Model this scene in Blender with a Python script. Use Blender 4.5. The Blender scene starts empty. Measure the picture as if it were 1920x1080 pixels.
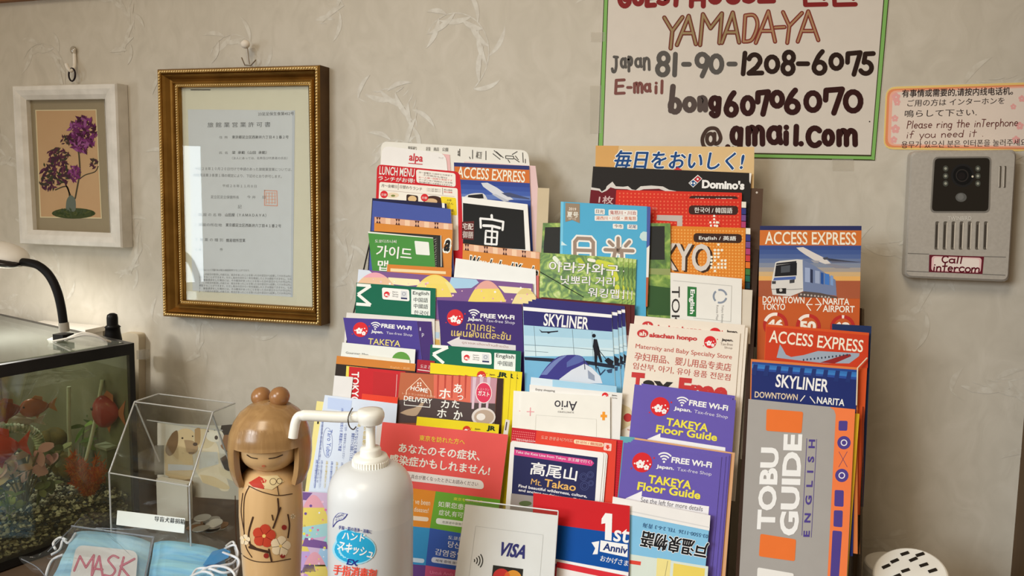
import bpy, bmesh, math, random
from mathutils import Vector, Matrix
random.seed(7)
SC = bpy.context.scene
COL = SC.collection
R = math.radians

# ------------------------------------------------------------------ camera, light, exposure
ZC = 1.35                                   # eye height of the photographer
CAM = Vector((0.0, -1.05, ZC))              # 1.05 m in front of the wall (plane y = 0)
F, PY = 1450.0, 495.0                       # focal length and principal row, for a 1920x1080 frame
PITCH, YAW, ROLL = R(5.7), R(18.4), R(-0.95)
_f = Vector((-math.sin(YAW)*math.cos(PITCH), math.cos(YAW)*math.cos(PITCH), -math.sin(PITCH)))
_r = Vector((math.cos(YAW), math.sin(YAW), 0))
_d = _f.cross(_r)
if _d.z > 0: _d = -_d
RR = math.cos(ROLL)*_r + math.sin(ROLL)*_d
DD = -math.sin(ROLL)*_r + math.cos(ROLL)*_d
FF = _f
cam_d = bpy.data.cameras.new('camera'); cam = bpy.data.objects.new('camera', cam_d); COL.objects.link(cam)
cam_d.sensor_width = 36.0; cam_d.lens = 36.0*F/1920.0
cam_d.shift_y = -(540.0-PY)/1920.0
cam_d.clip_start = 0.02
m = Matrix.Identity(4)
for i, c in enumerate((RR, -DD, -FF)):
    for k in range(3): m[k][i] = c[k]
m.translation = CAM
cam.matrix_world = m
SC.camera = cam

SC.view_settings.view_transform = 'Standard'
SC.view_settings.look = 'None'
SC.view_settings.gamma = 1.0
SC.view_settings.use_curve_mapping = False
SC.view_settings.exposure = -0.46
SC.cycles.transparent_max_bounces = 40

w = bpy.data.worlds.new('room_light'); SC.world = w; w.use_nodes = True
bg = w.node_tree.nodes['Background']
bg.inputs[0].default_value = (1.0, 0.75, 0.48, 1); bg.inputs[1].default_value = 0.44

def area(name, loc, aim, sx, sy, power, color, spread=180):
    l = bpy.data.lights.new(name, 'AREA'); l.shape = 'RECTANGLE'; l.size = sx; l.size_y = sy
    l.energy = power; l.color = color; l.spread = R(spread)
    o = bpy.data.objects.new(name, l); COL.objects.link(o); o.location = loc
    o.rotation_euler = (Vector(aim)-Vector(loc)).to_track_quat('-Z', 'Y').to_euler()
    return o
COUNTER = ZC-0.53
# daylight from the front door and window behind the photographer's left shoulder, a side window far left, a warm room lamp
area('front_window_daylight', (-1.15, -2.1, ZC+0.40), (-0.12, -0.2, ZC-0.5), 0.95, 0.65, 6.2, (0.91, 1.0, 1.07), 66)
area('side_window_daylight', (-2.62, -1.75, ZC-0.15), (-0.8, 0.0, ZC-0.1), 0.42, 0.62, 5, (0.9, 1.0, 1.05), 150)
area('ceiling_lamp', (-0.45, -1.55, 2.45), (-0.4, -0.5, COUNTER), 0.6, 0.6, 9, (1.0, 0.88, 0.70), 120)

# ------------------------------------------------------------------ geometry of the view
def ray(x, y):
    return (x-960.0)/F*RR + (y-PY)/F*DD + FF
def on_plane(x, y, p0, n):
    d = ray(x, y)
    return CAM + d*((p0-CAM).dot(n)/d.dot(n))
def on_depth(x, y, Y):                       # point of the sight line at world y = Y
    return on_plane(x, y, Vector((0, Y, 0)), Vector((0, 1, 0)))
def on_height(x, y, Z):
    return on_plane(x, y, Vector((0, 0, Z)), Vector((0, 0, 1)))
COUNTER = ZC-0.53
TAU = R(15)                                  # leaflets lean back this much
NRM = Vector((0, -math.cos(TAU), math.sin(TAU)))
P0 = Vector((0, -0.06, ZC))

# ------------------------------------------------------------------ materials
MATS = {}
def lin(c):
    c = c/255.0
    return c/12.92 if c <= 0.04045 else ((c+0.055)/1.055)**2.4
GAIN = 1.12
def rgb(c, g=GAIN):
    return tuple(min(0.9, lin(v)*g) for v in c[:3])
def nodes_of(mat):
    mat.use_nodes = True
    nt = mat.node_tree
    return nt, nt.nodes['Principled BSDF']
def ink(c, rough=0.5, spec=0.1, metal=0.0, name=None):
    key = (tuple(int(v) for v in c[:3]), rough, spec, metal, name)
    if key in MATS: return MATS[key]
    m = bpy.data.materials.new(name or 'ink_%02x%02x%02x' % key[0])
    nt, b = nodes_of(m)
    col = rgb(c)
    b.inputs['Roughness'].default_value = rough
    b.inputs['Specular IOR Level'].default_value = spec
    b.inputs['Metallic'].default_value = metal
    tc = nt.nodes.new('ShaderNodeTexCoord'); nz = nt.nodes.new('ShaderNodeTexNoise')
    nz.inputs['Scale'].default_value = 60.0
    mr = nt.nodes.new('ShaderNodeMix'); mr.data_type = 'RGBA'
    mr.inputs[6].default_value = (*[v*0.965 for v in col], 1); mr.inputs[7].default_value = (*[min(0.92, v*1.035) for v in col], 1)
    nt.links.new(tc.outputs['Object'], nz.inputs['Vector']); nt.links.new(nz.outputs[0], mr.inputs[0])
    nt.links.new(mr.outputs[2], b.inputs['Base Color'])
    MATS[key] = m
    return m
def noise_mat(name, stops, scale, rough=0.5, detail=4, dist=0.0, bump=0.0, kind='noise', stretch=(1, 1, 1), spec=0.3):
    if name in MATS: return MATS[name]
    m = bpy.data.materials.new(name); nt, b = nodes_of(m)
    tc = nt.nodes.new('ShaderNodeTexCoord'); mp = nt.nodes.new('ShaderNodeMapping'); mp.inputs['Scale'].default_value = stretch
    nt.links.new(tc.outputs['Object'], mp.inputs[0])
    if kind == 'noise':
        t = nt.nodes.new('ShaderNodeTexNoise'); t.inputs['Scale'].default_value = scale; t.inputs['Detail'].default_value = detail
        t.inputs['Distortion'].default_value = dist; out = t.outputs[0]
    elif kind == 'voronoi':
        t = nt.nodes.new('ShaderNodeTexVoronoi'); t.inputs['Scale'].default_value = scale; out = t.outputs['Color']
    else:
        t = nt.nodes.new('ShaderNodeTexWave'); t.inputs['Scale'].default_value = scale; t.inputs['Distortion'].default_value = dist
        t.inputs['Detail'].default_value = detail; out = t.outputs[1]
    nt.links.new(mp.outputs[0], t.inputs['Vector'])
    cr = nt.nodes.new('ShaderNodeValToRGB'); el = cr.color_ramp.elements
    while len(el) < len(stops): el.new(0.5)
    for e, (p, c) in zip(el, stops): e.position = p; e.color = (*rgb(c), 1)
    nt.links.new(out, cr.inputs[0]); nt.links.new(cr.outputs[0], b.inputs['Base Color'])
    b.inputs['Roughness'].default_value = rough; b.inputs['Specular IOR Level'].default_value = spec
    if bump:
        bp = nt.nodes.new('ShaderNodeBump'); bp.inputs['Strength'].default_value = bump; bp.inputs['Distance'].default_value = 0.002
        nt.links.new(out, bp.inputs['Height']); nt.links.new(bp.outputs[0], b.inputs['Normal'])
    MATS[name] = m
    return m
def facing(nt, base, gain=0.75):
    """share of light mirrored by a clear sheet: base head-on, more at grazing angles, the same from both sides"""
    lw = nt.nodes.new('ShaderNodeLayerWeight'); lw.inputs[0].default_value = 0.5
    po = nt.nodes.new('ShaderNodeMath'); po.operation = 'POWER'; po.inputs[1].default_value = 5
    ma = nt.nodes.new('ShaderNodeMath'); ma.operation = 'MULTIPLY_ADD'; ma.inputs[1].default_value = gain; ma.inputs[2].default_value = base
    nt.links.new(lw.outputs['Facing'], po.inputs[0]); nt.links.new(po.outputs[0], ma.inputs[0])
    return ma.outputs[0]
def clear_mat(name, tint=(1, 1, 1), base=0.04, rough=0.03, haze=0.0, hazecol=(0.8, 0.8, 0.8)):
    """thin clear sheet: see-through with a fresnel reflection"""
    if name in MATS: return MATS[name]
    m = bpy.data.materials.new(name); m.use_nodes = True; nt = m.node_tree; nt.nodes.clear()
    out = nt.nodes.new('ShaderNodeOutputMaterial'); tr = nt.nodes.new('ShaderNodeBsdfTransparent'); gl = nt.nodes.new('ShaderNodeBsdfGlossy')
    tr.inputs[0].default_value = (*tint, 1); gl.inputs['Roughness'].default_value = rough
    mx = nt.nodes.new('ShaderNodeMixShader')
    nt.links.new(facing(nt, base), mx.inputs[0])
    src = tr.outputs[0]
    if haze:
        df = nt.nodes.new('ShaderNodeBsdfDiffuse'); df.inputs[0].default_value = (*hazecol, 1)
        m2 = nt.nodes.new('ShaderNodeMixShader'); m2.inputs[0].default_value = haze
        nt.links.new(tr.outputs[0], m2.inputs[1]); nt.links.new(df.outputs[0], m2.inputs[2]); src = m2.outputs[0]
    nt.links.new(src, mx.inputs[1]); nt.links.new(gl.outputs[0], mx.inputs[2]); nt.links.new(mx.outputs[0], out.inputs[0])
    MATS[name] = m
    return m
WHITE = (232, 232, 228)
GLASS = lambda: clear_mat('clear_glass', (0.97, 0.985, 0.975))
ACRYL = lambda: clear_mat('clear_acrylic', (0.955, 0.96, 0.955), 0.035)

# ------------------------------------------------------------------ mesh builder
class MB:
    def __init__(s): s.v = []; s.f = []; s.fm = []; s.mats = []; s.smooth = []
    def mi(s, mat):
        if mat not in s.mats: s.mats.append(mat)
        return s.mats.index(mat)
    def add(s, vs, fs, mat, smooth=False):
        b = len(s.v); k = s.mi(mat); s.v += [Vector(p) for p in vs]
        for f in fs: s.f.append([b+i for i in f]); s.fm.append(k); s.smooth.append(smooth)
    def box(s, c, size, mat, rot=None):
        c = Vector(c); hx, hy, hz = [v/2 for v in size]
        vs = [Vector((x, y, z)) for x in (-hx, hx) for y in (-hy, hy) for z in (-hz, hz)]
        if rot is not None: vs = [rot @ v for v in vs]
        s.add([c+v for v in vs], [(0, 1, 3, 2), (4, 6, 7, 5), (0, 4, 5, 1), (2, 3, 7, 6), (0, 2, 6, 4), (1, 5, 7, 3)], mat)
    def slab(s, quad, back, mat):            # quad TL,TR,BR,BL and an offset vector to its back
        q = [Vector(p) for p in quad]; n = len(q)
        vs = q+[p+back for p in q]
        fs = [tuple(range(n)), tuple(range(2*n-1, n-1, -1))]+[(i, i+n, (i+1) % n+n, (i+1) % n) for i in range(n)]
        s.add(vs, fs, mat)
    def tube(s, pts, r, mat, seg=10, caps=True, smooth=True):
        pts = [Vector(p) for p in pts]; n = len(pts)
        rs = r if isinstance(r, (list, tuple)) else [r]*n
        vs = []; prev = None
        for i, p in enumerate(pts):
            t = (pts[min(i+1, n-1)]-pts[max(i-1, 0)]).normalized()
            if prev is None: a = t.orthogonal().normalized()
            else:
                a = prev-t*prev.dot(t); a = a.normalized() if a.length > 1e-6 else t.orthogonal().normalized()
            prev = a; b = t.cross(a)
            for k in range(seg):
                th = 2*math.pi*k/seg; vs.append(p+(a*math.cos(th)+b*math.sin(th))*rs[i])
        fs = []
        for i in range(n-1):
            for k in range(seg):
                k2 = (k+1) % seg; fs.append((i*seg+k, i*seg+k2, (i+1)*seg+k2, (i+1)*seg+k))
        s.add(vs, fs, mat, smooth)
        if caps:
            s.add(vs[:seg], [tuple(range(seg-1, -1, -1))], mat); s.add(vs[-seg:], [tuple(range(seg))], mat)
    def lathe(s, o, prof, mat, seg=40, smooth=True, caps=True):
        o = Vector(o); vs = []; n = len(prof)
        for r, z in prof:
            for k in range(seg):
                th = 2*math.pi*k/seg; vs.append(o+Vector((r*math.cos(th), r*math.sin(th), z)))
        fs = []
        for i in range(n-1):
            for k in range(seg):
                k2 = (k+1) % seg; fs.append((i*seg+k, i*seg+k2, (i+1)*seg+k2, (i+1)*seg+k))
        s.add(vs, fs, mat, smooth)
        if caps:
            s.add(vs[:seg], [tuple(range(seg-1, -1, -1))], mat); s.add(vs[-seg:], [tuple(range(seg))], mat)
    def ball(s, c, r, mat, seg=16, rings=10, rot=None):
        c = Vector(c); rx, ry, rz = r if isinstance(r, (tuple, list)) else (r, r, r)
        vs = []
        for i in range(rings+1):
            ph = math.pi*i/rings
            for k in range(seg):
                th = 2*math.pi*k/seg
                v = Vector((rx*math.sin(ph)*math.cos(th), ry*math.sin(ph)*math.sin(th), rz*math.cos(ph)))
                vs.append(c+(rot @ v if rot is not None else v))
        fs = [(i*seg+k, (i+1)*seg+k, (i+1)*seg+(k+1) % seg, i*seg+(k+1) % seg) for i in range(rings) for k in range(seg)]
        s.add(vs, fs, mat, True)
    def build(s, name, origin=(0, 0, 0), parent=None):
        o = Vector(origin)
        me = bpy.data.meshes.new(name); me.from_pydata([tuple(v-o) for v in s.v], [], s.f)
        for mt in s.mats: me.materials.append(mt)
        me.polygons.foreach_set('material_index', s.fm); me.polygons.foreach_set('use_smooth', s.smooth)
        me.validate(); me.update()
        ob = bpy.data.objects.new(name, me); COL.objects.link(ob)
        if parent is not None: ob.parent = parent
        else: ob.location = o
        return ob
def tag(o, label, cat, group=None, kind=None):
    o['label'] = label; o['category'] = cat
    if group: o['group'] = group
    if kind: o['kind'] = kind
    return o
def empty(name, loc, label, cat, group=None):
    o = bpy.data.objects.new(name, None); COL.objects.link(o); o.location = loc; o.empty_display_size = 0.02
    return tag(o, label, cat, group)
def copy_tree(root, delta, label=None, group=None):
    c = root.copy(); COL.objects.link(c); c.location = root.location+Vector(delta)
    if label: c['label'] = label
    if group: c['group'] = group
    for ch in list(root.children):
        d = ch.copy(); COL.objects.link(d); d.parent = c
        for g in list(ch.children):
            e = g.copy(); COL.objects.link(e); e.parent = d
    return c
def smooth_path(pts, n=6, closed=False):
    P = [Vector(p) for p in pts]; out = []
    N = len(P)
    for i in range(N if closed else N-1):
        if closed: a, b, c, d = P[(i-1) % N], P[i], P[(i+1) % N], P[(i+2) % N]
        else: a, b, c, d = P[max(i-1, 0)], P[i], P[i+1], P[min(i+2, N-1)]
        for k in range(n):
            t = k/n
            out.append(0.5*((2*b)+(c-a)*t+(2*a-5*b+4*c-d)*t*t+(3*b-a-3*c+d)*t**3))
    if not closed: out.append(P[-1])
    return out

# ------------------------------------------------------------------ flat outlines (in photograph pixels)
TXT = {}
def glyphs(s, offset=0.0, align=None):
    key = (s, round(offset, 4))
    if key in TXT: return TXT[key]
    cu = bpy.data.curves.new('glyphs', 'FONT'); cu.body = s; cu.resolution_u = 3; cu.fill_mode = 'FRONT'; cu.offset = offset
    ob = bpy.data.objects.new('glyphs', cu); COL.objects.link(ob)
    dg = bpy.context.evaluated_depsgraph_get(); dg.update()
    me = bpy.data.meshes.new_from_object(ob.evaluated_get(dg))
    r = ([(v.co.x, v.co.y) for v in me.vertices], [tuple(p.vertices) for p in me.polygons])
    bpy.data.objects.remove(ob); bpy.data.curves.remove(cu); bpy.data.meshes.remove(me)
    TXT[key] = r
    return r
def V2(p): return Vector((p[0], p[1]))
def circ(cx, cy, rx, ry=None, n=24, a0=0, a1=360):
    ry = rx if ry is None else ry
    return [(cx+rx*math.cos(R(a0+(a1-a0)*i/n)), cy+ry*math.sin(R(a0+(a1-a0)*i/n))) for i in range(n if abs(a1-a0) == 360 else n+1)]
def rounded(q, r, n=4):
    """quad or polygon with rounded corners"""
    q = [V2(p) for p in q]; out = []
    for i, p in enumerate(q):
        a, b = q[i-1], q[(i+1) % len(q)]
        da = (a-p); db = (b-p); ra = min(r, da.length*0.48); rb = min(r, db.length*0.48)
        s, e = p+da.normalized()*ra, p+db.normalized()*rb
        for k in range(n+1):
            t = k/n; out.append(tuple((1-t)**2*s+2*t*(1-t)*p+t*t*e))
    return out
def strokes_of(pts, wd, cap, step=0):
    """a pen stroke as strips that never lie on one another: list of (vertices, faces)"""
    P = [V2(p) for p in pts]; Q = [P[0]]
    for p in P[1:]:
        if (p-Q[-1]).length > 0.05: Q.append(p)
    if step:
        D = [Q[0]]
        for a, b in zip(Q, Q[1:]):
            n = max(1, int((b-a).length/step)); D += [a.lerp(b, k/n) for k in range(1, n+1)]
        Q = D
    if len(Q) < 2: return [([tuple(v) for v in circ(Q[0].x, Q[0].y, wd/2, n=12)], [tuple(range(12))])]
    closed = len(Q) > 3 and (Q[0]-Q[-1]).length < 0.3
    runs = [[Q[0]]]
    for k in range(1, len(Q)):
        runs[-1].append(Q[k])
        if k < len(Q)-1:
            a, b = (Q[k]-Q[k-1]).normalized(), (Q[k+1]-Q[k]).normalized()
            if a.dot(b) < 0.3: runs.append([Q[k]])
    out = []; h = wd/2
    for r in runs:
        n = len(r); loop = closed and len(runs) == 1; L = []; M = []
        for k in range(n):
            a = r[k]-r[k-1] if k else (r[-1]-r[-2] if loop else r[1]-r[0])
            b = r[k+1]-r[k] if k < n-1 else (r[1]-r[0] if loop else r[-1]-r[-2])
            na, nb = Vector((-a.y, a.x)).normalized(), Vector((-b.y, b.x)).normalized()
            m_ = (na+nb).normalized(); q = h/max(0.6, m_.dot(na)); L.append(tuple(r[k]+m_*q)); M.append(tuple(r[k]-m_*q))
        vs = L+M; fs = [(k, k+1, n+k+1, n+k) for k in range(n-1)]
        if cap and not loop:
            for e, d, i0, i1 in ((r[0], r[0]-r[1], n, 0), (r[-1], r[-1]-r[-2], n-1, 2*n-1)):
                a0 = math.atan2(d.y, d.x)-math.pi/2; b0 = len(vs)
                vs += [(e.x+h*math.cos(a0+math.pi*t/6), e.y+h*math.sin(a0+math.pi*t/6)) for t in range(1, 6)]
                fs.append((i0, b0+4, b0+3, b0+2, b0+1, b0, i1))
        out.append((vs, fs))
    return out
def curve2(pts, n=6):
    return [(p.x, p.y) for p in smooth_path([(a, b, 0) for a, b in pts], n)]

class Surf:
    """draws flat prints, given in photograph pixels, on the face of something real"""
    def __init__(s): s.parts = {}; s.cur = None; s.lay = {}
    def pt(s, x, y, off): raise NotImplementedError
    def mb(s, part):
        if part not in s.parts: s.parts[part] = MB()
        return s.parts[part]
    def off(s, layer): return 0.00015+0.00012*layer
    def poly(s, pts, c, layer=0, part='', mat=None):
        part = s.cur if part == '' else part
        s.mb(part).add([s.pt(x, y, s.off(layer)) for x, y in pts], [tuple(range(len(pts)))], mat or ink(c))
    def rect(s, x0, y0, x1, y1, c, layer=0, part='', r=0, mat=None):
        q = [(x0, y0), (x1, y0), (x1, y1), (x0, y1)]
        s.poly(rounded(q, r) if r else q, c, layer, part, mat)
    def circle(s, cx, cy, rx, c, layer=0, part='', ry=None, a0=0, a1=360, n=24):
        s.poly(circ(cx, cy, rx, ry, n, a0, a1), c, layer, part)
    STEP = 0
    def stroke(s, pts, wd, c, layer=0, part='', cap=True):
        part = s.cur if part == '' else part
        for k, (vs, fs) in enumerate(strokes_of(pts, wd, cap, s.STEP)):
            n = len(vs)
            s.mb(part).add([s.pt(x, y, s.off(layer+0.22*(k % 3))) for x, y in vs], fs, ink(c))
    def curve(s, pts, wd, c, layer=0, part='', n=6): s.stroke(curve2(pts, n), wd, c, layer, part)
    def ring(s, cx, cy, r, wd, c, layer=0, part='', ry=None, a0=0, a1=360): s.stroke(circ(cx, cy, r, ry, 28, a0, a1)+([circ(cx, cy, r, ry, 28)[0]] if abs(a1-a0) == 360 else []), wd, c, layer, part, False)
    def text(s, t, p0, p1, h, c, bold=0.0, italic=0.0, layer=2, part='lettering', outline=None, up=None, ow=0.06):
        """the ink box of t runs from p0 (lower left) to p1 (lower right) and is h pixels tall"""
        base, _ = glyphs(t)
        if not base: return
        xs = [p[0] for p in base]; ys = [p[1] for p in base]
        x0, x1, y0, y1 = min(xs), max(xs), min(ys), max(ys)
        p0, p1 = V2(p0), V2(p1); b = p1-p0
        u = V2(up).normalized()*h if up else Vector((b.y, -b.x)).normalized()*h
        cjk = any(ord(ch) > 0x2e80 for ch in t) or 'ท' in t
        bn = b.normalized()
        def put(offset, col, lay, sh=(0, 0)):
            vs, fs = glyphs(t, offset)
            out = []
            for x, y in vs:
                fy = (y-y0)/max(1e-6, y1-y0); fx = (x-x0)/max(1e-6, x1-x0)
                q = p0+b*fx+u*(fy)+bn*italic*h*fy+bn*sh[0]+u.normalized()*sh[1]
                out.append(s.pt(q.x, q.y, s.off(lay)))
            s.mb(part).add(out, fs, ink(col))
        if not cjk:
            if outline: put(bold+ow, outline, layer-0.6)
            put(bold, c, layer)
            return
        # dense characters are thickened by overprinting them a little to each side
        k = bold*h*0.55
        if outline:
            r = (ow+bold*.5)*h*0.8
            for i in range(8): put(0, outline, layer-1+0.1*i, (r*math.cos(i*math.pi/4), r*math.sin(i*math.pi/4)))
        put(0, c, layer)
        if bold > 0.005: put(0, c, layer+.25, (k, 0)); put(0, c, layer+.5, (-k, 0))
        if bold > 0.025: put(0, c, layer+.75, (0, k*.8)); put(0, c, layer+1.0, (0, -k*.8))

class Sheet(Surf):
    """a leaflet, flyer, card or booklet standing in the photograph's place, with its own real size and thickness"""
    def __init__(s, name, label, cat, quad, c, depth=None, L=None, th=0.0006, group=None, n=None, p0=None, mat=None, r=0, floor=None, edge=None):
        super().__init__()
        s.n = n or NRM; s.p0 = p0 or P0
        yt = (quad[0][1]+quad[1][1])/2
        s.s = (depth if depth is not None else (yt-270)*0.118)/1000.0
        s.name, s.label, s.cat, s.group = name, label, cat, group
        s.q = quad
        q3 = [s.pt(x, y, 0) for x, y in quad]
        if L is None and n is None:
            zt = (q3[0].z+q3[1].z)/2-ZC
            fl = max(zt-0.185, -0.53+0.012) if floor is None else floor
            L = (zt-fl)/math.cos(TAU)
        if L:
            a = (q3[3]-q3[0]).normalized(); b = (q3[2]-q3[1]).normalized()
            q3[3] = q3[0]+a*L; q3[2] = q3[1]+b*L
        s.q3 = q3; s.th = th
        s.c = c
        body = s.mb(None); face = mat or ink(c); em = edge or ink(WHITE, 0.7, 0.2)
        back = -s.n*th
        qq = q3
        if r:
            # round the upper corners
            px = [Vector(v) for v in q3]; qq = []
            for i, p in enumerate(px):
                a, b = px[i-1], px[(i+1) % 4]
                if i in (0, 1) or r < 0:
                    rr = abs(r); st, en = p+(a-p).normalized()*rr, p+(b-p).normalized()*rr
                    qq += [(1-t)**2*st+2*t*(1-t)*p+t*t*en for t in (0, .25, .5, .75, 1)]
                else: qq.append(p)
        k = len(qq)
        body.add(qq, [tuple(range(k))], face)
        body.add(list(qq)+[p+back for p in qq], [tuple(range(2*k-1, k-1, -1))]+[(i, i+k, (i+1) % k+k, (i+1) % k) for i in range(k)], em)
        s.root = None
    def pt(s, x, y, off):
        return on_plane(x, y, s.p0+s.n*(s.s+off), s.n)
    def done(s):
        o = (s.q3[2]+s.q3[3])/2
        s.root = tag(s.parts.pop(None).build(s.name, o), s.label, s.cat, s.group)
        for pn, mb in s.parts.items(): mb.build(pn.split('#')[0], o, s.root)
        return s.root
    def copy(s, dx, dy, dmm, label, group=None):
        a = s.pt(*s.q[0], 0)
        b = on_plane(s.q[0][0]+dx, s.q[0][1]+dy, s.p0+s.n*(s.s-dmm/1000.0), s.n)
        return copy_tree(s.root, b-a, label, group)

# ------------------------------------------------------------------ handwriting
def _a(cx, cy, rx, ry, a0, a1, n=16): return [(cx+rx*math.cos(R(a0+(a1-a0)*i/n)), cy+ry*math.sin(R(a0+(a1-a0)*i/n))) for i in range(n+1)]
HAND = {
 '0': [_a(.5, .5, .5, .5, 80, 440)], '1': [[(.7, 1), (.3, 0)]], '-': [[(0, .5), (1, .5)]], '.': [[(.5, .5), (.52, .5)]],
 '8': [_a(.55, .76, .42, .24, 60, 420), _a(.47, .26, .47, .26, 80, 440)],
 '9': [_a(.45, .72, .45, .28, 0, 360), [(.92, .85), (.78, .4), (.45, 0)]],
 '2': [_a(.45, .7, .42, .3, 165, -20)+[(.6, .35), (.02, .03), (1, .05)]],
 '6': [curve2([(.75, 1), (.42, .78), (.12, .45), (.03, .3)]), _a(.5, .26, .48, .26, 100, 460)],
 '7': [[(.02, .55), (.05, .95), (.98, 1), (.5, 0)]],
 '5': [[(1, .98), (.42, .96), (.32, .55)]+_a(.45, .3, .42, .28, 100, -150)],
 'J': [[(.35, 1), (.95, .98)], curve2([(.7, .98), (.72, .4), (.5, .03), (.15, 0), (.02, .2)])],
 'a': [_a(.45, .5, .45, .48, 30, 390), curve2([(.9, 1), (.85, .5), (1, .02)])],
 'p': [[(.15, 1), (.2, 0)], _a(.48, .7, .42, .28, 150, -200)],
 'n': [[(.08, .95), (.1, 0)], curve2([(.1, .6), (.4, .98), (.8, .85), (.88, .4), (.9, 0)])],
 'h': [[(.08, 1), (.1, 0)], curve2([(.1, .35), (.4, .6), (.8, .5), (.88, .2), (.9, 0)])],
 'm': [[(.05, .95), (.06, 0)], curve2([(.06, .6), (.25, 1), (.45, .85), (.47, .4), (.47, 0)]), curve2([(.47, .6), (.68, 1), (.92, .85), (.95, .4), (.96, 0)])],
 'E': [[(1, 1), (.1, .97), (.02, 0), (1, .03)], [(.06, .52), (.85, .55)]],
 'i': [[(.5, .62), (.45, 0)], [(.55, .95), (.6, .95)]], 'l': [[(.65, 1), (.4, 0)]],
 'b': [[(.3, 1), (.08, .05)], _a(.5, .24, .46, .24, 170, -190)],
 'o': [_a(.5, .5, .5, .5, 80, 440)],
 'g': [_a(.45, .68, .42, .31, 20, 380), curve2([(.9, .95), (.85, .5), (.75, .1), (.4, 0), (.1, .12)])],
 '@': [_a(.45, .5, .2, .25, 30, 390), curve2([(.66, .75), (.68, .3), (.9, .35), (.98, .6), (.75, .97), (.3, .95), (.02, .55), (.1, .15), (.45, 0), (.85, .08)])],
 'C': [_a(.55, .5, .55, .5, 45, 315)], 'c': [_a(.55, .5, .55, .5, 45, 315)],
 'P': [[(.2, 1), (.1, 0)], curve2([(.2, 1), (.9, .9), (.85, .6), (.2, .5)])],
 'e': [[(.1, .5), (.9, .55)], _a(.5, .5, .42, .45, 5, 310)], 's': [curve2([(.9, .9), (.3, .95), (.2, .6), (.8, .4), (.7, .05), (.05, .05)])],
 'r': [[(.1, .95), (.15, 0)], curve2([(.15, .55), (.5, .95), (.95, .9)])], 't': [[(.5, 1), (.45, 0)], [(0, .62), (1, .66)]],
 'u': [curve2([(.1, .95), (.1, .3), (.45, 0), (.85, .3)]), [(.88, .95), (.92, 0)]],
 'T': [[(0, 1), (1, .97)], [(.5, 1), (.4, 0)]], 'f': [curve2([(1, .95), (.6, 1), (.45, .7), (.35, 0)]), [(.05, .55), (.85, .6)]],
 'y': [[(.05, 1), (.45, .45)], [(.95, 1), (.3, 0)]], 'd': [_a(.45, .28, .42, .28, 30, 390), [(.95, 1), (.88, 0)]],
 'G': [_a(.52, .5, .5, .5, 45, 330)+[(.98, .45), (.55, .45)]], 'U': [[(.05, 1), (.05, .35)]+_a(.5, .35, .45, .35, 180, 360)+[(.95, 1)]],
 'S': [curve2([(.95, .9), (.5, 1), (.08, .78), (.5, .52), (.95, .25), (.5, 0), (.02, .1)])], 'H': [[(.1, 1), (.05, 0)], [(.92, 1), (.9, 0)], [(.08, .5), (.9, .52)]],
 'O': [_a(.5, .5, .5, .5, 80, 440)], 'M': [[(.02, 0), (.2, 1), (.5, .35), (.85, 1), (.95, 0)]],
 'A': [[(.02, 0), (.55, 1), (.98, 0)], [(.25, .35), (.8, .38)]], 'K': [[(.15, 1), (.05, 0)], [(1, .95), (.15, .45), (.95, 0)]],
}
HW = {'i': .35, 'l': .3, '1': .35, '.': .3, 'm': 1.3, 'r': .7, 't': .7, 'f': .7, ' ': .6, 'M': 1.2}
HT = {'a': (0, .6), 'e': (0, .6), 's': (0, .55), 'r': (0, .55), 'n': (0, .55), 'm': (0, .55), 'o': (0, .55), 'u': (0, .55), 'c': (0, .6), 'g': (-.35, .55), 'p': (-.35, .55), 'y': (-.35, .55), 'i': (0, .8), '.': (-.05, .15)}
def hand_box(S, ch, box, wd, c, layer=1, part='lettering', inner=None):
    x0, y0, x1, y1 = box; k = wd/2
    x0 += k; x1 -= k; y0 += k; y1 -= k
    for k_, st in enumerate(HAND[ch]):
        P = [(x0+(x1-x0)*a, y1-(y1-y0)*b) for a, b in st]
        S.stroke(P, wd, c, layer+0.7*k_, part)
        if inner: S.stroke(P, wd*0.5, inner, layer+1, part)
def hand_line(S, t, p0, p1, h, wd, c, layer=1, part='lettering'):
    tot = sum(HW.get(ch, .8)+.18 for ch in t); p0, p1 = V2(p0), V2(p1); b = (p1-p0)/tot; x = 0
    for ch in t:
        wch = HW.get(ch, .8)
        if ch != ' ':
            lo, hi = HT.get(ch, (0, 1))
            for k_, st in enumerate(HAND[ch]):
                P = []
                for a, q in st:
                    v = p0+b*(x+a*wch); yy = lo+(hi-lo)*q
                    P.append((v.x+0.12*h*yy, v.y-h*yy))
                S.stroke(P, wd, c, layer+0.5*k_, part)
        x += wch+.18
# ------------------------------------------------------------------ the room
def struct(o, name=None):
    o['kind'] = 'structure'; return o
WALLN = Vector((0, -1, 0))
def wall_sheet(name, label, cat, quad, c, depth, **k):
    """depth: metres in front of the wall"""
    return Sheet(name, label, cat, quad, c, depth=depth*1000.0, n=WALLN, p0=Vector((0, 0, 0)), **k)

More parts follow.
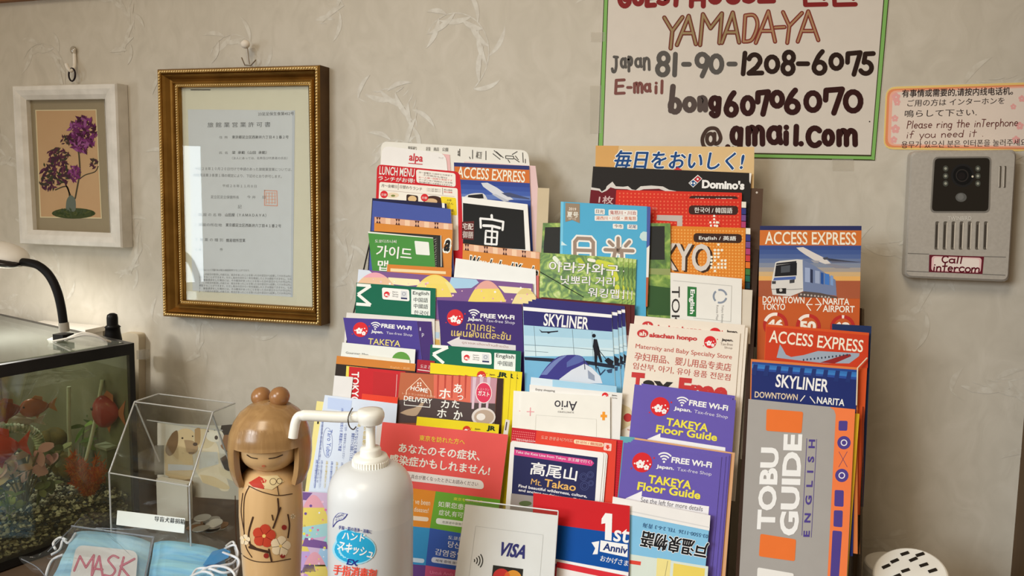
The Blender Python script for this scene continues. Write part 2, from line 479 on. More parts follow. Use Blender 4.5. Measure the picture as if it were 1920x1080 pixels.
wallpaper = noise_mat('wallpaper', [(0.25, (184, 177, 163)), (0.5, (191, 184, 170)), (0.75, (197, 190, 177))], 26, 0.6, 5, 1.5, 0.35, stretch=(1, 1, 0.7))
def pearl():
    m = bpy.data.materials.new('wallpaper_pearl'); nt, b = nodes_of(m)
    nz = nt.nodes.new('ShaderNodeTexNoise'); nz.inputs['Scale'].default_value = 90; nz.inputs['Detail'].default_value = 6
    cr = nt.nodes.new('ShaderNodeValToRGB'); cr.color_ramp.elements[0].color = (*rgb((188, 181, 167)), 1); cr.color_ramp.elements[1].color = (*rgb((200, 195, 183)), 1)
    cr.color_ramp.elements[0].position = 0.4; cr.color_ramp.elements[1].position = 0.62
    tc = nt.nodes.new('ShaderNodeTexCoord'); nt.links.new(tc.outputs['Object'], nz.inputs['Vector']); nt.links.new(nz.outputs[0], cr.inputs[0]); nt.links.new(cr.outputs[0], b.inputs['Base Color'])
    b.inputs['Roughness'].default_value = 0.45
    return m
PEARL = pearl()
XR = on_depth(1910, 900, 0).x                 # where the wall ends at the dark post
mb = MB()
mb.box(((-2.4+XR+0.02)/2, 0.05, 1.25), (XR+0.02+2.4, 0.1, 2.5), wallpaper)
# embossed vine scrolls of the wallpaper
def leaf(mb, x, z, ang, ln, wd, bend):
    pts_l, pts_r = [], []; yo = -rw.uniform(.0001, .0005)
    for i in range(8):
        t = i/7; a = ang+bend*t
        cx = x+ln*t*math.cos(ang+bend*t*0.5); cz = z+ln*t*math.sin(ang+bend*t*0.5)
        hw = wd*math.sin(math.pi*min(1, t*0.93+0.06))*0.5
        pts_l.append(Vector((cx-math.sin(a)*hw, yo, cz+math.cos(a)*hw))); pts_r.append(Vector((cx+math.sin(a)*hw, yo, cz-math.cos(a)*hw)))
    vs = pts_l+pts_r; mb.add(vs, [(i, i+1, i+9, i+8) for i in range(7)], PEARL)
rw = random.Random(3)
for gx in range(-9, 3):
    for gz in range(0, 6):
        cx = gx*0.2+(0.1 if gz % 2 else 0)+rw.uniform(-.02, .02); cz = 0.72+gz*0.19+rw.uniform(-.02, .02)
        if cx > XR-0.05 or cx < -1.9: continue
        fl = -1 if (gx+gz) % 2 else 1
        a = rw.uniform(0.4, 0.9); x, z = cx, cz
        for k in range(15):                    # a curling stem with leaves on both sides
            st = 0.013; a += fl*0.17*(1+k*0.05)
            leaf(mb, x, z, a*fl if fl < 0 else a, 0.017, 0.0016, 0.1)
            if k % 2: leaf(mb, x, z, (a+0.8*fl), 0.035+rw.uniform(0, .02), 0.008, -0.7*fl)
            elif k % 4 == 0: leaf(mb, x, z, (a-1.0*fl), 0.03+rw.uniform(0, .02), 0.007, 0.9*fl)
            x += st*math.cos(a); z += st*math.sin(a)
# seams between the paper strips
struct(mb.build('wall_back'))

darkwood = noise_mat('dark_post_wood', [(0.3, (66, 42, 6)), (0.7, (84, 56, 14))], 3, 0.5, 6, 1, 0.1, stretch=(14, 14, 0.6))
trimwood = noise_mat('rail_wood', [(0.3, (120, 78, 44)), (0.7, (142, 96, 58))], 4, 0.5, 6, 1, 0.05, stretch=(0.6, 14, 14))
mb = MB(); mb.box((XR+0.06, -0.005, 1.25), (0.12, 0.13, 2.5), darkwood); struct(mb.build('trim_right'))
zt = on_depth(60, 1.5, 0).z
mb = MB(); mb.box((-1.45, -0.006, zt+0.04), (1.55, 0.012, 0.08), trimwood); struct(mb.build('trim_top'))
mb = MB(); mb.box((-0.6, -1.4, -0.05), (3.9, 3.0, 0.1), noise_mat('floor_boards', [(0.3, (120, 92, 66)), (0.7, (146, 116, 84))], 3, 0.4, 5, 1, 0.05, stretch=(8, 0.6, 1))); struct(mb.build('floor'))
# the counter everything stands on
ctop = noise_mat('counter_laminate', [(0.3, (92, 76, 62)), (0.7, (104, 86, 70))], 8, 0.35, 4, 0.5, 0.02, stretch=(1, 6, 1))
cb = empty('counter', (-0.75, -0.3, 0), 'dark brown counter under the brochure racks, bottle and fish tank', 'counter')
def part(mb, name, root, org=None):
    return mb.build(name, root.location if org is None else org, root)
mb = MB(); mb.box((-0.78, -0.335, COUNTER-0.02), (2.02, 0.66, 0.04), ctop); part(mb, 'counter_top', cb)
mb = MB(); mb.box((-0.78, -0.315, (COUNTER-0.04)/2), (1.98, 0.58, COUNTER-0.04), ctop); part(mb, 'cabinet', cb)

# ------------------------------------------------------------------ small white picture frame
def frame_ring(mb, oq, iq, yo, yi, mat, steps=None):
    """moulding between an outer and an inner outline; steps: (t, protrusion) across the width"""
    steps = steps or [(0, 0.0), (0, yo), (1, yi), (1, yi-0.008)]
    O = [on_depth(x, y, -yo) for x, y in oq]; I = [on_depth(x, y, -yi) for x, y in iq]
    rings = []
    for t, pr in steps: rings.append([Vector((o.x+(i.x-o.x)*t, -pr, o.z+(i.z-o.z)*t)) for o, i in zip(O, I)])
    vs = [p for r_ in rings for p in r_]; n = len(O)
    fs = [(a*n+k, a*n+(k+1) % n, (a+1)*n+(k+1) % n, (a+1)*n+k) for a in range(len(rings)-1) for k in range(n)]
    mb.add(vs, fs, mat)
    return O, I
wframe = noise_mat('white_frame_paint', [(0.3, (206, 202, 194)), (0.7, (222, 218, 211))], 40, 0.5, 4, 0, 0.05)
o_q = [(24, 161), (218, 156), (229, 465), (38, 457)]; i_q = [(47, 187), (195, 185), (206, 437), (60, 431)]
pr = empty('picture_frame', on_depth(133, 461, -0.001), 'small white frame with a picture of a purple flowering bonsai', 'picture')
mb = MB(); frame_ring(mb, o_q, i_q, 0.024, 0.020, wframe, [(0, 0.0008), (0, 0.0225), (0.06, 0.0255), (0.35, 0.0265), (0.7, 0.0235), (1, 0.018), (1, 0.006)])
part(mb, 'frame', pr)
S = wall_sheet('mat_board', '', '', i_q, (140, 128, 104), 0.010, th=0.004)
S.q3 = S.q3
mb0 = S.parts
S.cur = None
S.poly([(66, 206), (181, 205), (191, 410), (75, 408)], (200, 186, 150), 1)
S.poly([(68, 208), (179, 207), (189, 408), (77, 406)], (176, 140, 98), 2, None, noise_mat('bonsai_backdrop', [(0.3, (172, 134, 92)), (0.7, (184, 152, 112))], 5))
rp = random.Random(5)
def blob(cx, cy, rx, ry, cols, n, sz, lay):
    for i in range(n):
        a = rp.uniform(0, 6.28); q = math.sqrt(rp.random()); x, y = cx+rx*q*math.cos(a), cy+ry*q*math.sin(a); th = rp.uniform(0, 6.28); l = sz*rp.uniform(.7, 1.3); wv = l*0.4
        S.poly([(x+l*math.cos(th), y+l*math.sin(th)), (x-wv*math.sin(th), y+wv*math.cos(th)), (x-l*math.cos(th), y-l*math.sin(th)), (x+wv*math.sin(th), y-wv*math.cos(th))], rp.choice(cols), lay+0.05*i, 'flowering_bonsai')
tr = (70, 62, 44)
for pts, wd in [([(131, 372), (127, 352), (119, 350), (104, 356)], 2.5), ([(141, 372), (147, 340), (150, 325), (148, 290), (145, 280)], 3), ([(150, 335), (160, 328), (178, 322), (184, 312)], 2), ([(133, 368), (120, 340), (105, 320)], 2.5)]:
    S.curve(pts, wd, tr, 3, 'flowering_bonsai')
S.poly(curve2([(123, 395), (125, 375), (133, 366), (141, 374), (142, 392), (138, 397)], 4), (92, 100, 90), 3.2, 'flowering_bonsai')
S.poly(circ(138, 400, 41, 10, 20), (58, 66, 34), 3.1, 'flowering_bonsai')
blob(138, 399, 36, 7, [(48, 60, 26), (72, 78, 38), (60, 70, 44)], 60, 4, 3.4)
blob(104, 325, 28, 30, [(66, 30, 50), (84, 38, 62), (52, 56, 34), (60, 36, 44)], 90, 6, 3.6)
blob(88, 342, 14, 13, [(70, 34, 56), (58, 50, 40)], 26, 5, 3.6)
blob(110, 290, 22, 12, [(78, 34, 54), (60, 52, 40)], 34, 5.5, 3.8)
blob(140, 325, 12, 16, [(108, 42, 96), (126, 58, 116), (88, 34, 76)], 34, 5.5, 4)
blob(155, 252, 26, 33, [(96, 34, 84), (114, 48, 104), (74, 26, 60), (136, 76, 126), (60, 24, 42)], 160, 6.5, 4)
blob(177, 306, 7, 10, [(70, 36, 50), (60, 52, 40)], 14, 5, 4)
blob(124, 262, 9, 10, [(70, 40, 50), (58, 52, 36)], 14, 5, 4)
for pn, b_ in list(S.parts.items()): b_.build(pn or 'mat_board', pr.location, pr)
# ring of the frame and its wall hook
mb = MB(); mb.tube(smooth_path([on_depth(x, y, -0.012) for x, y in circ(135, 140, 6, 12, 12)], 2, True)+[on_depth(141, 140, -0.012)], 0.0014, ink((34, 26, 30), 0.4)); part(mb, 'hanging_ring', pr)
hk = empty('wall_hook', on_depth(136, 110, 0), 'tiny white wall hook with a clear top above the small white frame', 'hook')
mb = MB(); mb.tube(smooth_path([on_depth(x, y, -d) for x, y, d in ((139, 92, .003), (140, 112, .004), (139, 126, .008), (133, 133, .014), (127, 127, .017), (124, 120, .017))], 5), 0.0028, ink((226, 220, 210), 0.35)); part(mb, 'hook', hk)
mb = MB(); c0 = on_depth(138, 94, -0.004); mb.ball(c0, (0.007, 0.004, 0.007), clear_mat('clear_hook', (0.85, 0.83, 0.8), 0.1)); part(mb, 'adhesive_pad', hk)

# ------------------------------------------------------------------ gold frame with the licence
gold = noise_mat('antique_gold', [(0.3, (126, 92, 40)), (0.7, (150, 112, 54))], 30, 0.38, 4, 0, 0.06)
nt, b = nodes_of(gold); b.inputs['Metallic'].default_value = 0.85
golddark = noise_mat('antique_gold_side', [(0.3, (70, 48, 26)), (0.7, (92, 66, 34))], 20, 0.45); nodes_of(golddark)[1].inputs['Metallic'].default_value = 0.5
goldbead = noise_mat('gold_bead', [(0.3, (198, 168, 112)), (0.7, (216, 188, 132))], 30, 0.3); nodes_of(goldbead)[1].inputs['Metallic'].default_value = 0.7
o_q = [(296, 130), (600, 122), (602, 611), (307, 593)]; i_q = [(333, 164), (578, 160), (585.5, 577), (342.5, 563)]
gf = empty('certificate_frame', on_depth(460, 603, -0.001), 'large gold beaded frame holding a printed licence behind glass', 'picture')
mb = MB()
O, I = frame_ring(mb, o_q, i_q, 0.026, 0.022, gold, [(0, 0.026), (0.08, 0.030), (0.24, 0.030), (0.28, 0.027), (0.33, 0.030), (0.42, 0.027), (0.55, 0.021), (0.66, 0.019), (0.70, 0.023), (0.78, 0.024), (0.80, 0.021), (0.97, 0.021), (1, 0.019), (1, 0.010)])
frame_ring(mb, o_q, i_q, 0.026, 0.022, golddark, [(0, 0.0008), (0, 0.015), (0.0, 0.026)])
def beads(t, pr, n_long, n_short, rx):
    c = [Vector((o.x+(i.x-o.x)*t, -pr, o.z+(i.z-o.z)*t)) for o, i in zip(O, I)]
    for k in range(4):
        a, b_ = c[k], c[(k+1) % 4]; n = n_short if k % 2 == 0 else n_long
        d = (b_-a).normalized(); q = Matrix.Rotation(0.55, 4, 'Y').to_3x3()
        for j in range(n):
            p = a+(b_-a)*((j+0.5)/n)
            mb.ball(p, (rx*1.25 if k % 2 == 0 else rx, rx*0.8, rx*1.25 if k % 2 else rx), goldbead, 7, 5)
beads(0.16, 0.030, 84, 62, 0.0021); beads(0.885, 0.021, 86, 60, 0.0016)
part(mb, 'frame', gf)
S = wall_sheet('mount', '', '', i_q, (222, 216, 196), 0.013, th=0.003)
S.cur = 'certificate'
S.poly([(352, 205), (553, 207), (549, 557), (361, 545)], (212, 214, 218), 1)
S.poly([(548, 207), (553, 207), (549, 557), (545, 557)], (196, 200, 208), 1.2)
g1, g2 = (118, 120, 124), (70, 72, 76)
def cl(t, x0, y0, x1, y1, h, c, b=0.0): S.text(t, (x0, y0), (x1, y1), h, c, b, 0, 2, 'certificate_print')
cl('23足足保生食第452号', 484, 217, 551, 216, 6.5, g2)
cl('旅 館 業 営 業 許 可 書', 389, 239, 507, 238, 9.5, g1, .02)
cl('住  所', 411, 260, 427, 260, 5, g1); cl('東京都足立区西新井六丁目４１番２号', 435, 260, 541, 260, 6, g2, .01)
cl('氏  名', 411, 289, 427, 289, 5, g1); cl('梁  承範（山田  承範）', 435, 289, 500, 289, 6, g2, .01)
cl('（法人にあっては、名称及び代表者の氏名）', 435, 299, 539, 299, 5, g1)
cl('平成２８年１０月２０日付けで申請のあった旅館業営業については、', 366, 319, 547, 321, 6, g1)
cl('旅館業法第３条第１項の規定により、下記のとおり許可します。', 362, 331, 528, 334, 6, g1)
cl('平成２８年１１月８日', 417, 351, 481, 352, 5.5, g1)
cl('足立区足立保健所長', 395, 372, 448, 373, 6, g1); cl('印', 492, 373, 498, 373, 6, g1); cl('今 井', 463, 372, 479, 373, 6, g1)
cl('記', 446, 391, 453, 391, 7, g1)
cl('１ 施 設 の 名 称', 364, 405, 415, 406, 6, g1); cl('山田屋（ＹＡＭＡＤＡＹＡ）', 422, 406, 499, 407, 6.5, g2, .01)
cl('２ 施設の所在地', 364, 424, 416, 425, 6, g1); cl('東京都足立区西新井六丁目４１番２号', 423, 425, 527, 427, 6.5, g2, .01)
cl('３ 営 業 の 種 別', 366, 452, 418, 453, 6, g1); cl('簡易宿所営業', 424, 454, 460, 454, 6.5, g2, .01)
cl('４ 条', 366, 471, 378, 471, 6, g1); cl('件', 412, 471, 418, 471, 6, g1)
cl('この処分について不服がある場合は審査請求をすることができます。', 372, 508, 468, 509, 4, g1)
for k in range(7):
    cl(['１　この処分の取消しの訴えは、処分があったことを知った日の翌日から起算して六か月以内に', '提起することができます。ただし処分の日から一年を経過したときは提起できません。なお', '２　審査請求をした場合には、その裁決があったことを知った日の翌日から六か月以内に'][k % 3], 373, 516+k*5.3, 547, 520+k*5.4, 4.2, g1)
S.stroke([(496, 357), (519, 358), (520, 386), (496, 385), (496, 357)], 1.6, (222, 158, 138), 2, 'red_seal')
for k in range(4):
    S.stroke([(499+k*5.5, 361), (499+k*5.5, 382)], 1.5, (226, 172, 152), 2, 'red_seal'); S.stroke([(499, 362+k*6), (517, 362+k*6)], 1.2, (226, 172, 152), 2.2, 'red_seal')
S.stroke([(358, 168.5), (394, 168.5)], 1.6, (60, 56, 50), 1.5, None)
for pn, b_ in list(S.parts.items()): b_.build(pn or 'mount', gf.location, gf)
mb = MB(); q = [on_depth(x, y, -0.0165) for x, y in i_q]; mb.slab(q, Vector((0, 0.0015, 0)), clear_mat('picture_glass', (0.96, 0.975, 0.97), 0.045, 0.01)); part(mb, 'glass', gf)
mb = MB(); mb.tube([on_depth(453, 108, -0.012), on_depth(459, 122, -0.014), on_depth(470, 123, -0.014), on_depth(480, 112, -0.010)], 0.0009, ink((120, 104, 84), .4, .5, .6)); part(mb, 'hanging_wire', gf)
pp = empty('push_pin', on_depth(460, 84, 0), 'white headed pin in the wall above the gold frame', 'pin')
mb = MB(); mb.ball(on_depth(460, 83, -0.018), (0.0075, 0.006, 0.0065), ink((222, 214, 202), 0.4)); part(mb, 'pin_head', pp)
mb = MB(); mb.tube([on_depth(463, 88, -0.016), on_depth(467, 121, -0.012)], 0.0014, ink((176, 168, 156), .35, .5, .7)); part(mb, 'hook_wire', pp)

# ------------------------------------------------------------------ hand-lettered sign
S = wall_sheet('hand_lettered_sign', 'large white sign with green border and hand written phone number and email address', 'sign',
               [(1134.5, -70), (1674, -70), (1642, 301), (1120, 292)], (208, 200, 190), 0.0006, th=0.0005)
dk, mid, rd = (44, 28, 22), (88, 84, 80), (128, 36, 36)  # mid is the dark ink with glare painted in, for the left half
gr, ol = (126, 176, 96), (62, 60, 34)
S.cur = 'border'
S.poly([(1134.5, -70), (1143, -70), (1130.5, 290), (1120.5, 291)], ol, 0.5); S.poly([(1136, -70), (1141.5, -70), (1129.4, 290), (1122, 291)], gr, 1)
S.poly([(1662, -70), (1673, -70), (1641, 300), (1632, 299)], ol, 0.5); S.poly([(1664, -70), (1671, -70), (1639.5, 300), (1633.5, 299)], gr, 1)
S.poly([(1121, 281.5), (1640, 290.5), (1641, 301), (1121, 291.5)], ol, 0.6); S.poly([(1121, 284), (1640, 293.5), (1640, 299), (1121, 289.5)], gr, 1.1)
S.cur = None
for ch, bx in zip('GUESTHOUSE', [(1157, -20, 1185, 16), (1184, -20, 1209, 12), (1208, -22, 1232, 15), (1230, -22, 1257, 11), (1254, -20, 1284, 14), (1290, -20, 1326, 16), (1326, -22, 1355, 9), (1359, -22, 1390, 9), (1391, -22, 1418, 7), (1419, -22, 1455, 7)]):
    hand_box(S, ch, bx, 9.5, rd)
for x in (1509, 1564):
    S.stroke([(x, -8), (x+1, 9), (x+40, 8)], 8.5, rd, 1, 'lettering'); S.stroke(circ(x+14, -24, 9)+[(x+23, -24)], 7, rd, 1, 'lettering'); S.stroke([(x+36, -40), (x+36, -2)], 7, rd, 1, 'lettering')
def yy(pts, cx=0, k=6.353): return [(cx+x/k, y/k) for x, y in pts]
for kk_, st in enumerate([[(925, 210), (1020, 370)], [(1140, 205), (1020, 370), (1000, 575)], [(1215, 190), (1075, 535)], [(1215, 190), (1300, 525)], [(1140, 395), (1270, 395)], [(1350, 535), (1385, 170), (1475, 335), (1610, 160), (1580, 512)], [(1740, 150), (1610, 510)], [(1740, 150), (1815, 505)], [(1660, 385), (1790, 385)]]):
    P = yy(st, 1100); S.stroke(P, 8.5, (112, 52, 40), 1+.3*(kk_ % 3), 'lettering'); S.stroke(P, 4, (150, 128, 92), 3+.3*(kk_ % 3), 'lettering')
for kk_, st in enumerate([[(110, 190), (90, 495)], curve2([(110, 185), (215, 185), (255, 300), (190, 470), (92, 495)]), [(385, 135), (235, 510)], [(385, 135), (465, 495)], [(310, 368), (425, 368)], [(465, 328), (578, 322)], [(560, 145), (635, 310)], [(785, 155), (635, 310), (610, 510)], [(860, 135), (735, 495)], [(860, 135), (980, 478)], [(800, 368), (915, 368)]]):
    P = yy(st, 1380); S.stroke(P, 8, (124, 48, 38), 1+.3*(kk_ % 3), 'lettering'); S.stroke(P, 3.6, (166, 128, 96), 3+.3*(kk_ % 3), 'lettering')
for ch, bx in zip('Japan', [(1145, 104, 1161, 137), (1162, 107, 1176, 129), (1175, 104, 1188, 136), (1189, 107, 1205, 128), (1204, 106, 1221, 133)]): hand_box(S, ch, bx, 5.2, mid)
for ch, bx, c in [('8', (1228, 95, 1258, 145), mid), ('1', (1259, 97, 1272, 145), mid), ('-', (1277, 116, 1297, 125), mid), ('9', (1302, 97, 1333, 147), mid), ('0', (1328, 100, 1358, 140), mid), ('-', (1362, 116, 1383, 124), mid),
                  ('1', (1386, 95, 1404, 143), dk), ('2', (1399, 98, 1433, 143), dk), ('0', (1432, 102, 1463, 139), dk), ('8', (1463, 93, 1493, 143), dk), ('-', (1492, 115, 1519, 124), dk), ('6', (1521, 92, 1552, 142), dk), ('0', (1553, 98, 1583, 133), dk), ('7', (1584, 94, 1618, 144), dk), ('5', (1607, 95, 1642, 143), dk)]:
    hand_box(S, ch, bx, 9, c, 1+.3*(int(bx[0]) % 3))
for ch, bx in zip('E-mail', [(1151, 147, 1173, 178), (1174, 161, 1186, 167), (1186, 153, 1207, 176), (1206, 155, 1222, 174), (1225, 152, 1235, 177), (1237, 149, 1245, 177)]): hand_box(S, ch, bx, 5.5, (122, 76, 70))
b1, b2 = (84, 72, 68), (52, 24, 22)  # first letters greyed too, glare put into their ink colour
for ch, bx, c in [('b', (1251, 157, 1280, 215), b1), ('o', (1279, 180, 1307, 212), b1), ('n', (1306, 178, 1329, 211), b1), ('g', (1327, 178, 1355, 222), b2), ('6', (1356, 169, 1386, 221), b2), ('0', (1387, 178, 1417, 218), b2), ('7', (1415, 167, 1446, 219), b2), ('0', (1442, 168, 1472, 204), b2), ('6', (1469, 164, 1502, 216), b2), ('0', (1506, 169, 1542, 212), b2), ('7', (1542, 162, 1585, 217), b2), ('0', (1580, 167, 1619, 213), b2),
                  ('@', (1313, 237, 1355, 284), (70, 52, 44)), ('.', (1360, 271, 1369, 280), b2), ('g', (1367, 235, 1396, 290), b2), ('m', (1396, 234, 1436, 275), b2), ('a', (1436, 234, 1469, 273), b2), ('i', (1467, 232, 1481, 274), b2), ('l', (1485, 232, 1500, 275), b2), ('.', (1498, 264, 1506, 275), b2), ('c', (1510, 235, 1543, 278), b2), ('o', (1540, 241, 1566, 275), b2), ('m', (1566, 240, 1610, 276), b2)]:
    hand_box(S, ch, bx, 10.5 if ch != '@' else 7, c, 1+.3*(int(bx[0]) % 3))
S.circle(1630.5, 228, 1.3, (50, 44, 40), 1)
sg = S.done()
tape = clear_mat('clear_tape', (0.97, 0.965, 0.95), 0.006, 0.45, 0.10, (0.8, 0.76, 0.7))
for k, (x0, y0, x1, y1) in enumerate([(1107, 60, 1135, 78), (1105, 160, 1128, 250), (1560, 298, 1600, 320)]):
    mb = MB(); q = [on_depth(x, y, -0.0014-k*0.0001) for x, y in ((x0, y0), (x1, y0), (x1, y1), (x0, y1))]; mb.slab(q, Vector((0, 0.00015, 0)), tape); mb.build('tape', sg.location, sg)

# ------------------------------------------------------------------ interphone note
S = wall_sheet('handwritten_note', 'small pink bordered note in four languages asking to ring the interphone', 'note',
               [(1661, 163), (1940, 154), (1934, 284), (1656, 280)], (226, 196, 122), 0.0008, th=0.0006, r=-0.012)
S.poly(rounded([(1664, 167), (1940, 158), (1934, 280), (1659, 276)], 14), (222, 140, 96), 0.3, None)
S.poly(rounded([(1668, 170), (1940, 161), (1934, 277), (1664, 273)], 14), (230, 172, 152), 0.6, None)
S.poly(rounded([(1674, 173), (1940, 164), (1934, 274), (1670, 270)], 12), (220, 206, 194), 0.9, None)
def sakura(S, x, y, r, c, lay, part):
    for k in range(5):
        a = R(72*k-90); S.poly(circ(x+r*.55*math.cos(a), y+r*.55*math.sin(a), r*.42, r*.42, 8), c, lay+.08*k, part)
for x, y, r in [(1680, 182, 9), (1682, 192, 7), (1678, 222, 7), (1679, 242, 9), (1676, 262, 7), (1905, 262, 8), (1912, 236, 8), (1900, 200, 6), (1916, 185, 7)]: sakura(S, x, y, r, (224, 164, 160), 1.3, 'blossoms')
bk = (48, 36, 34); pu = (96, 44, 40)
S.text('有事情或需要的,请按内线电话机。', (1691, 183), (1899, 178), 15, bk, .03, .08)
S.text('ご用の方は インターホンを', (1701, 200), (1883, 195), 13, bk, .008, .1)
S.text('鳴らして下さい.', (1696, 220), (1831, 217), 13.5, bk, .01, .1)
hand_line(S, 'Please ring the inTerphone', (1700, 241), (1910, 236), 14, 1.5, pu, 2)
hand_line(S, 'if you need it .', (1699, 259), (1846, 256), 13, 1.4, pu, 2)
S.text('용무가 있으신 분은 인터폰을 눌러주세요', (1690, 278), (1925, 273), 13, (70, 52, 46), .012, .05)
S.done()

# ------------------------------------------------------------------ intercom
silver = noise_mat('brushed_silver_plastic', [(0.3, (170, 165, 157)), (0.7, (178, 173, 165))], 300, 0.42, 2, 0, 0.02, spec=0.6); nodes_of(silver)[1].inputs['Metallic'].default_value = 0.2
ic = empty('intercom', on_depth(1795, 525, -0.001), 'silver intercom unit with black camera window and speaker slots', 'intercom')
q = rounded([(1708, 285), (1906, 282), (1891, 528), (1696, 520)], 11)
mb = MB(); fr = [on_depth(x, y, -0.024) for x, y in q]
cx = sum((p for p in fr), Vector())/len(fr)
rings = [[Vector((cx.x+(p.x-cx.x)*k, -d, cx.z+(p.z-cx.z)*k)) for p in fr] for k, d in ((1.0, 0.001), (1.015, 0.006), (1.015, 0.018), (1.0, 0.0235), (0.97, 0.0255))]
n = len(fr); vs = [p for r_ in rings for p in r_]
mb.add(vs, [(a*n+k, a*n+(k+1) % n, (a+1)*n+(k+1) % n, (a+1)*n+k) for a in range(4) for k in range(n)]+[tuple(range(4*n, 5*n))], silver); part(mb, 'housing', ic)
S = wall_sheet('x', '', '', [(1720, 290), (1895, 287), (1880, 520), (1708, 512)], (150, 146, 140), 0.0257, th=0.0004, mat=silver)
S.cur = 'camera_window'
blk = ink((16, 15, 15), 0.12, 0.6)
S.poly(rounded([(1750, 294), (1859, 293), (1856, 399), (1744, 399)], 10), (120, 116, 110), 0.2, 'window_bezel')
S.poly(rounded([(1753, 297), (1856, 296), (1853, 396), (1747, 396)], 8), (16, 15, 15), 0.8, mat=blk)
S.circle(1805, 329, 22, (34, 33, 33), 1.2, 'lens'); S.circle(1805, 329, 18, (20, 20, 20), 1.6, 'lens'); S.ring(1804, 329, 11, 2, (48, 44, 42), 2, 'lens'); S.circle(1803, 330, 7, (30, 26, 26), 2.2, 'lens')
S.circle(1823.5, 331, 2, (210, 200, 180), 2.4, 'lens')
for x0, x1 in ((1773, 1771.5), (1833.5, 1832.5)):
    for y in (316, 330, 344): S.circle(x0, y, 5.2, (70, 72, 66), 1.2, 'infrared_lamp', ry=5.8); S.circle(x0, y, 2.6, (150, 152, 140), 1.6, 'infrared_lamp')
S.circle(1802, 370, 10.5, (92, 92, 90), 1.4, 'motion_sensor', ry=8.5); S.circle(1801, 369, 6, (108, 108, 106), 1.7, 'motion_sensor')
S.text('TWINBIRD', (1777.6, 413), (1821.5, 413), 7.2, (196, 192, 184), .03, 0, 2, 'maker_mark')
for k in range(7):
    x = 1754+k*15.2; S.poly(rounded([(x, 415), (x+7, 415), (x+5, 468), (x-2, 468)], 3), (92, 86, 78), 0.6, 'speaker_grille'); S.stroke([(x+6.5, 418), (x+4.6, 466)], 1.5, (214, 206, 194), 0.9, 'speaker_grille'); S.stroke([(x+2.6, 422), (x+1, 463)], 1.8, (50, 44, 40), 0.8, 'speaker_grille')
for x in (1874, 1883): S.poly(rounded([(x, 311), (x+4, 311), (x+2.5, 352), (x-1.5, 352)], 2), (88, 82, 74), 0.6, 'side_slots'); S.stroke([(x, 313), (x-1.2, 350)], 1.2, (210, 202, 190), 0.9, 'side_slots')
S.stroke([(1702, 475), (1742, 476.5)], 1, (96, 92, 86), 0.5, 'seam', False); S.stroke([(1845, 481), (1886, 482)], 1, (96, 92, 86), 0.5, 'seam', False)
S.stroke([(1700, 508), (1742, 510)], 1, (96, 92, 86), 0.5, 'seam', False); S.stroke([(1842, 514), (1885, 516)], 1, (96, 92, 86), 0.5, 'seam', False)
S.cur = 'call_label'
S.poly([(1742.4, 477.6), (1845, 481), (1842, 514), (1741.5, 510)], (98, 30, 42), 0.8); S.poly(rounded([(1747, 480), (1841, 483.5), (1838.5, 511.5), (1746, 508)], 6), (222, 186, 186), 1.1); S.poly(rounded([(1751, 482), (1837, 485.5), (1835, 509), (1750, 506)], 6), (226, 214, 206), 1.3)
hand_line(S, 'Call', (1766, 492), (1806, 494), 12, 2.6, (92, 20, 34), 2.4, 'call_label')
hand_line(S, 'intercom', (1749, 508), (1838, 511), 15, 2.6, (92, 20, 34), 2.4, 'call_label')
S.parts.pop(None)
for pn, b_ in list(S.parts.items()): b_.build(pn, ic.location, ic)
# ------------------------------------------------------------------ brochure racks
def RP(x, y, mm): return on_plane(x, y, P0+NRM*(mm/1000.0), NRM)
washi = noise_mat('washi_paper', [(0.2, (128, 100, 150)), (0.4, (222, 196, 120)), (0.55, (214, 156, 178)), (0.7, (168, 196, 220)), (0.85, (232, 222, 196))], 42, 0.5, 2, 1.2, kind='voronoi')
rk = empty('brochure_rack', (-0.13, -0.2, COUNTER), 'wide tiered brochure rack covered in pastel patterned paper, filled with leaflets', 'rack')
acr = ACRYL(); brown = ink((58, 40, 30), 0.45)
xa, xb = RP(640, 700, 40).x, RP(1392, 700, 40).x
def rack_board(root, name, x0, x1, z0, z1, mm, th, mat):
    mb = MB()
    def P(x, z, m_):
        y = P0.y+(math.sin(TAU)*(z-ZC)-m_/1000.0)/math.cos(TAU); return Vector((x, y, z))
    q = [P(x0, z1, mm), P(x1, z1, mm), P(x1, z0, mm), P(x0, z0, mm)]
    mb.slab(q, -NRM*th, mat); return part(mb, name, root)
rack_board(rk, 'back_board', xa+0.01, xb-0.005, COUNTER+0.004, ZC-0.09, -1.5, 0.003, ink((150, 138, 120)))
for k, (mm, zz) in enumerate([(11.5, -.21), (26, -.30), (43, -.40), (57.5, -.455), (73, -.51)]):
    rack_board(rk, 'tier_front', xa+0.012, xb-0.006, COUNTER+0.003, ZC+zz+0.004, mm+0.3 if k else 11.7, 0.0006, ink((170, 150, 160)))
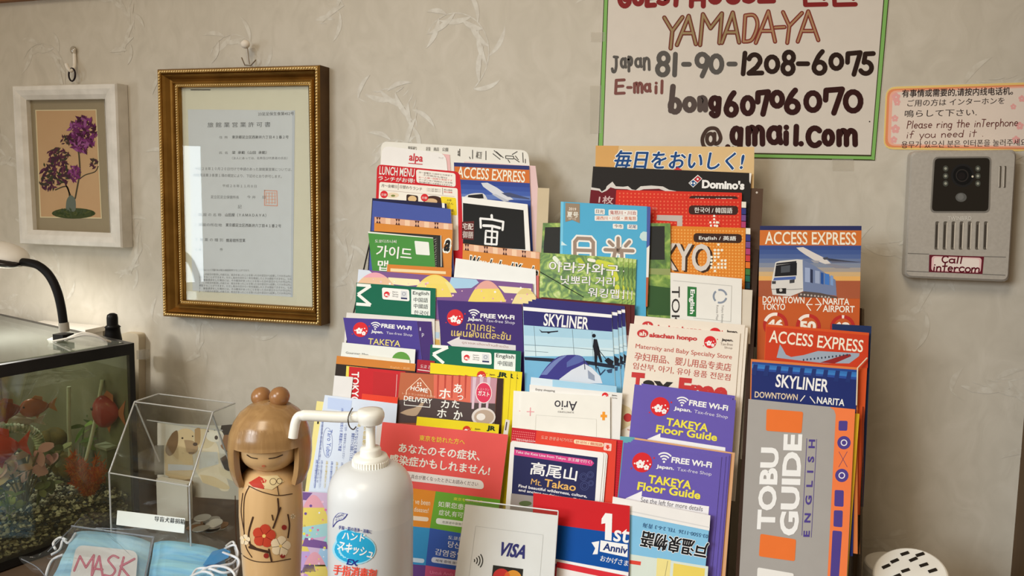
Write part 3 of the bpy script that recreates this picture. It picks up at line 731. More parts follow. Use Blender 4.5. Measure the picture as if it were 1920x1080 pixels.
# the two paper-covered fronts that show
def washi_front(quad, mm, L=None):
    S = Sheet('washi_panel', '', '', quad, (214, 196, 200), depth=mm, th=0.0007, floor=-0.53+0.004, mat=washi, L=L)
    return S
S = washi_front([(672, 505), (999, 532), (1000, 560), (668, 560)], 29)
pk, ye, pl, cr, sky = (222, 160, 172), (226, 204, 104), (120, 84, 138), (234, 222, 178), (160, 196, 222)
S.poly([(672, 505), (999, 532), (999, 610), (668, 590)], pl, 0.2, None)
S.poly([(672, 505), (692, 507), (700, 514), (694, 530), (670, 530)], (206, 214, 226), 0.5, None)
def hill(S, cx, cy, w_, h_, c1, c2, lay):
    S.poly([(cx+w_*t, cy+h_*(t*t)*1.0) for t in [i/10-1 for i in range(21)]], c2, lay, None)
    k = 0.62; S.poly([(cx+w_*k*t, cy+h_*(k*t)**2) for t in [i/10-1 for i in range(21)]], c1, lay+.2, None)
S.poly([(728, 520), (785, 524), (790, 534), (765, 536), (728, 532)], cr, .5, None)
hill(S, 703, 511, 36, 24, pk, (222, 184, 150), .6); hill(S, 815, 515, 42, 34, ye, (226, 214, 140), .6); hill(S, 818, 517, 30, 40, (228, 206, 110), ye, .7)
S.poly([(846, 520), (893, 524), (898, 530), (884, 540), (852, 541), (843, 530)], sky, .6, None); hill(S, 913, 526, 36, 40, (216, 160, 150), ye, .8)
S.poly([(934, 536), (996, 541), (996, 552), (946, 549)], cr, .6, None); hill(S, 985, 540, 26, 30, (214, 196, 130), (226, 210, 150), .9)
rq = random.Random(2)
for k in range(46):
    x = rq.uniform(690, 990); y = 511+(x-672)*.083+rq.uniform(2, 55); S.circle(x, y, rq.uniform(1, 2.2), rq.choice([(240, 232, 226), (214, 150, 180), (226, 190, 200)]), 1.6, None, n=7)
S.parts[None].build('washi_panel', rk.location, rk)
S = washi_front([(560, 921), (704, 930), (690, 1080), (543, 1080)], 74)
S.poly([(560, 921), (704, 930), (692, 1085), (543, 1080)], (206, 178, 204), .2, None)
for cx, cy, c1, c2 in [(588, 928, pk, ye), (552, 960, ye, pk), (622, 1000, (160, 214, 206), sky), (590, 1035, pk, ye), (560, 1010, ye, (190, 160, 210)), (640, 940, ye, pk), (570, 1075, (196, 150, 204), pk)]: hill(S, cx, cy, 32, 62, c1, c2, .5)
S.poly([(556, 990), (620, 980), (620, 1004), (556, 1014)], (164, 206, 206), 1, None); S.poly([(560, 922), (586, 924), (574, 938), (558, 936)], (116, 84, 140), 1.2, None); S.poly([(572, 1008), (612, 1016), (616, 1030), (566, 1024)], (124, 88, 146), 1.2, None)
for k in range(90):
    y = rq.uniform(940, 1078); x = rq.uniform(566-(y-940)*.12, 688); S.circle(x, y, rq.uniform(1, 3), rq.choice([(242, 236, 232), (226, 120, 160), (240, 220, 90), (110, 80, 150), (236, 190, 210)]), 1.6, None, n=7)
S.parts[None].build('washi_panel', rk.location, rk)
# clear sides with a dark front edge on the left, dark brown upright on the right that also paints in the shade between racks
def side(xpos, name, mat, th, zt_=-0.07):
    mb = MB(); pr_ = []
    for z, mm in ((zt_, -3), (zt_, 8), (-.25, 46), (-.36, 54.5), (-.53+.002, 54.5), (-.53+.002, -3)):
        y = P0.y+(math.sin(TAU)*z-mm/1000.0)/math.cos(TAU); pr_.append(Vector((xpos, y, ZC+z)))
    mb.slab(pr_, Vector((th, 0, 0)), mat); return part(mb, name, rk), pr_
_, pr_ = side(RP(646, 640, 44).x, 'side_panel', acr, 0.002)
mb = MB(); mb.tube([p for p in pr_[1:4]], 0.0011, ink((44, 42, 38), 0.4), 6); part(mb, 'edge_strip', rk)
side(RP(1396, 760, 56).x, 'side_panel', brown, 0.006)

r2 = empty('narrow_brochure_rack', (0.06, -0.2, COUNTER), 'narrow single column brochure rack beside the wide one, dark with clear pockets', 'rack')
x2a, x2b = RP(1400, 760, 56).x+0.008, RP(1612, 760, 56).x
rack_board(r2, 'back_board', x2a, x2b+.004, COUNTER+0.004, ZC-0.13, 8, 0.003, ink((70, 54, 44)))
mb = MB(); pr_ = []
for z, mm in ((-.13, 5), (-.13, 16), (-.25, 48), (-.53+.002, 74), (-.53+.002, 5)):
    y = P0.y+(math.sin(TAU)*z-mm/1000.0)/math.cos(TAU); pr_.append(Vector((x2b+0.004, y, ZC+z)))
mb.slab(pr_, Vector((0.002, 0, 0)), clear_mat('smoky_acrylic', (0.62, 0.55, 0.48), 0.05)); part(mb, 'side_panel', r2)
mb = MB(); mb.tube([RP(1626, 671, 47.5), RP(1608, 690, 50.5), RP(1606, 760, 50.5)], 0.0008, ink((214, 196, 170), .2), 6); part(mb, 'pocket_rim', r2)
for mm, zz in ((24, -.31), (46, -.41), (52.5, -.5)):
    rack_board(r2, 'tier_front', x2a+.003, x2b+.002, COUNTER+0.003, ZC+zz, mm, 0.0008, acr)

# ------------------------------------------------------------------ marks that several prints share
def taxfree(S, cx, cy, r, lay=1, c=(206, 40, 44), part_='blossom_logo'):
    S.circle(cx, cy, r, c, lay, part_)
    sakura(S, cx-r*.2, cy+r*.18, r*.46, (240, 232, 228), lay+.4, part_); sakura(S, cx+r*.42, cy+r*.5, r*.3, (240, 232, 228), lay+.5, part_)
    for dx, dy in ((.55, -.15), (.8, .2), (-.75, .1), (.2, -.1)): S.circle(cx+r*dx, cy+r*dy, r*.09, (240, 232, 228), lay+.6, part_, n=6)
    S.circle(cx+r*1.18, cy-r*.45, r*.1, c, lay, part_, n=6); S.circle(cx-r*1.1, cy+r*.6, r*.08, c, lay, part_, n=6)
def wifi(S, x, y, k, c=(236, 234, 236), tilt=8, part_='wifi_symbol'):
    for r in (20, 13.5, 7):
        S.stroke(circ(x, y, r*k, r*k, 10, 225+tilt, 315+tilt), 3.4*k, c, 1.5, part_, False)
    S.circle(x, y, 2.6*k, c, 1.5, part_, n=10)
def sky_bands(S, corners, cols, lay, part_='picture'):
    a, b, c, d = [V2(p) for p in corners]; n = len(cols)
    for k, col in enumerate(cols):
        t0, t1 = k/n, (k+1)/n
        S.poly([tuple(a.lerp(d, t0)), tuple(b.lerp(c, t0)), tuple(b.lerp(c, t1)), tuple(a.lerp(d, t1))], col, lay, part_)
def dots(S, q, nx, ny, r, c, lay, part_=None, skip=None):
    a, b, cc, d = [V2(p) for p in q]
    for i in range(nx):
        for j in range(ny):
            if skip and skip(i, j): continue
            u, v = (i+.5)/nx, (j+.5)/ny; p = a.lerp(b, u).lerp(d.lerp(cc, u), v); S.poly(circ(p.x, p.y, r, r, 6), c, lay, part_)
def purple(name, label, quad, depth, pc, g):
    """the floor-guide flyers share one print; g holds its pixel places"""
    S = Sheet(name, label, 'flyer', quad, pc, depth=depth, th=0.0004, group='purple floor guide flyers')
    x, y, r = g['logo']; taxfree(S, x, y, r)
    x, y, k = g['wifi']; wifi(S, x, y, k)
    w_ = (238, 236, 240)
    S.text('FREE Wi-Fi', *g['free'], w_, .035)
    S.text('Japan.', *g['jp'], w_, .03); S.text('Tax-free Shop', *g['tf'], (214, 210, 226), .0)
    return S
yel = (226, 214, 74)

# ------------------------------------------------------------------ wide rack, top tiers
S = Sheet('folded_map', 'folded white sheet with black map lines at the very top left of the rack', 'leaflet', [(715, 265), (990, 282), (1003, 400), (710, 400)], (222, 220, 212), depth=0.5, r=0.01, group='white printed sheets')
for t, x0, x1 in [('駅前通り', 765, 781), ('区役', 799, 807), ('商店', 813, 823), ('公園', 829, 840)]: S.text(t, (x0, 281+(x0-765)*.04), (x1, 281+(x1-765)*.04), 7, (120, 118, 112), .02)
for P in [[(862, 279), (862, 293)], [(886, 281), (886, 298)], [(880, 294), (882, 298)], [(911, 283), (911, 300)], [(926, 282), (940, 294)], [(924, 288), (938, 299)], [(930, 284), (944, 296)], [(980, 286), (981, 305)], [(985, 298), (985, 306)], [(948, 292), (963, 293), (963, 298), (948, 297), (948, 292)], [(960, 290), (970, 284)], [(964, 297), (974, 304)], [(966, 292), (972, 300)], [(952, 299), (956, 305)]]: S.stroke(P, 1.5, (70, 68, 64), 1, 'map_lines', False)
S.text('本町三丁目', (892, 297), (902, 298), 14, (110, 108, 104), .02); S.text('北口', (858, 292), (862, 292), 10, (70, 68, 64), .02)
S.done()
S = Sheet('pink_leaflet', 'tall folded pale pink leaflet sticking out beside the navy and orange flyer', 'leaflet', [(870, 303), (1004, 311), (1022, 465), (870, 455)], (216, 186, 186), depth=3.0); S.done()
S = Sheet('beige_leaflet', 'narrow folded beige leaflet peeking out by the wall behind the pink one', 'leaflet', [(1008, 352), (1030, 353), (1027, 425), (1006, 425)], (196, 180, 150), depth=6.0); S.done()
S = Sheet('white_leaflet', 'white leaflet with curved corner and red serif lettering, above the red lunch menu', 'leaflet', [(717, 273), (836, 288), (841, 340), (712, 330)], (228, 226, 224), depth=2.4, r=0.012)
S.text('alpa', (766.5, 305), (791.5, 307.5), 18, (196, 44, 56), .02); S.stroke([(766, 306), (791.5, 308)], 1.4, (196, 44, 56), 2, 'lettering'); S.text('マップ', (822, 297), (831, 298), 3, (150, 148, 146)); S.done()
S = Sheet('pink_card', 'small pink tinted slip between the two topmost white sheets', 'leaflet', [(800, 285), (843, 290), (847, 350), (800, 345)], (222, 178, 178), depth=1.5); S.done()

S = Sheet('lunch_menu', 'red bordered lunch menu with white panels and food pictures', 'flyer', [(707, 308), (862, 322), (868, 420), (704, 400)], (196, 36, 44), depth=5.3, r=0.008)
w_ = (238, 232, 226)
S.text('LUNCH MENU', (711, 327), (776.5, 332), 15.5, w_, .01); S.text('ランチがお得!', (709.5, 338), (777, 343.5), 8.5, w_, .03)
S.poly(rounded([(780, 317.5), (854, 325), (854.5, 350.5), (781, 342.5)], 5), (232, 226, 218), 1, 'notice_panel')
for k, t in enumerate(['月〜金曜日 11:00から15:00まで', '土日祝日も受付', 'お一人様一回限り有効です', 'クーポンのご利用はご注文時', '他の割引券との併用はできません']): S.text(t, (785+(k == 1)*8, 324.5+k*4.6), (848-(k == 1)*10, 331+k*4.6), 3.2, (96, 70, 60) if k != 2 else (206, 80, 70), .01)
S.poly(rounded([(711.5, 341), (858, 353), (860, 470), (706, 460)], 4), (232, 226, 216), 1, 'menu_panel')
S.text('月〜金曜日', (715, 350.5), (744, 353), 6, (90, 74, 66), .02); S.text('日替わりランチ', (749.5, 353), (791, 358), 6.5, (90, 74, 66), .01)
for k in (0, 1): S.text('ごはん大盛り無料です', (800, 355+k*3.6), (826, 357.5+k*3.6), 3, (120, 104, 96)); S.text('税込価格', (832, 357+k*4), (848, 358.5+k*4), 3, (206, 80, 70) if k else (120, 104, 96), .02)
S.stroke([(747, 344), (746.5, 356)], .8, (120, 100, 90), 2.2, 'menu_panel', False); S.stroke([(829.5, 352), (830, 365)], .8, (120, 100, 90), 2.2, 'menu_panel', False); S.stroke([(712, 356), (852, 368.5)], .6, (170, 150, 140), 2.2, 'menu_panel', False)
for x, y in ((720, 364.5), (796, 370.5)):
    S.circle(x, y, 7, (206, 40, 46), 3, f'price_badge#{x}'); S.text('日替', (x-4.6, y+2.5), (x+4.6, y+3), 4.5, (240, 226, 220), .02, 0, 4, f'price_badge#{x}')
S.poly(rounded([(762, 364), (784, 367), (784, 385), (762, 383)], 4), (58, 40, 34), 2, 'food_picture'); S.circle(773, 373, 8, (214, 182, 132), 2.6, 'food_picture', ry=6)
S.circle(812, 377, 18, (66, 40, 30), 2, 'food_picture', ry=10); S.circle(808, 378, 12, (206, 172, 132), 2.6, 'food_picture', ry=6); S.circle(736, 366, 12, (222, 204, 176), 2, 'food_picture', ry=5); S.circle(737, 367, 4, (120, 130, 70), 2.5, 'food_picture', ry=2)
S.poly(rounded([(826, 368), (855, 371), (857, 404), (832, 402)], 3), (228, 204, 46), 2.2, 'coupon_panel'); S.text('お得', (838, 377), (846, 378), 4, (96, 90, 40), .02, 0, 3); S.text('ごはん', (832, 382), (850, 384), 4, (96, 90, 40), .02, 0, 3); S.text('大盛', (840, 396), (850, 397), 5, (96, 80, 40), .02, 0, 3)
S.done()

nav, ora = (44, 54, 108), (202, 112, 52)
S = Sheet('access_leaflet', 'navy and orange airport train leaflet with aeroplane, behind the black and white card', 'leaflet', [(851, 304.5), (992, 311), (995, 378), (853, 372)], (52, 76, 148), depth=4.5, group='airport train leaflets')
S.poly([(851, 304.5), (992, 311), (992.4, 319), (852, 312)], (46, 56, 110), .6, None); S.poly([(852, 312), (992.4, 318.5), (993.2, 343.5), (853, 336)], ora, .7, None)
S.text('ACCESS EXPRESS', (857, 332.5), (983.5, 342.3), 20.5, (240, 230, 214), .012)
sky_bands(S, [(853, 336), (993.2, 343.5), (995, 376), (855, 372)], [(50, 70, 144), (56, 80, 156), (66, 92, 166), (96, 120, 180)], .8, 'picture')
S.poly([(902, 343), (914, 342.5), (932, 352), (950, 365), (963, 374), (949, 376), (925, 364), (906, 350)], (206, 208, 214), 1.5, 'picture'); S.poly([(940, 362), (955, 361), (993, 372), (993, 374), (952, 369)], (70, 78, 110), 1.8, 'picture'); S.poly([(922, 364), (930, 364), (955, 377), (945, 378)], (180, 184, 194), 1.9, 'picture')
S.poly(curve2([(866, 372), (880, 364), (898, 362), (908, 364), (914, 374)], 4), (214, 212, 208), 1.5, 'picture'); S.poly([(878, 366), (905, 363.5), (907, 372), (876, 373)], (36, 34, 38), 1.8, 'picture')
S.done()

S = Sheet('black_card', 'black card with white border, big white calligraphic character and red seal', 'card', [(866, 368.5), (989, 383), (994, 465), (868, 455)], (232, 230, 226), depth=12.5, th=0.0014)
S.poly([(868, 380.5), (981.5, 394), (985, 468), (868, 460)], (28, 27, 26), .8, None)
K = lambda pts: [(840+x/6.75, 360+y/6.75) for x, y in pts]
for kk_, (pts, wd) in enumerate([([(415, 450), (410, 335), (560, 348), (700, 378), (690, 480)], 4), ([(552, 295), (556, 345)], 4.5), ([(450, 425), (560, 430), (655, 455)], 5), ([(560, 430), (550, 665)], 3.4), ([(480, 490), (625, 505), (615, 665), (470, 655), (480, 490)], 3.6), ([(480, 570), (620, 582)], 3)]): S.stroke(K(pts), wd, (240, 238, 234), 2+.3*kk_, 'lettering')
S.poly([(866, 416), (889, 414.5), (888, 450), (866, 448)], (92, 36, 34), 1.2, 'seal'); S.text('宅配', (867, 430), (887, 431), 12, (232, 224, 216), .02); S.text('御膳', (867, 446), (887, 447), 13, (200, 190, 184), .02)
S.done()
S2 = None

S = Sheet('blue_booklet', 'plain blue booklet standing below the red lunch menu', 'booklet', [(699, 376), (845, 392), (847, 430), (696, 430)], (70, 86, 158), depth=14, th=0.0012, group='blue booklets'); S.done()
S = Sheet('navy_booklet', 'dark navy booklet with white spine, just behind the plain blue one', 'booklet', [(698, 371.5), (837, 381.5), (840, 420), (695, 420)], (34, 34, 66), depth=12.2, th=0.0012, group='blue booklets')
S.poly([(828.5, 380.5), (833.5, 381), (834, 390), (829, 389.5)], (228, 226, 222), .8, 'spine'); S.done()

def yanaka(quad, top, label, depth, txt=None, tail=None):
    S = Sheet('orange_guide', label, 'leaflet', quad, (206, 132, 54), depth=depth, th=0.0009, group='orange walking guides')
    a, b, h = V2(top[0]), V2(top[1]), top[2]
    e = (b-a); n = 4; up = Vector((0, 1))
    S.poly([tuple(a), tuple(b), tuple(b+up*h), tuple(a+up*h)], (216, 168, 138), .5, 'tile_band')
    for k in range(n):
        p = a+e*((k+.06)/n); q = a+e*((k+.30)/n); m1 = (p+q)/2
        for s0, s1 in ((p, m1), (m1, q)):
            S.poly([tuple(s0), tuple(s1), tuple((s0+s1)/2+up*h*.5)], (66, 32, 34), .9, 'tile_band'); S.poly([tuple(s0+up*h), tuple(s1+up*h), tuple((s0+s1)/2+up*h*.5)], (66, 32, 34), .9, 'tile_band')
        c0 = a+e*((k+.55)/n); c1 = a+e*((k+.80)/n); S.poly([tuple(c0), tuple(c1), tuple(c1+up*h), tuple(c0+up*h)], (230, 196, 166), .8, 'tile_band')
    if txt: S.text('Wonderland Yanaka', *txt, (28, 24, 24), .03, .12, 2, outline=(240, 232, 220), ow=.07)
    if tail: S.text('a', *tail, (28, 24, 24), .04, .1, 2, outline=(240, 232, 220), ow=.08); S.text('Wanderl', (708, 449), (770, 453), 13, (28, 24, 24), .03, .1, 2, outline=(240, 232, 220), ow=.07)
    return S.done()
yanaka([(702, 406.5), (849, 419.5), (846, 515), (700, 500)], ((703, 407), (848, 420), 11), 'orange walking guide with brown tile border, behind the green guide map', 17, tail=((832, 469), (841, 470.5), 19))
yanaka([(868, 456.5), (1012, 473), (1013, 540), (866, 520)], ((869, 457), (1011.5, 473.5), 12), 'orange walking guide with tile border, under the black card with the white character', 23, txt=((876, 502), (1006, 524), 22))
S = Sheet('orange_guide', 'orange guide with pale strip, mostly hidden behind the patterned paper panel', 'leaflet', [(726, 495.5), (847, 502.5), (845, 540), (724, 535)], (204, 124, 50), depth=27, group='orange walking guides')
S.poly([(732, 503), (836, 509), (836, 514), (732, 509)], (226, 206, 160), .6, None); S.done()

S = Sheet('guide_map', 'green guide map with white Korean lettering', 'booklet', [(690, 434), (812, 445.5), (816, 500), (698, 507)], (72, 138, 62), depth=20, th=0.0006, group='green guide maps')
S.poly([(690, 434), (812, 445.5), (812.3, 447), (690.5, 437)], (220, 224, 214), .6, None)
wg = (232, 238, 226)
S.text('도쿄디즈니씨', (703, 455), (743, 456), 6, wg, .02); S.text('가이드', (705, 481), (771, 487.5), 22, wg, .04); S.text('맵', (708, 507), (727, 508), 19, wg, .04)
S.poly(rounded([(777, 451.5), (804, 454), (806, 479), (780, 477)], 2), (226, 228, 222), 1, 'pale_square'); S.done()
S = Sheet('guide_map', 'second guide map showing a dark strip right behind the green one', 'booklet', [(693, 433.5), (819, 443), (823, 500), (698, 507)], (46, 44, 40), depth=19, group='green guide maps')
for k in range(14): S.stroke([(813+(k % 3)*2, 450+k*4), (818, 448+k*4)], .8, (170, 166, 156), 1, 'lettering')
S.done()
S = Sheet('guide_map', 'third guide map, farthest back, dark with white edge beside the green one', 'booklet', [(696, 432.8), (827, 441.5), (831, 500), (698, 507)], (42, 40, 38), depth=18.3, group='green guide maps')
S.poly([(826, 441.5), (827.3, 441.5), (828, 500), (826.6, 500)], (220, 218, 210), .6, None); S.done()
S = Sheet('white_sheet', 'blank white sheet leaning across the orange guide, above the patterned panel', 'leaflet', [(854.5, 484), (1004.5, 505), (1005, 535), (851, 520)], (226, 228, 226), depth=26.5, group='white printed sheets'); S.done()
S = Sheet('coral_slip', 'small coral pink slip at the right end of the patterned panel', 'leaflet', [(975, 512), (1010, 517), (1010, 560), (975, 555)], (206, 110, 106), depth=25); S.done()

# ------------------------------------------------------------------ wide rack, left columns, middle
def mguide(label, quad, mpts, lx, en, depth, texts):
    S = Sheet('green_flyer', label, 'flyer', quad, (14, 98, 72), depth=depth, group='dark green shop flyers')
    S.stroke(mpts, 5.6, (230, 232, 226), 1, 'lettering', False)
    x0, y0, x1, y1 = lx; S.poly(rounded([(x0, y0), (x1, y0+4), (x1+1, y1), (x0+1, y1-4)], 4), (232, 230, 226), 1, 'logo_panel')
    wq = x1-x0; taxfree(S, x0+wq*.18, y0+13, 5.5, 1.5)
    for k, t in enumerate(['Japan.', 'Tax-free', 'Shop']): S.text(t, (x0+wq*.38, y0+9.5+k*4.2), (x0+wq*.6, y0+10.5+k*4.2), 2.8, (90, 88, 86), .01)
    S.poly([(x0+wq*.7, y0+6), (x0+wq*.93, y0+7), (x0+wq*.93, y0+19), (x0+wq*.7, y0+18)], (206, 208, 212), 1.6, 'logo_panel'); S.ring(x0+wq*.81, y0+12, 3, .8, (110, 116, 130), 2, 'logo_panel'); S.poly([(x0+wq*.7, y0+18.5), (x0+wq*.93, y0+19.5), (x0+wq*.93, y0+22.5), (x0+wq*.7, y0+21.5)], (44, 48, 92), 1.8, 'logo_panel')
    S.poly(en, (222, 228, 222), 1, 'language_panel')
    for t, a, b, h in texts: S.text(t, a, b, h, (48, 52, 50), .01)
    return S.done()
mguide('dark green flyer with white language box, under the patterned panel on the left', [(668, 530), (817, 540.5), (816, 600), (666, 590)], [(669, 534), (695, 536), (671, 552), (695, 572), (668, 570)], (716, 539, 767, 565), [(771, 542.5), (807, 545.5), (806.5, 592), (771, 589)], 31.3,
       [('English', (774, 554), (804, 555.5), 8), ('中国語', (775.5, 566), (802, 567.5), 8.5), ('中國語', (775.5, 577.5), (802, 579.5), 8.5), ('한국어', (776, 590), (802, 592), 8.5)])
mguide('dark green flyer with white language box, below the purple flyer in Thai', [(807, 646), (977, 658.5), (976, 700), (805, 690)], [(811, 649), (840, 651), (812, 664), (832, 681)], (865, 657.5, 921, 684), [(927, 661.5), (967, 664.5), (966, 700), (926, 697)], 45,
       [('English', (930, 672), (963.5, 675), 9), ('中国語', (933, 685), (961, 687.5), 9)])
S = Sheet('white_sheet', 'white paper edge showing just above the left purple flyer', 'leaflet', [(650, 586), (815, 598), (815, 640), (646, 630)], (212, 208, 204), depth=37, group='white printed sheets'); S.done()
S = Sheet('small_leaflet', 'pale leaflet with a yellow picture showing between the two left purple flyers', 'leaflet', [(800, 600), (824, 602), (827, 660), (800, 655)], (206, 196, 184), depth=35.2); S.poly([(812, 636), (824, 637), (825, 648), (812, 647)], (196, 160, 80), .8, 'picture'); S.poly([(812, 622), (824, 623), (824, 634), (812, 633)], (170, 190, 206), .8, 'picture'); S.done()
dp = (66, 42, 108)
S = purple('purple_flyer', 'purple flyer with yellow capital lettering at the left edge of the rack', [(643.5, 595.5), (782, 601.5), (789, 656), (651, 641)], 38.7, (72, 58, 138), dict(logo=(676, 618, 14), wifi=(703.5, 617, .62), free=((715, 614), (771, 619), 7), jp=((696, 625), (718, 627), 6.5), tf=((724, 627.5), (773, 632), 6)))
S.text('TAKEYA', (690, 645), (750, 650), 11, (220, 206, 120), .01); S.done()
S = Sheet('purple_flyer', 'second purple flyer showing as a dark strip right of the left purple one', 'flyer', [(665, 596.5), (809, 603), (814, 668), (668, 650)], dp, depth=38.1, group='purple floor guide flyers')
S.text('i', (787, 620), (789, 620), 6, (200, 196, 210), .02); S.text('p', (791, 632), (795, 632), 7, (200, 196, 210), .01); S.done()
S = purple('purple_flyer', 'purple flyer with gold Thai lettering and white arrow', [(820.5, 571), (979, 579), (983, 690), (828, 648)], 36, (60, 40, 106), dict(logo=(853.5, 595.5, 15.5), wifi=(887.5, 595, .7), free=((901, 595.5), (964, 599), 7.5), jp=((877, 602), (904, 604), 7), tf=((910, 605), (965, 609.5), 7)))
gd = (206, 182, 112)
S.text('ทาเคยะ', (874, 618), (927.5, 623), 12, gd, .015); S.text('แผนผังแต่ละชั้น', (846, 629.5), (957, 638), 15, gd, .015)
S.poly([(838, 642), (862, 631), (862, 636), (967, 647.5), (967, 657), (849, 650)], (212, 206, 206), 1.4, 'arrow'); S.text('ดูรายละเอียดด้านซ้ายมือ', (866, 645), (953, 654), 6, (150, 110, 100), 0, 0, 2.2); S.done()
for k, (dx, dy, dm, lb) in enumerate([(-.5, -4, .8, 'copy of the purple Thai flyer, its top edge just behind the first'), (-1, -8.5, 1.7, 'farthest back copy of the purple Thai flyer, only its rim showing')]): S.copy(dx, dy, dm, lb)
# ------------------------------------------------------------------ wide rack, left columns, lower
S = Sheet('white_leaflet', 'white leaflet with a green half disc, below the left purple flyer', 'leaflet', [(642, 642), (779, 655), (777, 690), (638, 675)], (220, 222, 216), depth=44.6)
S.poly(circ(751.7, 677, 17.5, 17.5, 20), (92, 148, 62), .8, 'green_disc'); S.text('Gourmet Map', (648, 664), (690, 668), 5, (110, 110, 104)); S.done()
S = Sheet('white_slip', 'thin white slip across the foot of the green half disc', 'leaflet', [(673, 664), (768, 675), (768, 690), (672, 685)], (220, 214, 198), depth=46.2); S.done()
S = Sheet('orange_leaflet', 'black leaflet with an orange top strip, above the red city leaflet', 'leaflet', [(631.5, 667), (779, 682), (776, 712), (628, 705)], (44, 34, 26), depth=47.8, th=0.001)
S.poly([(631.5, 667), (779, 682), (778, 696), (630, 682)], (196, 122, 48), .6, 'orange_strip'); S.text('English / 英語', (732, 690.5), (768, 694), 5, (222, 176, 120)); S.done()
S = Sheet('red_leaflet', 'red leaflet with yellow edge and white city name running down its side', 'leaflet', [(654.5, 687), (770, 697.5), (766, 760), (652, 752)], (190, 34, 40), depth=49.6, th=0.001)
S.text('TOKYO', (659.5, 697), (658, 756), 13.5, (240, 234, 228), .02, up=(1, .06)); S.done()
S = Sheet('yellow_leaflet', 'yellow leaflet whose edge shows left of the red city leaflet', 'leaflet', [(649.5, 686), (690, 690), (690, 750), (646, 745)], (218, 204, 84), depth=48.8); S.done()
S = Sheet('red_leaflet', 'plain red leaflet with white rule, between the red one and the restaurant card', 'leaflet', [(700, 696), (752, 701.5), (750, 760), (698, 755)], (182, 36, 40), depth=50.2); S.stroke([(744.5, 702), (742, 745)], .9, (230, 190, 186), .8, 'rule', False); S.done()
S = Sheet('orange_red_leaflet', 'orange red strip of a leaflet below the red city one', 'leaflet', [(679, 738), (746, 745), (744, 770), (676, 765)], (220, 66, 42), depth=54.5); S.done()
S = Sheet('white_sheet', 'white sheet at the left edge, beside the red city leaflet', 'leaflet', [(627, 704), (662, 707), (656, 760), (622, 755)], (218, 216, 214), depth=51.3, group='white printed sheets'); S.done()
S = Sheet('dark_red_leaflet', 'dark red leaflet corner with white Korean lettering, beside the yellow railway flyers', 'leaflet', [(782.5, 674), (815, 677), (812, 730), (779, 725)], (158, 28, 44), depth=47.4); S.text('도쿄 관', (788, 690), (808, 692.5), 7, (226, 196, 196), .02); S.stroke([(783, 693), (806, 696)], 1.4, (228, 222, 216), 1, 'rule', False); S.done()
def jr(label, quad, jrp, lg, depth):
    S = Sheet('yellow_flyer', label, 'flyer', quad, (224, 204, 30), depth=depth, group='yellow railway flyers')
    S.text('JR', *jrp, (26, 44, 24), .05); x, y, r = lg; taxfree(S, x, y, r, 1, (200, 50, 30)); S.text('Japan.', (x+15, y), (x+26, y+1), 3.5, (90, 70, 40), .02); S.text('Tax-free', (x+15, y+5), (x+26, y+6), 3, (140, 120, 60)); S.done(); return S
S = jr('yellow railway flyer directly behind the steaming restaurant card', [(807, 680), (958, 695.5), (953, 770), (804, 760)], ((933, 707), (949, 710), 10), (902.5, 704, 8.5), 49.3)
S.copy(11, 1.2, .7, 'second yellow railway flyer, its edge showing right of the first'); S.copy(20, 2, 1.4, 'third yellow railway flyer, farthest right of the upper yellow three')
S = jr('yellow railway flyer in front, above the coral health poster', [(782, 781), (936, 796), (933, 830), (778, 820)], ((913, 808), (927, 810), 10), (875, 806, 7.5), 60.2)

S = Sheet('delivery_card', 'restaurant delivery card with house outline and steaming bowl', 'card', [(751, 698), (932.5, 709.5), (927, 800), (741, 795)], (150, 78, 52), depth=51.4, th=0.0006, group='restaurant delivery cards')
K = lambda pts: [(740+x/6, 640+y/6) for x, y in pts]
S.cur = 'picture'
S.poly(K([(65, 350), (480, 375), (460, 640), (40, 660)]), (178, 98, 64), .5); S.poly(K([(440, 372), (860, 395), (850, 700), (440, 650)]), (210, 104, 82), .6)
for x in (480, 560, 640, 720, 790): S.poly(K([(x, 378), (x+22, 380), (x+8, 640), (x-4, 640)]), (176, 66, 52), .9)
S.poly(K([(860, 395), (1153, 415), (1130, 700), (850, 700)]), (186, 138, 150), .7); S.poly(K([(30, 660), (440, 640), (850, 690), (1135, 700), (1122, 935), (5, 915)]), (76, 62, 60), 1)
for x in (880, 960, 1040): S.poly(K([(x, 400), (x+40, 402), (x+10, 760), (x-15, 760)]), (206, 182, 194), 1.2)
S.poly(K(curve2([(60, 805), (130, 770), (240, 740), (300, 690), (330, 690), (280, 790), (235, 838), (140, 832)], 4)), (176, 152, 126), 1.6)
S.poly([(740+x/6, 640+y/6) for x, y in circ(1000, 850, 135, 105)], (214, 206, 200), 1.8); S.poly([(740+x/6, 640+y/6) for x, y in circ(1005, 852, 112, 82)], (180, 160, 142), 2); S.poly([(740+x/6, 640+y/6) for x, y in circ(970, 850, 50, 40)], (226, 222, 216), 2.3)
S.cur = None
wt = (240, 232, 224)
S.stroke(K([(128, 600), (135, 550), (285, 412), (405, 560), (410, 610)]), 1.4, (236, 200, 172), 2.4, 'house_logo')
for x in (262, 292):
    for y in (470, 496): S.circle(740+x/6, 640+y/6, 1.8, (236, 220, 206), 2.4, 'house_logo', n=6)
S.text('HOME', (769.5, 731), (801.5, 737), 8, wt, .015); S.text('レストランの味をお届け', (754, 739), (816, 746), 4, (236, 190, 160), .01); S.text('DELIVERY', (757, 750.5), (809, 757), 8.5, wt, .02)
S.stroke(K([(110, 680), (108, 715), (395, 742), (398, 710)]), 1.3, wt, 2.4, 'house_logo')
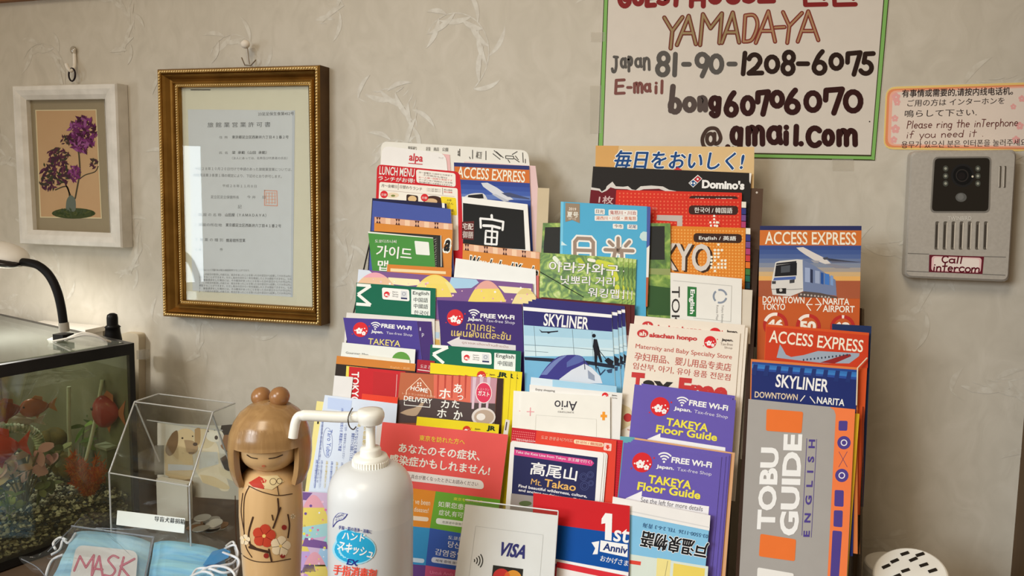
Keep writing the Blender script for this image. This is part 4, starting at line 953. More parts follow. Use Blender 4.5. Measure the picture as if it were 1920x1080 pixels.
for t, x0, y0, x1, y1, h in [('あ', 850, 736, 865, 738, 17), ('っ', 857.5, 749.5, 868, 750.5, 8.5), ('た', 847, 764, 860, 765.5, 14), ('か', 850, 786, 866, 788, 17), ('ホ', 823, 746, 843.5, 748, 18), ('カ', 826.5, 764, 841, 765.5, 14), ('ホ', 819, 782, 836, 784, 16), ('カ', 821, 799, 836, 801, 13)]: S.text(t, (x0, y0), (x1, y1), h, wt, .05, 0, 3)
S.circle(907, 736.5, 15.5, (236, 214, 212), 2.4, 'round_logo', ry=20); S.circle(907, 736.5, 14, (206, 52, 84), 2.7, 'round_logo', ry=18.5); S.text('ガスト', (896, 741), (917, 744), 9, wt, .05, 0, 3.6); S.text('レストラン', (896, 731), (917, 733), 4, (236, 190, 196), .01, 0, 3.6)
S.done()
S = Sheet('delivery_card', 'dark stack of delivery cards showing right of the steaming bowl card', 'card', [(760, 697), (944, 709.5), (940, 800), (755, 790)], (52, 30, 26), depth=50.7, th=0.0006, group='restaurant delivery cards'); S.done()

S = Sheet('yellow_form', 'pale yellow form showing left of the light blue postal form', 'leaflet', [(594, 752), (640, 757), (630, 925), (572, 921)], (224, 212, 140), depth=55.5, L=0.13); S.stroke([(596.5, 788), (596, 795)], 3, (40, 36, 30), 1, 'mark', False); S.done()
S = Sheet('postal_form', 'light blue postal form with sideways blue writing, behind the pump bottle', 'leaflet', [(609, 740.5), (745, 757), (738, 850), (578, 925)], (206, 216, 234), depth=56.6, L=0.13)
S.poly([(615, 745), (660, 751), (657, 772), (614, 766)], (184, 200, 232), .6, None)
bl, yl, gy = (94, 112, 178), (214, 190, 96), (140, 150, 186)
def side_text(t, x, y0, y1, h, c, bo=0.01): S.text(t, (x, y0), (x-(y1-y0)*.085, y1), h, c, bo, 0, 1.5, up=(1, .1))
side_text('ご不在連絡票 郵便物等お預かりのお知らせ', 604, 775, 905, 4, gy); S.stroke([(608, 770), (590, 915)], .8, bl, 1, 'rule', False)
side_text('Taro Yubin', 615, 805, 855, 8, bl, 0); S.ring(614, 830, 9, .8, gy, 1, 'oval', ry=28)
side_text('お届けのお知らせ 再配達のご希望', 640, 772, 845, 6, bl); side_text('お名前・ご住所・電話番号をご記入ください', 648, 780, 860, 4.5, gy); side_text('郵便ポストに投函してください', 659, 812, 868, 6.5, (104, 118, 170), .02); side_text('入れてないことを確かめて', 667, 800, 866, 6, (104, 118, 170), .02)
side_text('年末年始', 672, 780, 800, 6, yl, .02); side_text('お取扱期限', 682, 800, 840, 6, yl, .02); side_text('お問い合わせの際は', 640, 765, 790, 4, bl)
for k, c in enumerate([bl, gy, yl, bl, yl, gy]): side_text('お問い合わせ番号をお知らせください', 592+k*9.5, 862+k, 915, 4.2, c)
S.done()
S = Sheet('white_sheet', 'white sheet edge between the pump head and the coral poster', 'leaflet', [(707, 797), (732, 800), (726, 850), (702, 845)], (216, 212, 210), depth=60.5, group='white printed sheets'); S.done()

S = Sheet('health_poster', 'coral health notice with Japanese lettering and coloured blocks in other languages', 'poster', [(717, 791), (953, 815), (936, 950), (703, 925)], (222, 88, 84), depth=63, th=0.0007, r=0.002)
S.cur = 'language_block'
S.poly([(690, 905), (817, 921), (806, 990), (680, 978)], (218, 138, 46), .6); S.poly([(817, 921), (938, 937), (925, 1010), (806, 990)], (106, 166, 54), .6); S.poly([(680, 978), (806, 990), (798, 1060), (670, 1050)], (58, 146, 196), .6); S.poly([(806, 990), (925, 1010), (915, 1078), (798, 1060)], (58, 90, 168), .6); S.poly([(670, 1050), (798, 1060), (795, 1100), (665, 1090)], (106, 66, 130), .6); S.poly([(798, 1060), (915, 1078), (912, 1110), (795, 1100)], (196, 84, 116), .6)
S.cur = None
S.text('東京を訪れた方へ', (786, 826), (871, 834), 10.5, (240, 200, 70), .03); S.text('あなたのその症状、', (747, 848), (899, 864), 17.5, wt, .05); S.text('感染症かもしれません!', (729, 869), (917, 892), 18, wt, .05)
S.poly(rounded([(722, 878), (906, 901), (908, 918), (720, 896)], 9), (226, 222, 220), 1.2, 'white_pill#1'); S.text('滞在中に具合が悪くなったときにお読みください', (742, 894), (896, 912), 8, (112, 100, 98), .01)
S.text('東京を訪れた方', (850, 938), (905, 944), 6, (220, 220, 80), .02); S.text('如果您患有以下', (821, 950), (905, 961), 11, (232, 236, 226), .01); S.text('症状,有可能感染', (822, 966), (900, 976), 11, (232, 236, 226), .01); S.poly(rounded([(818, 971), (920, 984), (918, 995), (817, 982)], 5), (220, 224, 214), 1.2, 'white_pill#2'); S.text('在旅途中身体不适时请阅读', (829, 981), (900, 990), 5, (90, 100, 80))
S.text('ve been', (778, 945), (806, 948), 10, (244, 226, 200), .0); S.text('diseases!', (776, 959), (803, 962), 9, (244, 226, 200), .0); S.poly(rounded([(740, 964), (804, 970), (803, 978), (739, 972)], 4), (232, 214, 190), 1.2, 'white_pill#3'); S.text('you have', (750, 940), (775, 943), 9, (244, 226, 200))
S.text('도쿄를 방', (840, 1011), (880, 1016), 7, (226, 230, 240), .02); S.text('당신의 증상', (839, 1026), (905, 1036), 12, (236, 238, 244), .02); S.text('감염증일지도', (815, 1040), (895, 1053), 12, (236, 238, 244), .02); S.poly(rounded([(810, 1044), (910, 1058), (908, 1068), (808, 1054)], 5), (216, 220, 228), 1.2, 'white_pill#4'); S.text('체재 중에 몸이 안 좋아졌을', (816, 1053), (900, 1064), 5, (70, 74, 90), .01)
S.poly(rounded([(740, 1042), (796, 1048), (795, 1056), (739, 1050)], 4), (200, 220, 232), 1.2, 'white_pill#5')
S.text('Untuk Anda', (806, 1076), (850, 1080), 6, (230, 130, 160), .01)
S.done()
# ------------------------------------------------------------------ wide rack, right columns
S = Sheet('food_flyer', 'tan flyer with slanted blue Japanese lettering at the top right of the rack', 'flyer', [(1117, 273), (1414.5, 275.5), (1412, 420), (1114, 412)], (212, 182, 134), depth=0.8)
S.poly([(1117, 273), (1160, 273.4), (1150, 330), (1116, 330)], (204, 158, 96), .5, None)
S.text('毎日をおいしく!', (1150, 316), (1391, 319), 34, (26, 70, 128), .05, .16, 2, outline=(236, 232, 226), ow=.06); S.poly([(1264, 318), (1270, 313), (1278, 318), (1278, 330), (1264, 330)], (204, 60, 60), 3, 'red_mark'); S.done()
S = Sheet('brown_leaflet', 'small brown leaflet corner sticking out right of the pizza flyer', 'leaflet', [(1395, 352), (1431, 354), (1428, 420), (1393, 415)], (84, 64, 50), depth=3.0); S.circle(1419, 361, 2, (200, 190, 180), .8, 'mark'); S.done()
S = Sheet('pizza_flyer', 'black pizza flyer with torn white edge and red and blue tile logo', 'flyer', [(1112, 312), (1409, 324.5), (1404, 430), (1104, 415)], (36, 33, 32), depth=5.5)
K = lambda pts: [(1090+x/5.486, 260+y/5.486) for x, y in pts]
S.poly(K([(100, 500), (190, 515), (210, 545), (250, 520), (262, 488), (320, 442), (355, 490), (430, 495), (480, 488), (520, 522), (560, 530), (610, 490), (720, 482), (840, 492), (900, 525), (1000, 545), (1000, 700), (85, 690)]), (206, 202, 198), .6, 'torn_edge'); S.poly(K([(97, 525), (180, 535), (212, 556), (260, 535), (300, 500), (350, 515), (470, 520), (560, 545), (640, 520), (800, 515), (880, 545), (1000, 560), (1000, 720), (80, 700)]), (104, 22, 34), .9, 'red_band')
S.text('1枚', (1122, 381), (1149, 383), 14.5, (206, 176, 176), .04, .05)
S.text("Domino's", (1317, 352), (1394.5, 355), 14.5, (240, 236, 230), .05)
S.poly(K([(1198, 372), (1244, 412), (1150, 502), (1102, 456)]), (232, 228, 224), 1, 'tile_logo'); S.poly(K([(1199, 382), (1236, 413), (1196, 451), (1156, 420)]), (176, 40, 52), 1.4, 'tile_logo'); S.poly(K([(1150, 426), (1190, 457), (1149, 493), (1111, 456)]), (28, 76, 132), 1.4, 'tile_logo')
for x, y in ((1197, 416), (1133, 457), (1162, 459)): S.circle(1090+x/5.486, 260+y/5.486, 2, (240, 236, 232), 1.8, 'tile_logo', n=8)
S.poly([(1405, 324.5), (1409, 324.7), (1407, 345), (1405, 340)], (230, 226, 222), 1, None); S.done()

def tabs(S, x, y0, y1, w_, cols, dx):
    n = len(cols)
    for k, c in enumerate(cols):
        a, b = y0+(y1-y0)*k/n, y0+(y1-y0)*(k+.9)/n; S.poly([(x+dx*k/n, a), (x+w_+dx*k/n, a+.5), (x+w_+dx*(k+1)/n, b+.5), (x+dx*(k+1)/n, b)], c, 1, 'index_tabs')
tc_ = [(226, 220, 206), (52, 58, 124), (112, 76, 136), (170, 64, 110), (196, 62, 62), (214, 110, 44), (64, 116, 60), (34, 100, 80), (30, 66, 76)]
def kguide(label, quad, depth, pill_y):
    S = Sheet('red_guidebook', label, 'booklet', quad, (204, 50, 36), depth=depth, th=0.0022, group='dotted city guidebooks', r=0.001)
    (ax, ay), (bx, by) = quad[0], quad[1]
    dots(S, [(ax+3, ay+3), (bx-3, by+3), (bx-3, by+120), (ax+3, ay+116)], 32, 17, 1.7, (226, 104, 74), .5)
    S.poly(rounded([(1292, pill_y), (1384, pill_y+1), (1383.5, pill_y+18), (1291, pill_y+17)], 7), (60, 34, 30), 1, 'language_pill'); S.text('한국어 / 韓国語', (1302, pill_y+14), (1373, pill_y+15), 10.5, (240, 232, 226), .02)
    return S
S = kguide('red dotted guidebook at the back, only its top showing below the pizza flyer', [(1155.5, 356), (1391, 361.5), (1391, 420), (1152, 416)], 9.5, 367); S.done()
S = kguide('red dotted guidebook with Korean language pill', [(1163, 370.5), (1390, 373), (1389, 440), (1158, 436)], 13, 385)
S.poly([(1232, 403), (1279.5, 404), (1279, 470), (1269, 470), (1269.5, 415), (1231, 413)], (186, 174, 168), 1.4, 'grey_title')
for x, y in [(1339, 405), (1339, 411), (1332, 417), (1339, 417), (1347, 417.5), (1333, 423), (1340, 423)]: S.circle(x, y, 2.2, (240, 230, 220), 1.4, 'white_dots', n=8)
tabs(S, 1390.5, 378, 440, 8.5, tc_[:5], -1); S.text('가이드', (1222, 394), (1232, 394.5), 6, (226, 150, 140)); S.done()
S = Sheet('orange_guidebook', 'orange dotted guidebook with English language pill and big grey letters', 'booklet', [(1168, 421), (1398, 427.5), (1396, 545), (1166, 535)], (212, 128, 44), depth=17.5, th=0.003, group='dotted city guidebooks')
dots(S, [(1257, 428), (1395, 431), (1394, 545), (1257, 540)], 23, 19, 1.8, (230, 166, 84), .5)
S.poly(rounded([(1300.5, 437), (1391, 439), (1390.5, 456), (1300, 454)], 7), (58, 36, 28), 1, 'language_pill'); S.text('English / 英語', (1310.5, 451), (1380, 452.5), 9.5, (240, 234, 226), .03)
S.text('TOKYO', (1176, 505), (1335, 511), 50, (60, 40, 28), .02, 0, 1.2, 'grey_title'); S.text('TOKYO', (1172, 503), (1331, 508), 49, (206, 198, 190), .02, 0, 2, 'grey_title')
for i, j in [(1, 0), (2, 0), (3, 0), (1, 1), (2, 1), (0, 2), (1, 2), (2, 2), (0, 3), (1, 3), (3, 3), (4, 3), (0, 4), (2, 4), (3, 4), (4, 4), (0, 5), (1, 5), (2, 5), (3, 5), (4, 5), (1, 6), (2, -1.6), (1.6, -7), (1.6, -8)]: S.circle(1334+i*6.5, 469+j*6.5, 2.5, (242, 232, 214), 1.6, 'white_dots', n=8)
tabs(S, 1398.5, 427.5, 542, 8.5, tc_, -1); S.done()

leafmat = noise_mat('foliage_print', [(0.25, (38, 66, 24)), (0.45, (84, 124, 44)), (0.6, (150, 178, 70)), (0.8, (214, 222, 160))], 70, 0.35, 6, 1.6)
parkmat = noise_mat('park_print', [(0.3, (40, 74, 30)), (0.55, (94, 132, 42)), (0.75, (166, 188, 84))], 60, 0.35, 6, 1.0)
S = Sheet('green_booklet', 'wide green park booklet with a dark panel, behind the sky blue one', 'booklet', [(1018, 418), (1257, 418.5), (1257, 600), (1008, 590)], (90, 128, 50), depth=21, th=0.0012, mat=parkmat)
S.poly([(1022, 426), (1246, 424), (1246, 487), (1018, 485)], (44, 44, 42), .8, 'dark_panel'); S.poly([(1217, 535), (1257, 540), (1257, 592), (1215, 590)], (52, 84, 46), .7, 'picture'); S.poly([(1217, 503), (1257, 504), (1257, 516), (1217, 514)], (140, 150, 96), .6, 'picture'); S.done()
S = Sheet('blue_magazine', 'sky blue magazine with brown ribbon and large outlined characters', 'magazine', [(1051.5, 378), (1213, 387), (1211, 600), (1048, 590)], (80, 166, 204), depth=25, th=0.003, edge=ink((206, 200, 214)))
S.poly([(1051.5, 378), (1057, 378.3), (1053, 590), (1048, 590)], (112, 190, 222), .5, None)
S.poly([(1060, 380.5), (1087, 382), (1087, 418.5), (1073, 412.5), (1060, 416)], (146, 128, 108), 1, 'ribbon'); S.text('2019', (1066.5, 394), (1080, 395), 5, (226, 216, 204), .02); S.text('夏号', (1063, 407), (1084, 408), 10, (236, 230, 220), .04); S.text('10〜12', (1066, 412), (1080, 412.5), 4, (226, 216, 204), .02)
for q, t, c in [((1115, 391, 1134, 402.5), '日光', (110, 100, 96)), ((1141, 393, 1195, 405), '鬼怒川・川治', (176, 66, 56)), ((1115, 404, 1195, 415), '湯西川・川俣・奥鬼怒', (200, 110, 70)), ((1149, 419.5, 1169, 429.5), '今市', (80, 70, 66)), ((1176, 420.5, 1195, 430.5), '足尾', (80, 70, 110))]:
    x0, y0, x1, y1 = q; S.poly(rounded([(x0, y0), (x1, y0+1), (x1, y1), (x0, y1-1)], 2), (226, 224, 220), 1, 'place_labels'); S.text(t, (x0+2.5, y1-3), (x1-2.5, y1-2), (y1-y0)*.62, c, .02)
K = lambda pts: [(1000+x/4.5, 360+y/4.5) for x, y in pts]
for wd, c, ly in ((13, (232, 228, 222), 1.2), (6.5, (150, 130, 116), 3)):
    for kk_, st in enumerate([[(350, 640), (350, 420), (375, 390), (480, 395), (505, 425), (505, 640)], [(355, 490), (500, 495)], [(715, 390), (715, 500)], [(640, 420), (672, 450)], [(810, 420), (778, 455)], [(605, 487), (840, 497)], [(690, 500), (672, 580), (610, 640)], [(745, 500), (748, 600), (830, 640)]]): S.stroke(K(st), wd, c, ly+.25*(kk_ % 3), 'big_characters')
S.poly([(1206, 434), (1213, 435), (1212.5, 452), (1204, 451), (1199, 445), (1201, 438)], (190, 214, 214), .8, None)
S.poly([(1053, 452), (1060, 458), (1064, 460), (1052, 460)], (200, 226, 236), .8, None); S.poly([(1213.3, 387), (1220, 388), (1218, 460), (1212.5, 465)], (74, 92, 160), 1, 'spine'); S.poly([(1212.5, 465), (1218, 460), (1216, 520), (1211.5, 520)], (226, 222, 216), 1, 'spine'); S.poly([(1211.5, 520), (1216, 520), (1214, 575), (1210.5, 575)], (176, 92, 60), 1, 'spine'); S.done()
S = Sheet('walking_map', 'leafy green walking map with white Korean lettering, front of its stack', 'booklet', [(1013, 473.5), (1169, 483.5), (1166, 570), (1011, 565)], (92, 140, 50), depth=30, th=0.0006, mat=leafmat, group='leafy green walking maps')
for st, wd, c in [([(1013, 510), (1094, 557)], 1.6, (30, 40, 22)), ([(1040, 484), (1049, 494)], 8, (222, 230, 214)), ([(1122, 492), (1146, 498), (1155, 522)], 11, (196, 204, 70)), ([(1157, 538), (1158, 556)], 9, (196, 204, 70)), ([(1104, 487), (1114, 489)], 6, (230, 228, 214)), ([(1086, 487), (1095, 498)], 8, (170, 186, 60))]: S.stroke(st, wd, c, .6, 'leaf_picture')
S.text('아라카와구', (1029, 509), (1160, 517), 20, (240, 242, 236), .035, 0, 2, outline=(44, 70, 34), ow=.04); S.text('닛뽀리 거리', (1051, 533), (1152, 537), 17, (240, 242, 236), .03, 0, 2, outline=(44, 70, 34), ow=.04); S.text('워킹맵', (1102, 556), (1160, 560), 17, (240, 242, 236), .03, 0, 2, outline=(44, 70, 34), ow=.04); S.done()
for k, (dx, lb) in enumerate([(9, 'second leafy walking map, a strip right of the front one'), (16, 'third leafy walking map of the green stack'), (23, 'rearmost leafy walking map of the green stack')]): S.copy(dx, .8*(k+1), .9*(k+1), lb)
S = Sheet('city_map', 'white city map with sideways capitals and a green language block', 'leaflet', [(1257, 511), (1391, 522.5), (1389.5, 612), (1257, 596)], (222, 220, 214), depth=32, th=0.0008)
S.text('TOKYO', (1259.5, 537), (1259, 662), 15, (46, 42, 40), .0, up=(1, .02)); S.poly([(1289, 537), (1306, 538.5), (1305, 594), (1288.5, 592.5)], (44, 112, 58), 1, 'language_block'); S.text('English', (1292.5, 543), (1291.5, 588), 10, (236, 240, 232), .03, up=(1, .03))
for a0 in (15, 135, 255): S.ring(1350, 555.5, 12, 3.4, (130, 140, 156), 1, 'ring_logo', a0=a0, a1=a0+95)
S.stroke([(1262, 526), (1372, 536), (1370, 603), (1300, 596)], .8, (180, 178, 172), 1, 'rule', False); S.text('Tokyo Subway', (1352, 572), (1351, 606), 5, (150, 148, 144), up=(1, .03)); S.text('Route Map', (1342, 572), (1341.5, 600), 5, (150, 148, 144), up=(1, .03)); S.done()
S = Sheet('white_leaflet', 'plain cream leaflet behind the city map with the green block', 'leaflet', [(1330, 537), (1411, 544), (1407, 630), (1328, 620)], (206, 196, 180), depth=30, th=0.001); S.done()

# airport train, sky blue cover
S = Sheet('skyliner_brochure', 'navy headed airport train brochure with blue terminal picture, front of a thick stack', 'brochure', [(980.5, 568.5), (1146.5, 583.5), (1154, 724), (984, 728)], (168, 202, 220), depth=40, th=0.0012, group='airport train brochures')
S.poly([(980.5, 568.5), (1146.5, 583.5), (1147, 590), (981, 575)], (50, 44, 108), .6, None); S.poly([(981, 575), (1147, 590), (1147.3, 596), (981.3, 582)], (230, 230, 232), .7, None); S.poly([(981.3, 582), (1147.3, 596), (1148, 622), (982, 609.5)], (44, 40, 104), .8, None)
S.text('SKYLINER', (1019, 610), (1102, 617.5), 22, (240, 240, 240), .02)
S.cur = 'picture'
sky_bands(S, [(982, 609.5), (1148, 622), (1150, 668), (983, 668)], [(160, 198, 218), (180, 210, 224), (196, 218, 226)], .6)
S.poly([(983, 668), (1150, 668), (1155, 760), (985, 760)], (112, 172, 206), .6)
K = lambda pts: [(970+x/4.32, 550+y/4.32) for x, y in pts]
for P in [[(135, 265), (150, 510)], [(445, 290), (460, 500)], [(55, 415), (445, 440), (780, 470)], [(605, 310), (615, 540)], [(60, 465), (250, 478)]]: S.stroke(K(P), .9, (110, 130, 140), 1, cap=False)
S.poly(K([(55, 515), (250, 525), (560, 545), (785, 580), (785, 610), (560, 575), (60, 540)]), (28, 34, 52), 1.2)
S.poly(K([(175, 290), (200, 308), (260, 308), (330, 302), (330, 312), (270, 318), (250, 328), (240, 318), (195, 318)]), (24, 26, 36), 1.6)
S.circle(1113.5, 629.5, 3.6, (20, 20, 28), 2); S.poly(K([(618, 370), (645, 372), (662, 440), (668, 475), (690, 560), (672, 560), (650, 500), (645, 560), (640, 640), (625, 560), (622, 480), (612, 430)]), (20, 20, 28), 2); S.stroke(K([(650, 430), (668, 470), (720, 535)]), 1.3, (20, 20, 28), 2); S.poly(K([(705, 545), (735, 520), (780, 550), (770, 590), (740, 580)]), (24, 24, 34), 2); S.poly(K([(720, 620), (770, 610), (765, 645), (735, 645)]), (50, 70, 100), 1.8); S.stroke(K([(650, 600), (672, 660), (710, 620)]), 2.4, (40, 60, 90), 1.8)
S.poly(K(curve2([(170, 690), (240, 590), (330, 515), (440, 498), (520, 510), (560, 560), (690, 720)], 4)), (58, 54, 130), 2.2); S.poly(K([(340, 695), (440, 620), (545, 570), (600, 600), (670, 670), (690, 730), (340, 730)]), (206, 212, 222), 2.4); S.poly(K(curve2([(190, 660), (270, 570), (350, 515), (400, 503), (330, 560), (240, 660)], 3)), (108, 122, 176), 2.5); S.poly(K(curve2([(400, 560), (470, 505), (500, 505), (540, 545), (400, 600)], 3)), (84, 98, 160), 2.5); S.poly(K([(570, 620), (625, 665), (628, 710), (575, 690)]), (140, 150, 170), 2.7); S.stroke(K([(540, 530), (548, 615)]), 1.5, (46, 50, 80), 2.7)
S.cur = None
S.done()
for k, (dx, dy, c, lb) in enumerate([(10, -4, 0, 'second airport train brochure behind the navy headed one'), (17, -7, 0, 'third airport train brochure in the thick stack'), (24, -9, 0, 'fourth airport train brochure in the thick stack')]): S.copy(dx, dy, 1.4*(k+1), lb)
for k in range(2):
    T = Sheet('red_brochure', ['dark red brochure at the back of the airport train stack', 'dark red brochure in the middle of the airport train stack'][k], 'brochure', [(1015-k*4, 557+k), (1190-k*8, 572+k), (1190-k*8, 700), (1015, 700)], (84, 30, 28), depth=33.5+k*1.1, th=0.0008, edge=ink((150, 110, 100)), group='dark red brochures'); T.poly([(1150, 626), (1186-k*6, 629), (1186-k*6, 662), (1150, 658)], (170, 140, 136), .8, 'pale_box'); T.done()
S = Sheet('pale_blue_leaflet', 'pale blue and white leaflet below the airport terminal picture', 'leaflet', [(995.5, 707), (1156, 724.5), (1156, 760), (992, 750)], (206, 220, 230), depth=52.6); S.poly([(1036, 712), (1156, 725), (1156, 760), (1036, 750)], (158, 200, 224), .6, None); S.done()
S = Sheet('white_sheet', 'white sheet with a small red blossom logo behind the upside down shop leaflet', 'leaflet', [(993, 721), (1167, 737), (1162, 830), (990, 815)], (224, 222, 218), depth=54, group='white printed sheets'); taxfree(S, 1134.5, 742, 6); S.text('Japan.', (1147, 742.5), (1157, 743.5), 3, (70, 66, 64), .02); S.text('Tax-free', (1147, 747), (1157, 748), 3, (130, 126, 124)); S.text('Enjoy shopping', (1004, 733), (1040, 736), 5, (70, 66, 64)); S.done()
S = Sheet('shop_leaflet', 'cream leaflet with upside down lettering and an orange plus sign', 'leaflet', [(977, 733.5), (1144, 744), (1144, 822), (974, 808)], (228, 226, 218), depth=57, th=0.0008, group='cream shop leaflets')
S.text('Ario', (1082, 752.5), (1040, 750.5), 18, (50, 46, 56), .0); S.text('SUMITOMO', (1076, 772), (1046, 770.5), 3, (120, 116, 116))
for x, y, c, wd in ((994.5, 772, (222, 150, 156), 1.6), (1132, 780, (232, 150, 44), 5)): S.stroke([(x-(7 if wd < 2 else 6), y-.3), (x+(7 if wd < 2 else 6), y+.3)], wd, c, 1, 'plus_sign', False); S.stroke([(x, y-8), (x-.5, y+8)], wd, c, 1.1, 'plus_sign', False)
S.stroke([(1005, 778), (1118, 786), (1118, 822)], .7, (206, 204, 196), 1, 'rule', False); S.stroke([(1005, 778), (1003, 812)], .7, (206, 204, 196), 1, 'rule', False); S.done()
S.copy(-14, -1, 1.6, 'second cream shop leaflet, its edge showing left of the upside down one')
S = Sheet('white_slip', 'small white slips with dark print behind the left edge of the cream leaflets', 'leaflet', [(948, 786), (956, 788), (952, 815), (944, 812)], (214, 208, 200), depth=58.5); S.stroke([(950, 792), (948, 806)], 2, (60, 40, 50), .8, 'lettering'); S.done()

# baby shop leaflet
S = Sheet('baby_shop_leaflet', 'large cream leaflet with red lettering in three languages, front copy', 'leaflet', [(1181.5, 606.5), (1388, 625), (1379, 745), (1164, 760)], (224, 214, 200), depth=44, th=0.0008, group='cream baby shop leaflets')
rr_ = (190, 56, 56); rb = (184, 88, 78)
S.circle(1205, 625, 10.5, rr_, 1, 'round_badge', ry=7.5); S.text('ah', (1199, 629), (1211, 629.6), 8, (232, 222, 208), .03, 0, 2.2); S.text('akachan honpo', (1217.5, 634), (1306, 641), 10, rr_, .04)
taxfree(S, 1331.5, 641.5, 11.5); S.text('Japan.', (1353, 640), (1374, 641.5), 5.5, (60, 50, 46), .04); S.text('Tax-free', (1350.5, 647), (1373.5, 648.5), 5, (150, 136, 126), .0); S.text('Shop', (1358, 654.5), (1373, 655.5), 5, (150, 136, 126), .0)
S.text('Maternity and Baby Specialty Store', (1191, 655), (1371.5, 676), 11, rb, .0); S.text('孕妇用品、婴儿用品专卖店', (1189, 675), (1370, 696.5), 15, rb, .008); S.text('임산부, 아기, 유아 용품 전문점', (1186, 692), (1368.5, 714.5), 13, rb, .008)
S.text('T', (1183, 735), (1204, 737), 35, rr_, .05); S.text('ax', (1206, 738), (1256, 742), 24, (44, 40, 38), .04); S.text('Free', (1273, 744), (1360, 752), 34, rr_, .05)
S.circle(1177, 783, 8, (180, 52, 52), 1, 'round_badge', n=20); S.poly([(1165, 757), (1180, 764), (1196, 790), (1162, 808)], (206, 188, 150), .6, None); S.text('Maternity', (1176, 808), (1186, 809), 4, rb); S.done()
for dx, dy, dm, lb in [(9, -15, 1.5, 'second cream baby shop leaflet, its red heading showing above the front copy'), (14, -10, 2.6, 'third cream baby shop leaflet, an edge right of the front copy')]: S.copy(dx, dy, dm, lb)

# purple floor guides, right column
def takeya(label, quad, depth, g, t1, t2, arrow, see):
    S = purple('purple_flyer', label, quad, depth, (100, 86, 168), g)
    S.text('TAKEYA', *t1, yel, .03); S.text('Floor Guide', *t2, yel, .03); S.poly(arrow, (230, 228, 230), 1.2, 'arrow')
    if see: S.text('See the left for more details', *see, (84, 80, 86), .0)
    S.done(); return S
S = takeya('purple floor guide flyer, upper one with yellow lettering in the right column', [(1204, 727), (1380, 750.5), (1373, 845), (1194, 825)], 57, dict(logo=(1237.5, 762.5, 18), wifi=(1278.5, 760, .75), free=((1292, 759.5), (1364, 770), 9.5), jp=((1263.5, 770), (1296, 775), 8), tf=((1301, 776), (1364, 787), 8)),
           ((1249, 797), (1326, 809), 13.5), ((1230, 810), (1343, 827), 13.5), [(1214, 823), (1238.5, 812.5), (1238, 820), (1360, 839), (1360, 850), (1214, 830)], None)
for dx, dy, dm, lb in [(-6, -3.5, .8, 'second purple flyer just behind the upper floor guide'), (-10, -5, 1.5, 'third purple flyer in the upper right stack'), (-14, -6.5, 2.2, 'fourth purple flyer in the upper right stack'), (-1, -8, 2.9, 'rearmost purple flyer in the upper right stack')]: S.copy(dx, dy, dm, lb)
S = Sheet('tan_leaflet', 'tan leaflet edge between the two purple floor guides', 'leaflet', [(1190, 820.5), (1378, 849), (1374, 900), (1188, 880)], (206, 158, 116), depth=64.5); S.done()
S = Sheet('teal_leaflet', 'teal leaflet corner left of the lower purple floor guide', 'leaflet', [(1163, 818), (1190, 820), (1188, 860), (1160, 855)], (96, 160, 170), depth=63.6); S.done()
S = takeya('purple floor guide flyer, lower one with white arrow in the right column', [(1169.5, 829.5), (1353, 857), (1343, 975), (1159, 935)], 69, dict(logo=(1204, 867, 18.7), wifi=(1245, 866, .84), free=((1259, 867), (1333.5, 877), 10), jp=((1230.5, 879), (1263, 883), 8), tf=((1269, 884), (1333.5, 894), 8)),
           ((1215.5, 905), (1294.5, 917), 14.5), ((1195, 918), (1311.5, 936), 14.5), [(1174, 934), (1204, 920.5), (1203, 931), (1329.5, 949.5), (1328, 968), (1160, 945)], ((1201, 941), (1317, 959), 9))
for dx, dy, dm, lb in [(8, -1, .9, 'second purple flyer, a strip right of the lower floor guide'), (14, -3, 1.7, 'third purple flyer in the lower right stack'), (17, -6, 2.5, 'rearmost purple flyer in the lower right stack')]: S.copy(dx, dy, dm, lb)

# red guides and mountain leaflet
S = Sheet('red_dotted_leaflet', 'crimson dotted leaflet behind the mountain leaflet', 'leaflet', [(960, 801.5), (1168, 825.5), (1157, 940), (944, 1000)], (190, 28, 44), depth=64)
dots(S, [(962, 806), (1004, 811), (1000, 835), (957, 832)], 12, 6, 1.2, (224, 120, 120), .5); dots(S, [(1150, 828), (1166, 830), (1157, 940), (1143, 936)], 4, 24, 1.0, (160, 20, 36), .5); S.text('Singapore', (968, 826), (1004, 830), 4, (230, 200, 200), .02); S.done()
S = Sheet('orange_red_guide', 'orange red Korean guide with cream pill, above the mountain leaflet', 'leaflet', [(1006, 807.5), (1156, 826), (1150, 940), (996, 900)], (214, 64, 46), depth=66)
S.text('도쿄 관광공식가이드', (1014.5, 823), (1074, 830), 6.5, (238, 180, 160), .01); S.poly(rounded([(1076, 823.5), (1132, 830.5), (1131.5, 838.5), (1075.5, 831.5)], 4), (236, 206, 170), 1, 'language_pill'); S.text('한국어 / 韓国語', (1079, 831), (1129, 837), 5.5, (206, 90, 70), .02); S.poly(rounded([(1132.5, 830), (1147, 832), (1146, 846), (1131.5, 844)], 2), (236, 196, 186), 1, 'download_icon'); S.poly([(1137, 834), (1142, 834.6), (1141.7, 838), (1144, 838.4), (1139.3, 843), (1135, 837.2), (1137, 837.4)], (214, 64, 46), 1.5, 'download_icon'); S.done()
S = Sheet('mountain_leaflet', 'white bordered navy leaflet with white mountain characters and pink banner', 'leaflet', [(957.5, 826), (1132.5, 848.5), (1124, 945), (948, 950)], (232, 230, 228), depth=70, th=0.0008, r=0.004, group='mountain leaflets')
S.poly([(964.5, 838), (1120.5, 858), (1114, 960), (958.5, 940)], (38, 40, 82), .6, 'cover_picture')
